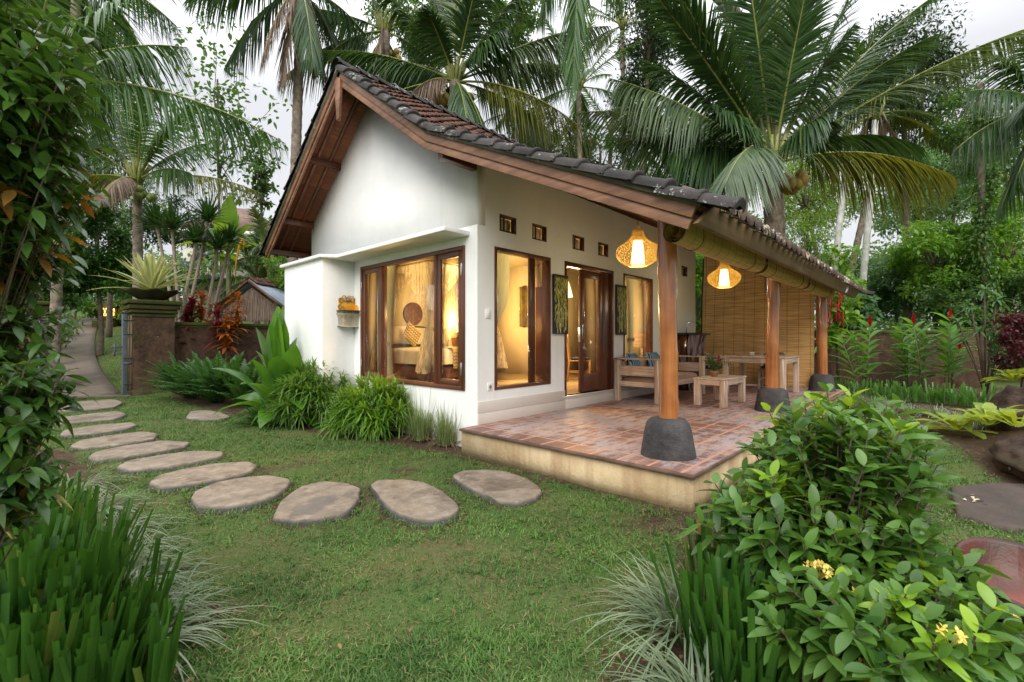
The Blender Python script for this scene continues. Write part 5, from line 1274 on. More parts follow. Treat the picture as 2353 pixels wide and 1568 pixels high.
# ---- thatched pavilion
th_ = thing('garden_pavilion', 'small pavilion with zinc and tile roof and thatched gable behind the low wall', 'pavilion', (*CF((592-CX)/FPX*15.0, 15.0), .72), ROTZ+RD(-8))
b = B(); 
ZINC = M_plain('zinc_sheet', (.28, .34, .40), .45, .15, 3, .1, metal=.6)
for sx_ in (-1, 1):
    b = B(); b.add([(0, -.4, 2.62), (sx_*1.45, -.4, 1.60), (sx_*1.45, 1.9, 1.60), (0, 1.9, 2.62), (0, -.4, 2.58), (sx_*1.45, -.4, 1.56), (sx_*1.45, 1.9, 1.56), (0, 1.9, 2.58)], [(0, 1, 2, 3), (7, 6, 5, 4), (0, 4, 5, 1), (1, 5, 6, 2), (2, 6, 7, 3)]); ob('zinc_roof', b, ZINC, th_)
    b = B(); b.bar((0, -.43, 2.56), (sx_*1.45, -.43, 1.54), .05, .10, (0, 1, 0)); ob('verge_board', b, RAFTER, th_)
b = B()
for sx_ in (-1, 1):
    for i in range(2):
        for j in range(14): 
            x = sx_*(.06+i*.16); z = 2.66-abs(x)*.703+RG.normal(0, .01); b.box((x-.09, -.42+j*.17, z), (x+.09, -.27+j*.17, z+.035), rot=Matrix.Rotation(sx_*.61, 3, 'Y'))
ob('clay_ridge', b, TILE, th_)
b = B(); k = 1500; x = RG.uniform(-1, 1, k); tz = 2.36-np.abs(x)*.72; p = np.stack([x, np.full(k, -.30)+RG.normal(0, .02, k), tz*RG.uniform(.86, 1, k)], 1)
blades(b, p, np.stack([RG.normal(0, .06, k), np.full(k, -.10), np.full(k, -1.)], 1), (p[:, 2]-1.35)*1.02*RG.uniform(.9, 1.05, k)+.05, .02, 0, 3, W_cut); b.prism([(-1.02, -.27, 1.42), (1.02, -.27, 1.42), (1.02, -.27, 1.65), (0, -.27, 2.35), (-1.02, -.27, 1.65)], (0, .05, 0))
ob('thatched_gable', b, M_leaf('dry_thatch', (.15, .11, .085), (.34, .26, .20), .1, .9), th_)
for x in (-.75, .9):
    b = B(); b.box((x, -.25, -.3), (x+.12, -.13, 1.5)); ob('post', b, DARKWOOD_Z, th_)
b = B(); b.box((-1.1, -.3, 1.38), (1.1, -.2, 1.46)); ob('tie_beam', b, RAFTER, th_)
# ---- far villa
vz = float(hgt(*P(585, 500, 31)[:2])); vp = P(520, 500, 31)
v = thing('far_villa', 'pale two storey villa with a hipped brown tile roof up the slope', 'house', (vp[0], vp[1], vz), ROTZ+RD(12))
H = P(0, 535, 31)[2]-vz
b = B(); b.box((-2.6, 0, 0), (3.2, 4, H)); ob('walls', b, M_plain('pale_villa_wall', (.60, .58, .52), .8, .05, 1, .2), v)
b = B(); R1 = P(0, 470, 32)[2]-vz; b.add([(-3.2, -.6, H), (3.8, -.6, H), (3.8, 4.6, H), (-3.2, 4.6, H), (-.4, 2, R1), (1.0, 2, R1)], [(0, 1, 5, 4), (1, 2, 5), (2, 3, 4, 5), (3, 0, 4), (3, 2, 1, 0)]); ob('roof', b, M_plain('far_brown_tiles', (.20, .115, .085), .8, .3, 6, .8, col2=(.08, .05, .045)), v)
b = B(); b.box((-3.22, -.63, H-.22), (3.82, -.59, H+.02)); b.box((-2.7, -.05, H-.75), (3.3, 0, H-.6)); ob('white_fascia', b, PLASTER, v)
for x in (-1.9, 1.6):
    b = B(); b.box((x, -.06, H-2.3), (x+1.4, -.01, H-.8)); f = ob('window', b, DARKWOOD_X, v)
    b = B(); b.box((x+.12, -.08, H-2.2), (x+1.28, -.065, H-.9)); ob('window_pane', b, M_plain('dark_far_glass', (.03, .035, .035), .1) if 'dark_far_glass' not in bpy.data.materials else bpy.data.materials['dark_far_glass'], f)
b = B()
for i in range(26): b.box((-3.0+i*.11, -1.0, H-3.1), (-2.97+i*.11, -.97, H-2.2))
b.box((-3.05, -1.02, H-2.22), (-.1, -.95, H-2.16)); b.box((-3.1, -1.05, H-3.35), (0, 0, H-3.1)); ob('balcony_rail', b, BLUEM, v)
# ---- stone lantern on the slope
lp = P(247, 722, 24.5); lz = float(hgt(lp[0], lp[1])); sl = thing('stone_lantern', 'small lit stone lantern glowing under the shrubs at the top of the path', 'lantern', (lp[0], lp[1], lz), ROTZ)
b = B(); b.box((-.45, -.45, -.1), (.45, .45, .3)); b.box((-.3, -.3, .3), (.3, .3, .55)); ob('plinth', b, CAPST, sl, bev=.03)
b = B()
for x in (-.3, .24):
    for y in (-.3, .24): b.box((x, y, .55), (x+.06, y+.06, 1.0))
for k_ in range(4): b.bar((-.27+.13*k_, -.29, .57), (-.15+.13*k_, -.29, .98), .025, .02, (0, 1, 0)); b.bar((-.15+.13*k_, -.29, .57), (-.27+.13*k_, -.29, .98), .025, .02, (0, 1, 0))
ob('lattice', b, CAPST, sl)
b = B(); b.add([(-.55, -.55, 1.0), (.55, -.55, 1.0), (.55, .55, 1.0), (-.55, .55, 1.0), (0, 0, 1.42)], [(3, 2, 1, 0), (0, 1, 4), (1, 2, 4), (2, 3, 4), (3, 0, 4)]); ob('roof_cap', b, CAPST, sl)
b = B(); b.box((-.2, -.2, .57), (.2, .2, .97)); ob('glowing_core', b, M_emit('lantern_flame', (1, .45, .12), 3.5), sl)
ld = bpy.data.lights.new('lantern_bulb', 'POINT'); ld.energy = 12; ld.color = (1, .55, .2); lo2 = bpy.data.objects.new('lantern_bulb', ld); COL.objects.link(lo2); lo2.location = (*(P(247, 722, 23.9)[:2]), lz+.8)
# ================================================================ small plants
GRN = M_leaf('glossy_green_leaf', (.022, .075, .016), (.085, .22, .035), .32, .28)
DKG = M_leaf('dark_green_leaf', (.012, .040, .012), (.045, .12, .025), .22, .35)
LIM = M_leaf('lime_green_leaf', (.07, .20, .02), (.24, .42, .05), .4, .35)
MID = M_leaf('mid_green_leaf', (.03, .10, .02), (.12, .27, .05), .35, .4)
STEM = M_plain('brown_twig', (.10, .07, .045), .8, .2, 20, .3)
GSTEM = M_plain('green_stem', (.10, .16, .04), .6, .2, 10, .2)
# dwarf dracaena shrub : whorls of thin strappy leaves
def whorlshrub(loc, R_, H_, n, m, label, ll, lw, mat, seed=0, grp='strappy green shrubs along the gable wall'):
    r = np.random.default_rng(seed); t = thing('dracaena_shrub', label, 'shrub', loc, 0, grp); b = B(); s_ = B()
    for i in range(n):
        u = r.random()**.5; a = r.uniform(0, 2*pi); e = r.uniform(.15, 1.5)
        ph = math.acos(1-r.random()*.95); rr_ = r.uniform(.72, 1.0)
        c = np.array((R_*rr_*sin(ph)*cos(a), R_*rr_*sin(ph)*sin(a), H_*(.16+.84*rr_*cos(ph))))
        s_.tube([(c[0]*.3, c[1]*.3, 0), (c[0]*.8, c[1]*.8, c[2]*.5), c], .007, 4)
        ax = nrm(np.array((c[0]/R_, c[1]/R_, .25+c[2]/H_*.8))); q = nrm(np.cross(ax, (1, .2, 0))); p2 = np.cross(ax, q)
        k = m; az = np.arange(k)*2.4+r.uniform(0, 6); el = np.radians(np.linspace(75, -20, k)+r.normal(0, 8, k))
        D = ax*np.sin(el)[:, None]+(q*np.cos(az)[:, None]+p2*np.sin(az)[:, None])*np.cos(el)[:, None]
        blades(b, c+ax*np.linspace(.05, -.08, k)[:, None], D, ll*r.uniform(.7, 1.15, k), lw, .35, 5, W_grass, .2)
    ob('leaves', b, mat, t); ob('stems', s_, STEM, t)
    return t
WH1 = M_leaf('fresh_strap_leaf', (.035, .11, .015), (.20, .36, .06), .35, .4)
WH2 = M_leaf('bright_strap_leaf', (.05, .15, .015), (.22, .40, .045), .35, .4)
g1 = G(738, 968); g2 = G(872, 992)
whorlshrub((g1[0]-.12, g1[1]+.0, 0), .70, .98, 150, 24, 'larger pale tipped dracaena shrub below the offering shelf', .27, .028, WH1, 1)
whorlshrub((g2[0]-.12, g2[1]-.05, 0), .60, .82, 125, 24, 'bright green dracaena shrub under the gable window', .27, .027, WH2, 2)
g3 = G(668, 945); whorlshrub((g3[0], g3[1], 0), .52, .9, 85, 24, 'small dracaena shrub beside the paddle leafed plant', .26, .026, WH1, 3)
# lemongrass
LG = M_leaf('lemongrass_blade', (.07, .12, .04), (.24, .32, .12), .3, .5, c=(.38, .30, .16)); LGD = M_leaf('dry_lemongrass', (.12, .08, .05), (.30, .22, .13), .2, .7)
def tuft(name, label, cat, loc, n, L0, L1, w, spread, mats, droop=(.1, .6), prof=W_grass, grp=None, base=.08, el=(50, 88), nseg=6, fold=.25, dry=.0, lean=(0, 0), sc_part='leaves'):
    t = thing(name, label, cat, loc, 0, grp); az = RG.uniform(0, 2*pi, n); e = np.radians(RG.uniform(el[0], el[1], n))
    D = np.stack([np.cos(az)*np.cos(e)+lean[0], np.sin(az)*np.cos(e)+lean[1], np.sin(e)], 1); rr = base*np.sqrt(RG.random(n)); aa = az+RG.normal(0, .8, n)
    p = np.stack([rr*np.cos(aa), rr*np.sin(aa), np.zeros(n)], 1); Ls = RG.uniform(L0, L1, n)
    b = B(); blades(b, p, D*np.array((spread, spread, 1)), Ls, w*RG.uniform(.7, 1.2, n), RG.uniform(*droop, n), nseg, prof, fold)
    ob(sc_part, b, mats[0], t)
    if dry:
        k = int(n*dry); b = B(); az = RG.uniform(0, 2*pi, k); e = np.radians(RG.uniform(35, 80, k)); D = np.stack([np.cos(az)*np.cos(e), np.sin(az)*np.cos(e), np.sin(e)], 1)
        blades(b, D*base*np.array((1, 1, 0)), D, RG.uniform(L0*.4, L1*.55, k), w, RG.uniform(.3, .9, k), 5, prof, .2); ob('dry_leaves', b, mats[1], t)
    return t
l1 = G(968, 1010); l2 = G(1034, 1022)
tuft('lemongrass', 'thin upright lemongrass clump with dry brown base, left of the pair', 'grass clump', (l1[0], l1[1], 0), 210, .45, .95, .010, .55, (LG, LGD), (.05, .6), grp='lemongrass clumps by the terrace corner', base=.13, dry=.5)
tuft('lemongrass', 'stubby lemongrass clump touching the ochre terrace corner', 'grass clump', (l2[0]-.02, l2[1]+.06, 0), 190, .35, .72, .011, .5, (LG, LGD), (.02, .4), grp='lemongrass clumps by the terrace corner', base=.14, dry=.7)
# big paddle leaved bird's nest fern / pseudo banana
pg = G(650, 935); pd = thing('paddle_plant', 'large glossy paddle leafed plant against the white pilaster', 'plant', (-.96, 3.98, 0))
PDL = M_leaf('paddle_leaf', (.022, .09, .014), (.14, .32, .03), .35, .22)
b = B(); k = 30; az = np.arange(k)*2.4+.6; el = np.radians(np.linspace(87, 32, k)+RG.normal(0, 5, k)); D = np.stack([np.cos(az)*np.cos(el), np.sin(az)*np.cos(el), np.sin(el)], 1)
blades(b, D*np.array((.10, .10, .12)), D, np.linspace(2.2, 1.2, k)*RG.uniform(.75, 1.08, k), np.linspace(.36, .30, k), np.linspace(.08, .75, k), 18, W_pad, .3, wave=.06, roll=RG.normal(0, .35, k)); ob('leaves', b, PDL, pd, smooth=True)
# spider lily
lg = (-1.30, 3.75); sp = tuft('spider_lily', 'strappy arching spider lily with a white spidery flower', 'plant', (lg[0]+.1, lg[1]+.15, 0), 90, .5, .9, .055, .9, (MID, DKG), (.3, .8), grp=None, base=.22, el=(30, 80), nseg=9)
b = B(); fc = np.array(P(655, 832, 8.0))-np.array((lg[0]+.1, lg[1]+.15, 0)); b.tube([(0, 0, 0), fc*.6, fc], .008, 5); ob('flower_stalk', b, GSTEM, sp)
b = B(); k = 16; az = np.arange(k)*2.4; D = np.stack([np.cos(az), np.sin(az), RG.uniform(-.1, .9, k)], 1); blades(b, np.tile(fc, (k, 1)), D, .16, .012, .9, 7, W_grass, .1); ob('white_flower', b, M_plain('white_lily_petal', (.85, .85, .80), .6), sp)
# ferns
FERN = M_leaf('fern_frond', (.022, .085, .018), (.085, .21, .04), .3, .5)
def fern(name, label, loc, n, L_, seed=0, lean=0, grp='boston ferns by the low wall'):
    r = np.random.default_rng(seed); t = thing(name, label, 'fern', loc, 0, grp); b = B()
    for i in range(n):
        a = r.uniform(0, 2*pi); e = r.uniform(.3, 1.2); l = L_*r.uniform(.7, 1.1); o = np.array((cos(a)*.12*r.random(), sin(a)*.12*r.random(), 0))
        T = o+l*np.array((cos(a)*cos(e), sin(a)*cos(e), sin(e)))
        frond(b, o, T, .35, 26, .12, .034, .1, 0, 0, .005, 72, start=.12)
    ob('fronds', b, FERN, t); return t
for i, (x, y, s_, l) in enumerate(((440, 915, 1.0, 'left boston fern at the foot of the gate pillar'), (500, 925, 1.1, 'middle boston fern under the low wall'), (560, 930, 1.0, 'right boston fern beside the spider lily'), (470, 890, 1.15, 'boston fern at the back, touching the low mossy wall'))):
    g = G(x, y); fern('boston_fern', l, (g[0], g[1], 0), 95, 1.12*s_, i)
# ---- behind the low wall: dracaenas, ti plants, banana, croton
def dracaena(loc, pts, heads, label, hl=.78, seed=0):
    t = thing('dracaena_tree', label, 'tree', loc, 0, 'dracaena trees behind the low wall'); b = B()
    for p in pts: trunk(b, p, .06, .04, 8, seg=10)
    ob('trunk', b, M_plain('pale_dracaena_bark', (.36, .29, .23), .8, .2, 14, .5) if 'pale_dracaena_bark' not in bpy.data.materials else bpy.data.materials['pale_dracaena_bark'], t)
    b = B()
    for h in heads:
        k = 95; az = RG.uniform(0, 2*pi, k); el = np.radians(RG.uniform(-5, 88, k)); D = np.stack([np.cos(az)*np.cos(el), np.sin(az)*np.cos(el), np.sin(el)], 1)
        blades(b, np.tile(h, (k, 1))+RG.normal(0, .03, (k, 3)), D, hl*RG.uniform(.7, 1.1, k), .07, .18, 5, W_grass, .2)
    ob('crown', b, DKG, t); return t
def rel(px, py, d, o): return tuple(np.array(P(px, py, d))-np.array(o))
for i, (hd, l) in enumerate((
    (((450, 555), (420, 690)), 'dracaena with a curved pale trunk left of the banana plant'),
    (((478, 505), (425, 740), (452, 530)), 'tallest dracaena with a wide crown above the agave'),
    (((500, 570), (470, 730)), 'small headed dracaena before the pavilion'),
    (((528, 555), (480, 745)), 'dracaena with the thickest leaning trunk, beside the pavilion'))):
    d = 13.4+.4*i; o = P(hd[1][0], hd[1][1]+40, d); o[2] = float(hgt(o[0], o[1])); top = rel(*hd[0], d, o)
    heads = [top]; pts = [[(0, 0, 0), rel(*hd[1], d, o), tuple(np.array(top)*.6+np.array(rel(*hd[1], d, o))*.4+np.array((.06, .05, 0))), top]]
    if i == 1: h2 = rel(395, 525, d, o); heads.append(h2); h3 = rel(360, 520, d+.5, o); heads.append(h3); pts += [[(0, 0, 0), rel(405, 640, d, o), h2], [(0, 0, 0), rel(385, 640, d+.3, o), h3]]
    dracaena(o, pts, heads, l, .75 if i != 1 else 1.0, i)
TI = M_leaf('red_ti_leaf', (.06, .010, .02), (.26, .03, .045), .35, .35, c=(.55, .22, .03)); TI2 = M_leaf('orange_croton_leaf', (.16, .035, .01), (.42, .14, .02), .35, .35, c=(.25, .38, .04))
for i, (x, y, d, m_, l) in enumerate(((440, 695, 12.9, TI, 'crimson ti plant on the low wall nearest the pillar'), (462, 680, 13.1, TI2, 'orange ti plant behind the crimson one'), (500, 715, 12.9, TI, 'dark red ti plant in the middle of the low wall'), (545, 690, 13.3, TI2, 'orange and yellow ti plant in front of the pavilion'), (520, 745, 12.8, TI2, 'short orange croton on top of the low wall'), (430, 725, 12.8, TI, 'short purple ti plant right beside the pillar'))):
    o = P(x, y, d); t = thing('ti_plant', l, 'plant', (o[0], o[1], .3), 0, 'red and orange ti plants along the low wall'); b = B()
    b.tube([(0, 0, 0), (0, 0, o[2]-.3)], .02, 6); ob('stem', b, STEM, t); b = B(); k = 80
    az = RG.uniform(0, 2*pi, k); el = np.radians(RG.uniform(-10, 80, k)); D = np.stack([np.cos(az)*np.cos(el), np.sin(az)*np.cos(el), np.sin(el)], 1)
    blades(b, np.stack([np.zeros(k), np.zeros(k), np.maximum(.9, o[2]-.3+RG.uniform(-.9, .12, k))], 1), D, RG.uniform(.26, .50, k), .10, .4, 7, W_leaf, .25); ob('leaves', b, m_, t)
def banana(loc, H_, n, L_, label, seed=0, mat=None, w=.62):
    r = np.random.default_rng(seed); t = thing('banana_plant', label, 'banana plant', loc, 0, 'banana plants'); b = B(); b.tube([(0, 0, 0), (.03, 0, H_*.5), (0, 0, H_)], [.13, .10, .07], 10); ob('trunk', b, M_plain('banana_stem', (.22, .24, .10), .6, .3, 6, .2) if 'banana_stem' not in bpy.data.materials else bpy.data.materials['banana_stem'], t, smooth=True)
    b = B(); az = np.arange(n)*2.4+r.uniform(0, 6); el = np.radians(np.linspace(86, 25, n)); D = np.stack([np.cos(az)*np.cos(el), np.sin(az)*np.cos(el), np.sin(el)], 1)
    blades(b, np.tile((0, 0, H_), (n, 1)), D, L_*r.uniform(.8, 1.1, n), w, np.linspace(.1, .6, n), 16, W_pad, .25, wave=.06); ob('leaves', b, mat or LIM, t, smooth=True); return t
o = P(525, 640, 17.5); z0 = float(hgt(o[0], o[1])); banana((o[0], o[1], z0), P(0, 590, 17.5)[2]-z0, 10, 2.5, 'broad leafed banana plant between the far villa and the pavilion', 5)
o = P(548, 680, 16.5); z0 = float(hgt(o[0], o[1])); t = whorlshrub((o[0], o[1], z0+1.4), .42, .9, 14, 26, 'round yellow flowering croton below the far villa', .3, .03, M_leaf('yellow_croton_leaf', (.20, .16, .02), (.75, .55, .04), .3), 12, 'crotons beside the pavilion')
# curling orange banner leaf
b = B(); pts = [P(540, 640, 16.4), P(543, 600, 16.4), P(550, 565, 16.4), P(558, 549, 16.4), P(561, 556, 16.4), P(560, 575, 16.4)]; b.tube(pts, [.02, .03, .04, .04, .03, .015], 6); o = ob('temple_pennant', b, YEL); tag(o, 'curved yellow woven palm pennant beside the far villa', 'pennant')
# ---- right border: ginger, trimmed iris, variegated liriope, bird's nest ferns
GIN = M_leaf('ginger_leaf', (.045, .16, .03), (.19, .42, .08), .4, .33); REDF = M_leaf('red_ginger_bract', (.32, .005, .012), (.60, .02, .03), .3, .5)
def ginger(loc, stems, label, seed=0):
    r = np.random.default_rng(seed); t = thing('red_ginger', label, 'ginger plant', loc, 0, 'red ginger plants along the right wall'); b = B(); s_ = B()
    for (dx, dy, H_, fl, lean) in stems:
        p0 = np.array((dx, dy, 0.)); p1 = p0+np.array((lean*RT[0], lean*RT[1], H_*1.1)); s_.tube([p0, (p0+p1)/2+(0, 0, .05), p1], .012, 5); k = 15
        tt = np.linspace(.25, 1, k); q = p0+(p1-p0)*tt[:, None]; sg = np.where(np.arange(k) % 2, 1, -1); yaw = r.uniform(-.5, .5); ax = np.array((RT[0]*cos(yaw)-RT[1]*sin(yaw), RT[1]*cos(yaw)+RT[0]*sin(yaw), 0))
        D = ax*sg[:, None]*.9+np.array((0, 0, 1.))*(.55+.5*tt)[:, None]+r.normal(0, .15, (k, 3)); blades(b, q, D, r.uniform(.55, .85, k), .17, .4, 8, W_leaf, .2)
        if fl:
            f = B(); m = 60; zz = np.linspace(0, .30, m); a = np.arange(m)*2.4; D2 = np.stack([np.cos(a)*.8, np.sin(a)*.8, np.full(m, .9)], 1); blades(f, p1+np.stack([0*zz, 0*zz, zz+.03], 1), D2, .10*(1.2-zz/.33), .045, .1, 3, W_leaf, .2); ob('red_flower_spike', f, REDF, t)
    ob('leaves', b, GIN, t); ob('stems', s_, GSTEM, t)
    return t
for i, (x, y, st, l) in enumerate((
   (1990, 905, [(0, 0, 1.55, 1, .1), (.25, .1, 1.3, 0, -.2), (-.2, .1, 1.2, 0, -.45)], 'lone red ginger with one tall flower beside the last terrace post'),
   (2085, 900, [(0, 0, 1.45, 0, -.15), (.2, 0, 1.1, 0, 0)], 'leafy ginger without a flower, second from the terrace'),
   (2125, 905, [(0, 0, 1.6, 1, -.3), (.2, .1, 1.5, 0, 0), (.35, .1, 1.3, 0, .2)], 'dense ginger clump with a drooping red flower before the wall'),
   (2180, 905, [(0, 0, 1.7, 1, .05), (.25, .1, 1.5, 0, .2), (-.2, 0, 1.5, 0, 0), (.4, 0, 1.0, 1, .3)], 'ginger clump next to the end pier of the wall'))):
    g = G(x, y); ginger((g[0], g[1], 0), st, l, i)
IRS = M_leaf('trimmed_iris_leaf', (.008, .045, .007), (.055, .155, .018), .3, .38, c=(.26, .24, .06)); VAR = M_leaf('variegated_liriope', (.08, .14, .07), (.30, .36, .23), .25, .5)
IRW = M_leaf('border_iris_leaf', (.03, .11, .02), (.13, .30, .05), .35, .4)
IRL = ['behind the last terrace post', 'at the foot of the lone red ginger', 'below the leafy ginger', 'under the dense ginger clump', 'at the wall below the ginger flowers', 'against the end pier', 'right of the end pier']
for i, (x, y) in enumerate(((1935, 905), (1985, 912), (2035, 918), (2085, 922), (2140, 925), (2195, 930), (2250, 940))):
    g = G(x, y); tuft('trimmed_iris', 'square cut iris clump '+IRL[i], 'iris clump', (g[0], g[1], float(hgt(g[0], g[1]))), 60, .22, .55, .035, .6, (IRW,), (0, .3), W_cut, 'trimmed irises along the right wall', .24, (45, 88), 5, .4)
VRL = ['in front of the lone red ginger', 'between the irises and the lawn, third from the terrace', 'at the middle of the right border', 'before the end pier', 'left of the yellow bird nest fern', 'at the right end of the border', 'nearest the terrace']
for i, (x, y) in enumerate(((2010, 930), (2055, 938), (2100, 948), (2150, 955), (2200, 968), (2250, 985), (1965, 918))):
    g = G(x, y); tuft('variegated_liriope', 'grey white striped liriope tuft '+VRL[i], 'grass clump', (g[0], g[1], float(hgt(g[0], g[1]))), 110, .3, .55, .013, 1.0, (VAR,), (.4, 1.0), W_grass, 'striped liriope tufts in the right border', .15, (25, 80), 6)
BNF = M_leaf('yellow_green_nest_fern', (.14, .24, .02), (.42, .50, .07), .4, .35)
for i, (x, y, L_, n, l) in enumerate(((2200, 995, .75, 20, 'yellow green bird nest fern at the lawn edge, pointing left'), (2275, 1010, .62, 18, 'yellow green bird nest fern leaning over the dark log'), (2330, 930, .7, 22, 'bird nest fern growing high on the gnarled stump'), (2335, 1040, .5, 12, 'small bird nest fern hanging from the log'))):
    g = G(x, y); h0 = float(hgt(g[0], g[1])); t = thing('nest_fern', l, 'fern', (g[0], g[1], h0+(.02, .12, .35, .2)[i]), 0, 'bird nest ferns on the right bank'); b = B(); az = np.arange(n)*2.4; el = np.radians(RG.uniform(8, 65, n)); D = np.stack([np.cos(az)*np.cos(el), np.sin(az)*np.cos(el), np.sin(el)], 1)
    blades(b, D*.04, D, L_*RG.uniform(.7, 1.1, n), .14, .4, 12, W_pad, .25, wave=.14); ob('fronds', b, BNF, t)
# dark log / rocks on the right
DRK = _stone('dark_driftwood', (.015, .010, .008), (.095, .065, .048), (.04, .045, .015), .60, 1.0)
def rock(name, label, c, s, seed, mat=DRK, cat='rock'):
    r = np.random.default_rng(seed); bm = bmesh_ico(3); v = bm.copy(); ph = r.uniform(0, 6, 9)
    for k in range(3): v += v*(.085/(k+1)**.5*np.sin((2.3+5*k)*v[:, [1, 2, 0]]+ph[k*3:k*3+3])).sum(1, keepdims=True)
    b = B(); b.add(v*np.array(s), ICOF); o = ob(name, b, mat, smooth=True); o.location = c; tag(o, label, cat); return o
import bmesh
_bm = bmesh.new(); bmesh.ops.create_icosphere(_bm, subdivisions=4, radius=1); _iv = np.array([tuple(q.co) for q in _bm.verts]); ICOF = np.array([[q.index for q in f.verts] for f in _bm.faces]); _bm.free()
def bmesh_ico(n): return _iv
g = G(2335, 1000); rock('gnarled_stump', 'knobbly brown stump on the right bank behind the ferns', (g[0]+.1, g[1]-.1, .3), (.42, .38, .42), 3, cat='stump')
g = G(2320, 1075); rock('fallen_log', 'dark mossy log lying along the right edge of the lawn', (g[0]+.1, g[1]-.15, .12), (1.0, .26, .2), 5, cat='log')
rock('bark_log', 'rough bark log in the lower right corner behind the ixora leaves', (*P(2345, 1480, 1.75)[:2], .14), (.26, .12, .12), 8, cat='log')
# petals on paver
b = B(); c = G(2240, 1150, .035)
for i in range(14): 
    a = RG.uniform(0, 6); p = c+np.array((RG.normal(0, .07), RG.normal(0, .035), .004)); b.add([p, p+(.03*cos(a), .03*sin(a), .01), p+(.03*cos(a+1), .03*sin(a+1), .006)], [(0, 1, 2)])
o = ob('fallen_petals', b, M_plain('cream_petals', (.7, .6, .4), .7)); tag(o, 'cream fallen petals lying on the dark paver', 'petals'); kind(o, 'stuff')
# copper lamp bowl at lower right
cp = P(2352, 1290, 1.9); cr = thing('clay_lamp_bowl', 'rust red curved pottery bowl with an orange glow inside, lower right corner', 'garden lamp', (cp[0], cp[1], .24), 0)
CLY = M_plain('rusty_glazed_clay', (.085, .022, .014), .45, .45, 6, .3, col2=(.022, .010, .008))
b = B(); V = []; a = np.linspace(0, 2*pi, 40)
for r, z in ((.07, 0), (.15, .05), (.20, .13), (.215, .20), (.20, .21), (.19, .195), (.175, .14), (.12, .07), (.01, .04)): V.append([(r*cos(q), r*sin(q), z*(1+.3*cos(q-ROTZ-1.2))) for q in a])
b.grid(np.array(V)); ob('bowl', b, CLY, cr, smooth=True)
ld = bpy.data.lights.new('bowl_bulb', 'POINT'); ld.energy = .9; ld.color = (1, .36, .05); ld.shadow_soft_size = .03; q_ = bpy.data.objects.new('bowl_bulb', ld); COL.objects.link(q_); q_.location = (cp[0], cp[1], .37)
# ================================================================ foreground plants
def W_ov(t): return np.maximum(.04, np.sin(pi*np.clip(t, 0, 1)**.9)**.7)
IXL = M_leaf('ixora_leaf', (.026, .085, .014), (.13, .26, .042), .32, .36, c=(.15, .34, .04)); IXN = M_leaf('young_ixora_leaf', (.12, .28, .02), (.38, .55, .05), .4, .3)
def ixora(root, centers, nst, label, ll=.115, seed=0, reach=.62, grp='ixora bushes in the foreground'):
    r = np.random.default_rng(seed); o0 = np.array((*root, 0.)); t = thing('ixora_bush', label, 'bush', o0, 0, grp); b = B(); s_ = B(); y_ = B()
    for (c, R_, n) in centers:
        c = np.array(c)-o0
        for i in range(n):
            dv = r.normal(size=3); dv /= np.linalg.norm(dv); dv[2] = abs(dv[2])*.9+.02 if r.random() < .72 else dv[2]*.5
            e = c+dv*np.array(R_)*(r.random()**.28); st = np.array((c[0]*.4+r.normal(0, .05), c[1]*.4+r.normal(0, .05), .02))
            mid = st*.45+e*.55+r.normal(0, .04, 3); tip = e; s_.tube([st, mid, tip], [.007, .005, .003], 4)
            ax = nrm(tip-mid); q = nrm(np.cross(ax, r.normal(size=3))); p2 = np.cross(ax, q); k = 10; kk = np.arange(k)//2; az = (kk*pi/2)+(np.arange(k) % 2)*pi+r.uniform(0, 6)
            P0 = tip-ax*(kk*.045)[:, None]; D = q*np.cos(az)[:, None]+p2*np.sin(az)[:, None]+ax*(.8-.12*kk)[:, None]+r.normal(0, .12, (k, 3))+np.array((0, 0, .18))
            young = dv[2] > .55 and r.random() < .22
            blades(y_ if young else b, P0, D, ll*r.uniform(.7, 1.1, k)*np.where(kk == 0, .75, 1), .042*r.uniform(.85, 1.1, k), .24, 9, W_ov, .16, roll=r.normal(0, .25, k))
    ob('leaves', b, IXL, t, smooth=True); ob('young_leaves', y_, IXN, t, smooth=True); ob('twigs', s_, STEM, t); return t
r2 = P(1935, 1300, 2.25)[:2]
ixora(r2, [(P(1925, 1060, 2.35), (.42, .42, .40), 125), (P(1800, 1240, 2.25), (.42, .42, .38), 105), (P(1990, 1300, 2.1), (.40, .40, .36), 100)], 0, 'tall glossy ixora bush in front of the terrace corner', .15, 1)
r3 = P(2130, 1500, 1.75)[:2]
ixora(r3, [(P(2110, 1450, 1.7), (.32, .32, .22), 80), (P(1960, 1480, 1.65), (.30, .30, .22), 70), (P(2260, 1530, 1.7), (.30, .30, .17), 50)], 0, 'low spreading ixora bush along the bottom right edge', .13, 2)
YF = M_leaf('yellow_ixora_flower', (.60, .42, .05), (.85, .68, .20), .3, .5)
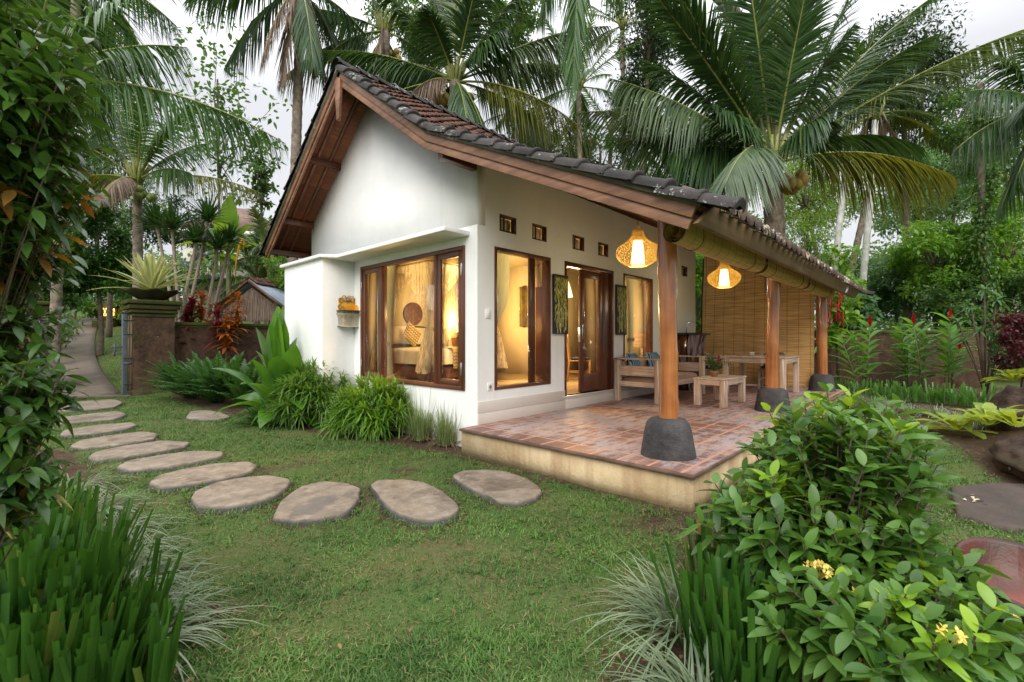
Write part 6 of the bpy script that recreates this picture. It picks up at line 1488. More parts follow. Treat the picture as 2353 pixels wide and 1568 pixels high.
for i, (x, y, d, n, R_, l) in enumerate(((1880, 1312, 1.85, 22, .045, 'largest yellow ixora flower head in the middle of the bush'), (1985, 1373, 1.75, 8, .035, 'small yellow ixora flower right of the largest head'), (2182, 1458, 1.45, 7, .03, 'small yellow ixora flower near the right edge'), (1990, 1545, 1.5, 12, .035, 'yellow ixora flower head at the bottom edge'))):
    c = P(x, y, d); t = thing('ixora_flower', l, 'flower', c, 0, 'yellow ixora flowers'); b = B()
    for j in range(n):
        o_ = RG.normal(size=3); o_ = o_/np.linalg.norm(o_)*R_*np.array((1, 1, .55)); o_[2] = abs(o_[2]); ax = nrm(o_*.5+np.array((-.3, -.3, .35))); q = nrm(np.cross(ax, (0, .1, 1))); p2 = np.cross(ax, q); az = np.arange(4)*pi/2+RG.uniform(0, 2)
        blades(b, np.tile(o_, (4, 1)), q*np.cos(az)[:, None]+p2*np.sin(az)[:, None]+ax*.15, .018, .011, .0, 5, W_leaf, .1); b.tube([o_, (0, 0, -.04)], .0012, 3)
    ob('petals', b, YF, t); b = B(); b.tube([(0, 0, -.03), (.02, .01, -.16)], .003, 4); ob('flower_stem', b, GSTEM, t)
# trimmed iris bottom right
for i, (x, y, d, n, h, l) in enumerate(((1640, 1500, 2.05, 46, .5, 'square cut iris clump in the lower right, left of the ixora'), (1725, 1560, 1.8, 52, .48, 'square cut iris clump at the bottom edge beside the low ixora'), (1655, 1400, 2.45, 26, .5, 'small square cut iris clump behind, with one orange dry leaf'))):
    p = P(x, y, d)[:2]; t = tuft('trimmed_iris', l, 'iris clump', (*p, 0), int(n*1.9), h*.5, h*1.1, .027, .5, (IRS,), (0, .2), W_cut, 'trimmed irises in the foreground', .14, (54, 88), 6, .55)
    if i == 2:
        b = B(); blades(b, (-.03, .05, 0), (-.12, .05, 1), .52, .035, .1, 5, W_cut, .2); ob('dry_leaf', b, M_plain('orange_dry_leaf', (.45, .14, .03), .7), t, label='orange dry leaf')
g = P(1560, 1480, 2.25)[:2]; tuft('variegated_liriope', 'striped liriope tuft spraying left at the bottom centre right', 'grass clump', (*g, 0), 200, .35, .62, .011, 1.0, (VAR,), (.3, .9), W_grass, 'striped liriope tufts in the foreground', .13, (20, 75), 8, lean=tuple(-RT*.45))
g = P(1610, 1580, 1.75)[:2]; tuft('variegated_liriope', 'striped liriope tuft at the bottom edge before the trimmed iris', 'grass clump', (*g, 0), 120, .3, .5, .011, 1.0, (VAR,), (.3, .9), W_grass, 'striped liriope tufts in the foreground', .1, (20, 75), 8, lean=tuple(-RT*.35))
# left bed
LL = ['at the bottom left corner', 'just right of the bottom left corner', 'at the bottom edge of the left bed', 'second row of the left bed, left', 'second row of the left bed, middle', 'second row of the left bed, right', 'third row of the left bed, left', 'third row of the left bed, right', 'fourth row of the left bed, left', 'fourth row of the left bed, right', 'furthest row of the left bed, left', 'furthest row of the left bed, right']
for i, (x, y, n, h) in enumerate(((40, 1640, 60, .55), (150, 1640, 60, .5), (265, 1620, 46, .42), (20, 1500, 56, .62), (130, 1500, 60, .6), (235, 1500, 50, .52), (40, 1370, 56, .62), (160, 1370, 52, .6), (40, 1260, 52, .62), (140, 1260, 46, .58), (30, 1170, 46, .6), (115, 1170, 44, .55))):
    d = FPX*1.41/(y+150-HY)*1.12; p = P(x, y, d)[:2]
    tuft('trimmed_iris', 'square cut iris clump '+LL[i], 'iris clump', (*p, 0), int(n*1.9), h*.5, h*1.1, .028, .42, (IRS,), (0, .22), W_cut, 'trimmed irises in the left bed', .17, (52, 88), 6, .55, lean=(.12*RT[0], .12*RT[1]))
VL = ['beside the nearest stepping stones of the left bed', 'left bed, nearest the camera', 'left bed, second from the camera', 'left bed, middle', 'left bed, next to the third row of irises', 'left bed, beside the long stepping stones', 'left bed, furthest from the camera']
for i, (x, y) in enumerate(((300, 1420), (330, 1480), (290, 1350), (260, 1290), (240, 1230), (205, 1180), (170, 1130))):
    g = G(x, y); tuft('variegated_liriope', 'striped liriope tuft '+VL[i], 'grass clump', (g[0], g[1], 0), 150, .32, .58, .010, 1.0, (VAR,), (.35, 1.0), W_grass, 'striped liriope tufts of the left bed', .14, (22, 75), 7, lean=tuple(RT*.5))
# foreground left shrub with reddish tips
SYZ = M_leaf('shrub_leaf', (.012, .045, .010), (.075, .17, .028), .28, .28, c=(.16, .22, .03)); SYR = M_leaf('red_shrub_tip', (.16, .10, .02), (.34, .16, .03), .4, .35, c=(.42, .05, .04))
def leftbush(label, boxes, seed, ll, root, grp=None):
    r = np.random.default_rng(seed); o0 = np.array((*root, 0.)); t = thing('foreground_shrub', label, 'shrub', o0, 0, grp); b = B(); y_ = B(); s_ = B()
    for (x, y, d, R_, n) in boxes:
        c = P(x, y, d)-o0
        for i in range(int(n*1.9)):
            dv = r.normal(size=3); dv /= np.linalg.norm(dv); e = c+dv*R_*1.08*r.random()**.4*np.array((1, 1, 1.2)); ax = nrm(dv*.6+np.array((RT[0]*.5, RT[1]*.5, .5))); q = nrm(np.cross(ax, r.normal(size=3))); p2 = np.cross(ax, q); k = 9
            s_.tube([np.array((0, 0, e[2]*.6)), e*.7+np.array((0, 0, e[2]*.2)), e], [.004, .002, .0015], 4) if i % 4 == 0 else s_.tube([e-ax*.16, e], .0016, 4)
            az = np.arange(k)*2.4; P0 = e-ax*(np.arange(k)*.022)[:, None]; D = q*np.cos(az)[:, None]+p2*np.sin(az)[:, None]+ax*.6+r.normal(0, .15, (k, 3))
            tgt = y_ if r.random() < .035 else b
            blades(tgt, P0, D, ll*r.uniform(.6, 1.1, k), ll*.36, .3, 7, W_leaf, .2, roll=r.normal(0, .3, k))
    ob('leaves', b, SYZ, t, smooth=True); ob('young_leaves', y_, SYR, t, smooth=True); ob('twigs', s_, STEM, t); return t
leftbush('dark leafy shrub with yellow and red tips filling the left edge', [(30, 330, 1.6, .24, 46), (60, 150, 1.5, .20, 40), (130, 170, 1.7, .12, 12), (0, 520, 1.7, .22, 46), (-20, 690, 1.8, .22, 46), (-60, 820, 1.7, .22, 40), (-60, 400, 1.6, .3, 60), (100, 430, 1.75, .12, 14), (70, 600, 1.8, .10, 10)], 3, .088, P(-60, 1500, 1.75)[:2], 'shrubs on the left edge')
leftbush('lower red tipped shrub on the left edge above the irises', [(0, 960, 1.5, .19, 46), (-20, 1080, 1.45, .16, 36), (110, 900, 1.6, .09, 12), (50, 1120, 1.5, .07, 8)], 4, .085, P(-60, 1300, 1.5)[:2], 'shrubs on the left edge')
# ================================================================ TREES
BARK = M_plain('mottled_bark', (.20, .16, .12), .9, .3, 9, .8, col2=(.07, .055, .04)); PALMB = M_plain('ringed_palm_bark', (.34, .28, .22), .9, .3, 7, .9, col2=(.11, .085, .065), bd=.03); WBARK = M_plain('pale_lichen_bark', (.62, .62, .58), .85, .2, 5, .5, col2=(.36, .35, .32))
PF = M_leaf('palm_leaflet', (.016, .048, .014), (.062, .135, .038), .28, .33, .5, c=(.16, .19, .035)); PFG = M_leaf('grey_green_palm_leaflet', (.04, .075, .035), (.13, .19, .085), .28, .35); PFY = M_leaf('yellowing_palm_leaflet', (.05, .085, .015), (.22, .23, .035), .35, .4, c=(.48, .36, .05)); DRYF = M_leaf('dead_palm_leaf', (.12, .085, .065), (.30, .22, .16), .2, .8)
PFM = M_leaf('mid_palm_leaflet', (.025, .075, .018), (.09, .19, .045), .33, .35, c=(.22, .24, .04))
RACH = M_plain('palm_midrib', (.26, .28, .07), .5, .2, 8, .1); COCO = M_plain('coconut_husk', (.42, .26, .06), .5, .25, 6, .2, col2=(.24, .22, .05)); COCOG = M_plain('green_coconut', (.20, .26, .05), .45, .2, 6, .1)
def palm(name, label, cpx, base_px, r0, r1, fr, nrand=0, Lr=4, dead=0, coco=0, rings=1, bark=None, ll=.75, lw=.045, seed=1, grp='coconut palms around the villa', nl=62, cocomat=None, mats=(None, None), el=(70, -30), bend=((.25, .35), (.75, .72))):
    """cpx=(px,py,d) crown; base_px=(px,d) trunk foot"""
    c = P(*cpx); bx = P(base_px[0], HY, base_px[1]); bz = float(hgt(bx[0], bx[1])); o = np.array((bx[0], bx[1], bz)); t = thing(name, label, 'palm', o, 0, grp); c = c-o
    b = B(); h = c[2]; trunk(b, [(0, 0, -.2), *[c*np.array((k_, k_, z_)) for k_, z_ in bend], c], r0, r1, 12, rings, seg=max(16, int(h/.16)))
    ob('trunk', b, bark or PALMB, t)
    b = B()
    for k in range(14):
        a = k*2.4; b.tube([c+(0, 0, -.35), c+(cos(a)*.16, sin(a)*.16, .1), c+(cos(a)*.34, sin(a)*.34, .5)], [.07, .06, .03], 5, 1)
    for f in fr:
        T = P(f[0], f[1], cpx[2]+f[2])-o; kw = dict(f[4]) if len(f) > 4 else {}
        kw.setdefault('ll', ll); kw.setdefault('nl', nl); kw.setdefault('lw', lw); kw['nl'] = max(kw['nl'], nl)
        frond(b, c+nrm(T-c)*.1, T, f[3], **kw)
    rr = np.random.default_rng(seed)
    crown_fronds(b, c, nrand, Lr, el[0], el[1], .28, ll, nl, seed, rr.uniform(0, 6), .3, lw) if nrand else None
    ob('crown', b, [mats[0] or PF, RACH, mats[1] or PFY, PFG, DRYF], t)
    if dead:
        b = B()
        for k in range(dead):
            a = rr.uniform(0, 6.28); l = Lr*rr.uniform(.35, .6); T = c+np.array((cos(a)*.7, sin(a)*.7, -l)); frond(b, c+(cos(a)*.2, sin(a)*.2, 0), T, -.15, 34, .5, .05, .8, 0, 0, .03, 30, ragged=.3)
        ob('dead_fronds', b, DRYF, t)
    if coco:
        for q in range((coco+5)//6):
            a = rr.uniform(0, 6.28); b = B(); coconuts(b, c+np.array((cos(a)*.42, sin(a)*.42, -.52)), min(7, coco), .118, seed=seed+q, spread=.25); ob('coconut_cluster', b, cocomat or COCO, t, smooth=True)
    return t
Y = {'mi': 2}; GY = {'mi': 3}; DD = {'mi': 4}
# big palm behind the terrace
palm('coconut_palm', 'largest coconut palm rising behind the terrace roof, crown filling the upper right', (1776, 372, 10.6), (1778, 10.9), .24, .19, [
 (1440, -90, -.6, .12, {'hang': .15, 'nl': 86, 'll': .95}), (1600, -160, .3, .10, {'hang': .15, 'll': .9}), (1790, -190, -.5, .08, {'hang': .2, 'll': .95}), (1905, -150, .5, .1, {'hang': .2, 'll': .9}), (2010, -110, -.4, .14, {'hang': .3, 'll': .95}),
 (2440, 40, -.2, .16, {'hang': .45, 'nl': 90, 'll': .95, 'mi': 3}), (2180, -30, .8, .2, {'hang': .3}), (2190, 405, -1.0, .38, {'hang': .9, 'nl': 84, 'll': .95, 'mi': 2}), (2120, 340, .6, .4, {'hang': .8}),
 (1400, 180, -.5, .2, {'hang': .95, 'nl': 84, 'll': .95, 'mi': 3}), (1330, 260, .9, .3, {'hang': .5, 'mi': 3}), (1420, 330, .3, .35, {'hang': .7}), (1480, 480, .8, .3, {'hang': .6, 'mi': 3}), (1665, 425, -2.5, .5, {'hang': .55, 'nl': 80, 'll': 1.15, 'mi': 3, 'lw': .055}),
 (1560, 90, .4, .15, {'hang': .3}), (1960, 60, -.9, .2, {'hang': .4}), (2060, 150, 1.0, .25, {'hang': .4}), (1680, 60, 1.2, .1, {'hang': .3}), (1640, 240, -1.3, .2, {'hang': .5}), (1900, 260, -1.4, .3, {'hang': .6}), (1540, 350, -.6, .32, {'hang': .8}), (1530, -60, -.9, .1, {'hang': .15}), (1700, -200, -1.2, .08, {'hang': .15}), (1860, -60, -1.5, .1, {'hang': .2}), (1480, 140, .9, .2, {'hang': .4}), (2150, 80, .6, .2, {'hang': .4}), (1760, -40, 1.2, .05, {'hang': .2})], 0, 4, 0, 12, ll=1.0, lw=.05, seed=5, nl=118)
# palm over the ridge
palm('coconut_palm', 'coconut palm with large nut clusters standing behind the roof ridge', (1046, 185, 13.2), (1046, 13.6), .22, .17, [
 (950, 210, -.9, .45, {'hang': .8, 'mi': 4, 'll': .6}), (800, 280, -.4, .35, {'hang': 1.1}), (720, 120, .5, .25, {'hang': .8}), (860, -40, 0, .15, {'hang': .4}), (1045, -190, -.6, .06, {'hang': .25, 'mi': 3}), (960, -150, .5, .1, {'hang': .3}), (1180, -140, -.3, .1, {'hang': .4}), (1240, -60, .6, .2, {'hang': .5}),
 (1400, 60, -.4, .25, {'hang': .9, 'mi': 3, 'nl': 80}), (1330, 160, .5, .3, {'hang': .7, 'mi': 3}), (1385, 340, -1.2, .4, {'hang': 1.0, 'mi': 2, 'nl': 80}), (1260, 300, .8, .3, {'hang': .8, 'mi': 3}), (1000, 270, 1.4, .4, {'hang': .8}), (900, 160, 1.5, .35, {'hang': .9}), (1120, 330, -.9, .5, {'hang': .8}), (1075, 300, -1.4, .5, {'hang': .8}), (1100, -60, -1.0, .1, {'hang': .3}), (980, 20, -1.0, .15, {'hang': .5}), (1160, 60, -.8, .25, {'hang': .7})], 0, 4, 0, 18, ll=.95, seed=8, nl=92, lw=.058)
palm('coconut_palm', 'coconut palm whose crown overlaps the roof peak', (885, 70, 15), (860, 15.6), .2, .16, [
 (640, 190, 0, .35, {'hang': .9, 'mi': 3}), (700, 330, .3, .5, {'hang': .9}), (700, 20, 0, .2, {'hang': .6}), (800, -150, 0, .1), (960, -120, .3, .1), (1050, 60, .2, .3, {'hang': .9, 'mi': 3}), (1030, 200, .2, .45, {'hang': 1.0}), (830, 260, -.8, .5, {'hang': .8}), (1110, -40, -.4, .2, {'hang': .7}), (760, 120, -1, .3, {'hang': .8, 'mi': 3}), (930, 280, .9, .5, {'hang': .8})], 0, 4, 3, 6, ll=.95, seed=11, nl=84, lw=.055)
palm('coconut_palm', 'tall slim coconut palm with hanging brown dead fronds left of the roof', (690, -30, 14), (668, 14), .17, .13, [
 (430, 0, 0, .25, {'hang': .7}), (520, 150, 0, .5, {'hang': .9}), (560, -120, 0, .1), (600, 150, -.8, .6, {'hang': .6, 'mi': 4}), (650, 190, -.5, .6, {'hang': .6, 'mi': 4}), (840, 80, 0, .4, {'hang': .8}), (760, 260, .2, .6, {'hang': .9}), (900, -60, .4, .2), (740, -220, 0, .05), (470, -120, .5, .15), (720, 150, -1, .5, {'hang': .8}), (800, 180, .9, .5)], 0, 4, 4, 0, ll=.9, seed=13, nl=80, lw=.052)
palm('coconut_palm', 'shorter coconut palm by the gate with yellow nuts and an orange drooping frond', (316, 412, 15), (318, 15), .155, .13, [
 (235, 455, -1.8, .5, {'hang': .6, 'mi': 4, 'll': .7}), (600, 445, -.4, .28, {'hang': .8, 'mi': 2}), (130, 430, -.3, .4, {'hang': .9, 'mi': 2}), (120, 320, .2, .3, {'hang': .7}), (150, 200, 0, .2, {'hang': .4}), (230, 130, .3, .1, {'hang': .3}), (300, 110, -.2, .08, {'hang': .3}), (370, 150, .4, .1, {'hang': .3}), (450, 230, -.2, .2, {'hang': .4}), (480, 330, .3, .35, {'hang': .7}), (440, 400, -.6, .4, {'hang': .9}), (200, 260, -.8, .25, {'hang': .5}), (280, 260, 1.0, .2), (400, 270, -.9, .25, {'hang': .6}), (330, 200, -1.0, .15, {'hang': .4})], 0, 4, 0, 7, ll=.75, seed=15, cocomat=COCOG, mats=(PFM, None))
palm('coconut_palm', 'leaning coconut palm outside the left edge with one long frond sweeping across', (60, 175, 8.5), (-220, 8.6), .2, .16, [
 (655, 330, .6, .30, {'hang': .85, 'nl': 110, 'll': .95, 'mi': 0, 'lw': .045}), (330, -30, -.6, .2, {'hang': .6}), (430, 110, .8, .3, {'hang': .8}), (-250, 100, 0, .3), (250, 230, .9, .4, {'hang': .8}), (150, -150, 0, .1), (-100, 400, .3, .5)], 0, 3.6, 0, 0, ll=.8, seed=17, nl=80, mats=(PFM, None))
palm('coconut_palm', 'dark coconut palm crown at the top left corner', (180, -70, 11), (120, 12), .12, .10, [
 (405, 60, 0, .3, {'hang': .7}), (340, 150, -.3, .45, {'hang': .9}), (60, 150, 0, .4, {'hang': .8}), (-60, 60, .4, .3), (220, 200, .5, .5, {'hang': .9}), (300, 230, .9, .5, {'hang': .8}), (130, 220, .8, .5), (420, -60, .5, .2), (20, 10, -.5, .3, {'hang': .6})], 0, 4, 0, 0, ll=.85, seed=19)
palm('coconut_palm', 'palm above the frame whose bright frond hangs over the roof', (1345, -330, 10.5), (1790, 13.5), .2, .15, [
 (1315, 225, -.3, .18, {'hang': .45, 'nl': 84, 'll': 1.0, 'mi': 0, 'lw': .055}), (1240, 60, 1.2, .4, {'hang': .8, 'mi': 0}), (1420, 10, 1.4, .4, {'hang': .7})], 8, 3.5, 0, 0, ll=.85, seed=21, mats=(PFM, None), el=(80, 10), bend=((.0, .35), (.03, .62), (.12, .8)))
palm('coconut_palm', 'dark palm entering at the right edge', (2440, 250, 12), (2520, 12.5), .2, .16, [
 (2225, 210, 0, .3, {'hang': .8}), (2270, 120, .2, .15, {'hang': .5}), (2190, 350, -.2, .4, {'hang': .9}), (2300, 480, -.3, .5, {'hang': .9}), (2250, 290, .8, .35, {'hang': .9}), (2350, 90, 0, .1), (2340, 400, -.8, .4, {'hang': .9}), (2500, 60, 0, .1)], 3, 3.5, 0, 0, ll=.9, seed=23)
palm('coconut_palm', 'pale trunked palm with dry brown hanging fronds right of the big palm', (2012, 262, 17), (1972, 17.4), .13, .10, [
 (1850, 250, 0, .3), (1900, 360, 0, .5, Y), (2150, 270, 0, .3, GY), (2190, 360, .3, .5, Y), (1960, 130, 0, .1), (2080, 150, 0, .15)], 4, 3.2, 7, 0, bark=WBARK, seed=25, ll=.7, nl=44)
palm('coconut_palm', 'slim white trunked palm leaning right behind the eave', (1955, 230, 18.5), (1902, 18), .13, .10, [], 9, 3.2, 2, 0, bark=WBARK, seed=27, ll=.7, nl=44)
palm('coconut_palm', 'darker leaning palm trunk draped with a climber', (2030, 240, 19), (1925, 19), .14, .11, [], 9, 3.2, 3, 0, seed=29, ll=.7, nl=44)
palm('coconut_palm', 'thin pale palm trunk furthest left of the white trunks', (1835, 330, 21), (1912, 21), .10, .07, [], 8, 2.6, 0, 0, bark=WBARK, seed=31, ll=.6, nl=40)
for i, (c, bs, l, L_) in enumerate((((1430, 60, 24), 1440, 'tall far palm seen between the hanging frond and the big palm', 3.6), ((1405, 300, 26), 1380, 'far palm with a bare leaning trunk above the roof', 3.4), ((1268, 385, 30), 1270, 'small far palm just above the roof tiles', 3), ((1480, 340, 27), 1475, 'far palm with nuts above the porch roof', 3), ((2140, 400, 28), 2120, 'far palm in the dark right wood', 3.2), ((590, 640, 19), 590, 'young feathery palm behind the pavilion', 2.2), ((620, 590, 17.5), 625, 'young palm just left of the villa', 2.0), ((1330, 200, 22), 1340, 'mid distance palm above the roof middle', 3.4), ((1180, 260, 24), 1180, 'mid distance palm right of the ridge palm', 3.2), ((2320, 420, 21), 2330, 'mid distance palm at the right edge among the trees', 2.8))):
    palm('far_palm', l, c, (bs, c[2]+.3), .15, .11, [], 15, L_, 1 if i in (1, 2, 3) else 0, 3 if i == 3 else 0, seed=40+i, ll=.55, nl=38, lw=.05, grp='palms in the distance', mats=(PFM if i % 2 else PFG, None))
# ---- broadleaf trees
LD1 = M_leaf('dark_tree_leaf', (.010, .030, .010), (.040, .090, .025), .2, .45); LD2 = M_leaf('mid_tree_leaf', (.03, .08, .02), (.11, .22, .05), .36, .45); LD3 = M_leaf('light_tree_leaf', (.10, .22, .04), (.30, .46, .11), .48, .45); LD4 = M_leaf('bright_shrub_leaf', (.07, .19, .025), (.25, .46, .07), .45, .4); LD5 = M_leaf('blue_green_leaf', (.045, .12, .05), (.14, .28, .12), .4, .45); VINE = M_leaf('vine_leaf', (.02, .06, .012), (.10, .22, .03), .3, .45, c=(.30, .36, .05))
def tree(label, px, py, d, rx, ry, mat, ncl=46, m=150, L_=.2, W_=.09, base=None, tr=.16, seed=1, name='broadleaf_tree', cat='tree', grp='broadleaf trees around the garden', clr=.30, hollow=.5, up=.2, droop=.3, n=3, shade=.75, fold=0, bark=None):
    r = np.random.default_rng(seed); c = P(px, py, d); R_ = rx*d/FPX; Rz = ry*d/FPX
    bx = P(px if base is None else base, HY, d); bz = float(hgt(bx[0], bx[1])); o = np.array((bx[0], bx[1], bz)); t = thing(name, label, cat, o, 0, grp); c = c-o
    q = r.normal(size=(ncl, 3)); q /= np.linalg.norm(q, axis=1)[:, None]; q *= (hollow+(1-hollow)*r.random((ncl, 1))); C = c+q*np.array((R_, R_*.8, Rz)); C[:, 2] = np.maximum(C[:, 2], .25)
    b = B(); leafcloud(b, C, clr*math.sqrt(R_*Rz)*r.uniform(.6, 1.3, ncl), m, L_, W_, droop, n, 0, W_leaf, fold, .5, upw=up); ob('crown', b, mat, t)
    b = B(); low = np.array((c[0]*.8, c[1]*.8, max(.3, c[2]-Rz*.8))); trunk(b, [(0, 0, -.2), low*.5+(.08, 0, 0), low, c+(0, 0, Rz*.3)], tr, tr*.35, 9, seg=14)
    for k in range(min(ncl, 22)):
        p0 = low+(c-low)*r.uniform(0, .9); b.tube([p0, (p0+C[k])/2+r.normal(0, .1*R_, 3)*.5, C[k]], [tr*.35, tr*.2, tr*.06], 5)
    ob('trunk', b, bark or BARK, t); return t
TR = [
 ('dense dark mango tree with pale fruit at the upper right', 2075, 190, 19, 135, 150, LD1, 60, 190, .2, .07, 2090, .2),
 ('dark leafy tree behind the fronds at upper centre right', 1500, 70, 22, 95, 130, LD1, 50, 150, .22, .08, 1440, .2),
 ('second dark tree hanging below the hanging frond', 1470, 240, 23, 75, 110, LD1, 36, 130, .22, .08, 1440, .16),
 ('light feathery green tree right of the big palm trunk', 1850, 450, 20, 110, 100, LD3, 50, 170, .16, .05, 1870, .12),
 ('light green tree lower, beside the white palm trunks', 1850, 580, 19, 80, 80, LD3, 34, 140, .16, .05, 1850, .1),
 ('deep blue green tree in the right background', 2110, 480, 25, 130, 130, LD5, 56, 160, .26, .11, 2120, .2),
 ('tall dark tree in the far right background', 2190, 380, 27, 110, 150, LD1, 50, 150, .28, .1, 2190, .2),
 ('loose crowned tree above the vine covered trunk', 2250, 310, 17, 120, 120, LD2, 54, 120, .17, .07, 2272, .14),
 ('bright green jackfruit like tree behind the right wall', 2150, 590, 17.5, 110, 85, LD4, 50, 170, .2, .09, 2150, .12),
 ('bright yellow green bushy tree at the right edge', 2310, 560, 16.5, 95, 130, LD4, 50, 150, .18, .08, 2330, .12),
 ('mid green tree low at the right edge', 2380, 690, 15.5, 90, 110, LD2, 46, 150, .16, .07, 2380, .1),
 ('round blue green tree behind the end pier', 2060, 660, 20, 95, 80, LD5, 46, 170, .2, .1, 2060, .12),
 ('mid green tree behind the ginger flowers', 2200, 700, 16.2, 85, 60, LD2, 40, 150, .17, .08, 2200, .1),
 ('leafy bush with big leaves between the last post and the white trunks', 1960, 720, 15.2, 60, 45, LD5, 26, 120, .2, .13, 1960, .07),
 ('dark green tree between the big palm and the ridge palm', 1250, 320, 24, 110, 70, LD1, 44, 150, .24, .09, 1250, .2),
 ('mid green tree over the middle of the roof', 1380, 370, 26, 120, 60, LD2, 44, 150, .24, .09, 1360, .18),
 ('mid green tree behind the big palm, left of its trunk', 1600, 400, 25, 120, 90, LD2, 50, 150, .24, .09, 1600, .18),
 ('dark tree right behind the big palm crown', 1720, 300, 24, 110, 120, LD1, 50, 130, .24, .09, 1700, .18),
 ('leafy tree top left of the centre, behind the palms', 960, 60, 20, 120, 90, LD2, 44, 120, .2, .08, 950, .15),
 ('leafy tree at the top between the two roof palms', 1190, 60, 19, 80, 70, LD2, 34, 120, .2, .07, 1180, .15),
 ('dense glossy green tree beside the path', 225, 575, 17, 85, 120, GRN, 60, 190, .17, .085, 230, .12),
 ('dark bushy tree left of the path', 120, 480, 18, 100, 130, LD1, 56, 170, .18, .06, 130, .14),
 ('dark tree behind the short palm, with hanging bamboo like leaves', 250, 400, 21, 110, 110, LD1, 50, 150, .28, .045, 250, .14),
 ('dark leafy tree at the far left', 30, 320, 14, 110, 170, LD1, 60, 150, .16, .06, 10, .14),
 ('dark tree above the left palms', 150, 110, 15, 120, 130, LD1, 50, 150, .2, .07, 120, .15),
 ('dark undergrowth tree behind the dracaenas', 400, 520, 22, 90, 60, LD1, 34, 140, .24, .06, 400, .12),
 ('glossy shrub tree behind the stone lantern', 270, 690, 25, 100, 45, GRN, 40, 150, .22, .1, 270, .1),
 ('low glossy shrubs behind the path bend', 170, 655, 26.5, 120, 48, GRN, 44, 150, .22, .1, 170, .08),
 ('low dark shrubs between the lantern and the gate pillar', 330, 655, 24, 70, 55, LD2, 32, 150, .22, .1, 330, .08),
 ('dark shrubs left of the path top', 90, 650, 16, 75, 80, LD2, 44, 150, .16, .07, 90, .1),
 ('green shrubbery beside the pavilion', 640, 640, 16, 45, 60, LD4, 26, 130, .16, .06, 640, .07),
 ('green bush seen past the end of the villa', 1605, 690, 14.5, 38, 110, LD4, 34, 130, .15, .07, 1605, .06),
 ('dark green wood edge behind the terrace end', 1900, 640, 24, 120, 60, LD2, 44, 150, .24, .1, 1900, .12),
]
for i, T in enumerate(TR):
    tree(T[0], T[1], T[2], T[3], T[4], T[5], T[6], T[7], T[8], T[9], T[10], T[11], T[12], seed=100+i)
# sparse see-through tree against the sky
tree('open crowned tree with big scattered leaves against the sky', 500, 250, 20, 130, 225, LD2, 80, 15, .26, .15, 508, .09, 90, clr=.15, hollow=.15, n=4, bark=BARK)
tree('open crowned tree top against the sky, right of the other', 600, 420, 22, 60, 130, LD2, 40, 24, .26, .15, 610, .08, 91, clr=.18, hollow=.15, n=4)
# vine column
vt = thing('vine_covered_trunk', 'tall trunk wrapped in climbing vines near the right edge', 'tree', (*P(2262, HY, 15.8)[:2], 0)); o = np.array(vt.location); b = B(); zt = P(0, 180, 15.8)[2]
trunk(b, [(0, 0, 0), (.1, 0, zt*.4), (-.1, .1, zt*.75), (.3, .1, zt)], .16, .08, 9); ob('trunk', b, BARK, vt); b = B(); k = 34; zz = np.linspace(.6, zt*.9, k)
leafcloud(b, np.stack([.1*np.sin(zz), .1*np.cos(zz*1.3), zz], 1), np.where(zz > zt*.5, .32, .42), 130, .12, .08, .5, 3, upw=-.4); ob('climbing_vine', b, VINE, vt)
# philodendron climbing the palms
vt = thing('climbing_philodendron', 'light green climbing plant on the leaning palm trunks', 'climber', (*P(1945, HY, 17.2)[:2], 0)); b = B(); k = 26; zz = np.linspace(.8, P(0, 560, 17.2)[2], k)
leafcloud(b, np.stack([RG.normal(0, .25, k)+RT[0]*.0, RG.normal(0, .25, k), zz], 1), .26, 22, .24, .14, .5, 5, upw=-.1); ob('climbing_leaves', b, LIM, vt)
# chenille like red tassels behind the last post
ct = thing('red_tassel_shrub', 'shrub with drooping red catkins right of the last terrace post', 'shrub', (*P(1925, HY, 13)[:2], 0)); b = B(); f = B(); o = np.array(ct.location)
C = np.array([P(x, y, 13)-o for x, y in RG.uniform((1895, 640), (1965, 790), (26, 2))]); leafcloud(b, C, .22, 26, .20, .11, .4, 5); ob('leaves', b, LIM, ct)
for j in range(16): p = P(RG.uniform(1893, 1945), RG.uniform(655, 720), 12.8)-o; f.tube([p, p+(0.01, 0, -.25), p+(0, .01, -.5)], .018, 5)
ob('red_catkins', f, REDF, ct)
b = B(); b.tube([(0, 0, 0), (.05, 0, 1), (0, .05, 2.2)], .04, 6); ob('trunk', b, STEM, ct)
# slender fan leafed plant and purple shrub at right edge
fo = P(2265, HY, 10.8); fz = float(hgt(fo[0], fo[1])); ft = thing('lady_palm', 'slender cane palm with blue green finger leaves near the right edge', 'palm', (fo[0], fo[1], fz)); b = B(); s_ = B(); o = np.array(ft.location)
for (x, y) in ((2230, 705), (2290, 690), (2200, 740), (2320, 735), (2262, 665), (2250, 760), (2215, 785)):
    h = P(x, y, 10.8)-o; s_.tube([(0, 0, 0), (h[0]*.5, h[1]*.5, h[2]*.6), h], .018, 5); k = 26; az = RG.uniform(0, 6.28, k); el = np.radians(RG.uniform(-25, 60, k)); D = np.stack([np.cos(az)*np.cos(el), np.sin(az)*np.cos(el), np.sin(el)], 1); blades(b, np.tile(h, (k, 1)), D, RG.uniform(.22, .42, k), .05, .35, 6, W_leaf, .15)
ob('leaves', b, LD5, ft); ob('canes', s_, STEM, ft)
PUR = M_leaf('purple_shrub_leaf', (.03, .008, .012), (.14, .025, .035), .3, .45)
tree('purple leaved shrub at the right edge above the stump', 2350, 800, 10.2, 55, 90, PUR, 40, 90, .09, .05, 2350, .05, 95, name='purple_shrub', cat='shrub', grp=None)
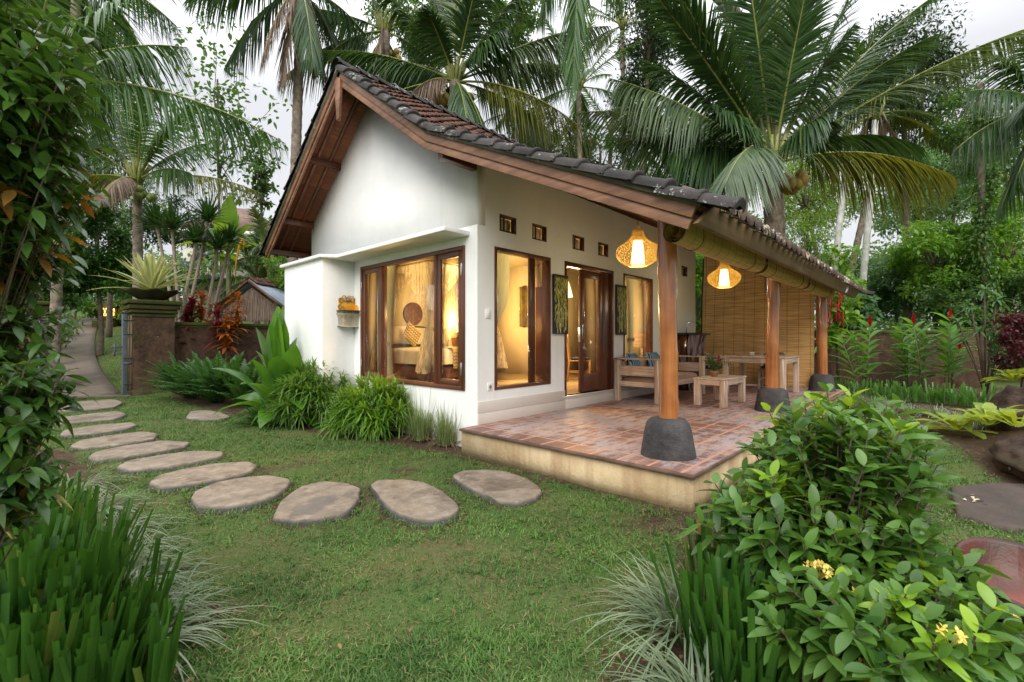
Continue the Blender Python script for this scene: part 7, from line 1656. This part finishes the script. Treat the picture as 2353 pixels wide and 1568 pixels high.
# ---- far wood as one mass
b = B(); n = 520; xs = RG.uniform(-500, 2900, n); ds = RG.uniform(29, 42, n); top = np.interp(xs, [-500, 100, 300, 420, 640, 800, 1250, 1600, 2000, 2350, 2900], [300, 300, 420, 520, 560, 420, 370, 330, 330, 300, 300])
ys_ = top+(820-top)*RG.random(n)**.9; C = np.array([P(x, y, d) for x, y, d in zip(xs, ys_, ds)]); C[:, 2] = np.maximum(C[:, 2], hgt(C[:, 0], C[:, 1])+.2)
leafcloud(b, C, RG.uniform(.8, 1.7, n), 230, .42, .2, .3, 3); o = ob('far_woodland', b, M_leaf('far_wood_leaf', (.05, .11, .04), (.17, .29, .10), .4, .5)); kind(o, 'stuff'); tag(o, 'dense far off green woodland behind the garden', 'woodland')
# understory shrubs above the slope grass and behind the right wall
b = B(); n = 150; xs = np.concatenate([RG.uniform(1880, 2700, 100), RG.uniform(-200, 150, 50)]); ds = np.concatenate([RG.uniform(15, 19, 100), RG.uniform(15, 22, 50)])
C = np.array([(*P(x, HY, d)[:2], 0) for x, d in zip(xs, ds)]); C[:, 2] = hgt(C[:, 0], C[:, 1])+RG.uniform(.3, 2.0, n)
leafcloud(b, C, RG.uniform(.4, .8, n), 130, .2, .1, .3, 3); o = ob('undergrowth', b, LD2); kind(o, 'stuff'); tag(o, 'tangled green undergrowth beyond the walls', 'undergrowth')
# ================================================================ SKY, SUN, CAMERA
w = bpy.data.worlds.new('World'); S.world = w; w.use_nodes = True
nt = w.node_tree; N = nt.nodes; L = nt.links; N.clear()
SUN_EL, SUN_AZ = RD(36), RD(213)           # azimuth of the direction the light comes from, measured from +X
sky = N.new('ShaderNodeTexSky'); sky.sky_type = 'NISHITA'; sky.sun_disc = False; sky.sun_elevation = SUN_EL; sky.sun_rotation = pi/2-SUN_AZ
sky.dust_density = 3; sky.air_density = 1
tc = N.new('ShaderNodeTexCoord')
nz = N.new('ShaderNodeTexNoise'); nz.inputs['Scale'].default_value = 2.2; nz.inputs['Detail'].default_value = 4; L.new(tc.outputs['Generated'], nz.inputs['Vector'])
cl = ramp(N, L, nz.outputs['Fac'], [(.3, (7.3, 7.4, 7.7)), (.7, (8.8, 8.85, 9.0))])
sx = N.new('ShaderNodeSeparateXYZ'); L.new(tc.outputs['Generated'], sx.inputs[0])
el = ramp(N, L, sx.outputs[2], [(0, (.70, .70, .70)), (.42, (.76, .76, .77)), (.65, (1.8, 1.8, 1.8)), (1.0, (2.9, 2.9, 2.9))])
cl = mixc(N, L, 1.0, cl, el, 'MULTIPLY')
mx = mixc(N, L, .90, sky.outputs[0], cl)
bg = N.new('ShaderNodeBackground'); L.new(mx, bg.inputs[0]); bg.inputs[1].default_value = .10
wo = N.new('ShaderNodeOutputWorld'); L.new(bg.outputs[0], wo.inputs[0])
sd = bpy.data.lights.new('sun', 'SUN'); sd.energy = 1.7; sd.angle = RD(40); sd.color = (1, .95, .86)
so = bpy.data.objects.new('sun', sd); COL.objects.link(so)
dv = Vector((cos(SUN_EL)*cos(SUN_AZ), cos(SUN_EL)*sin(SUN_AZ), sin(SUN_EL)))
so.rotation_euler = dv.to_track_quat('Z', 'Y').to_euler()
cd = bpy.data.cameras.new('camera'); co = bpy.data.objects.new('camera', cd); COL.objects.link(co)
co.location = CAM; co.rotation_euler = (pi/2, 0, ROTZ); cd.lens = 36*FPX/2353; cd.sensor_width = 36; cd.clip_start = .05; cd.clip_end = 500
cd.shift_y = -(784-HY)/2353
cd.dof.use_dof = True; cd.dof.focus_distance = 6.5; cd.dof.aperture_fstop = 5.0
S.camera = co
S.view_settings.view_transform = 'Standard'; S.view_settings.look = 'None'; S.view_settings.gamma = 1; S.view_settings.use_curve_mapping = False
S.view_settings.exposure = EXPO
cy = S.cycles; cy.use_denoising = True; cy.denoiser = 'OPENIMAGEDENOISE'; cy.max_bounces = 8; cy.diffuse_bounces = 3; cy.glossy_bounces = 3; cy.transmission_bounces = 4; cy.transparent_max_bounces = 12; cy.sample_clamp_indirect = 6; cy.caustics_reflective = False; cy.caustics_refractive = False
cy.use_adaptive_sampling = True; cy.adaptive_threshold = .012; cy.denoising_prefilter = 'ACCURATE'; cy.denoising_input_passes = 'RGB_ALBEDO_NORMAL'
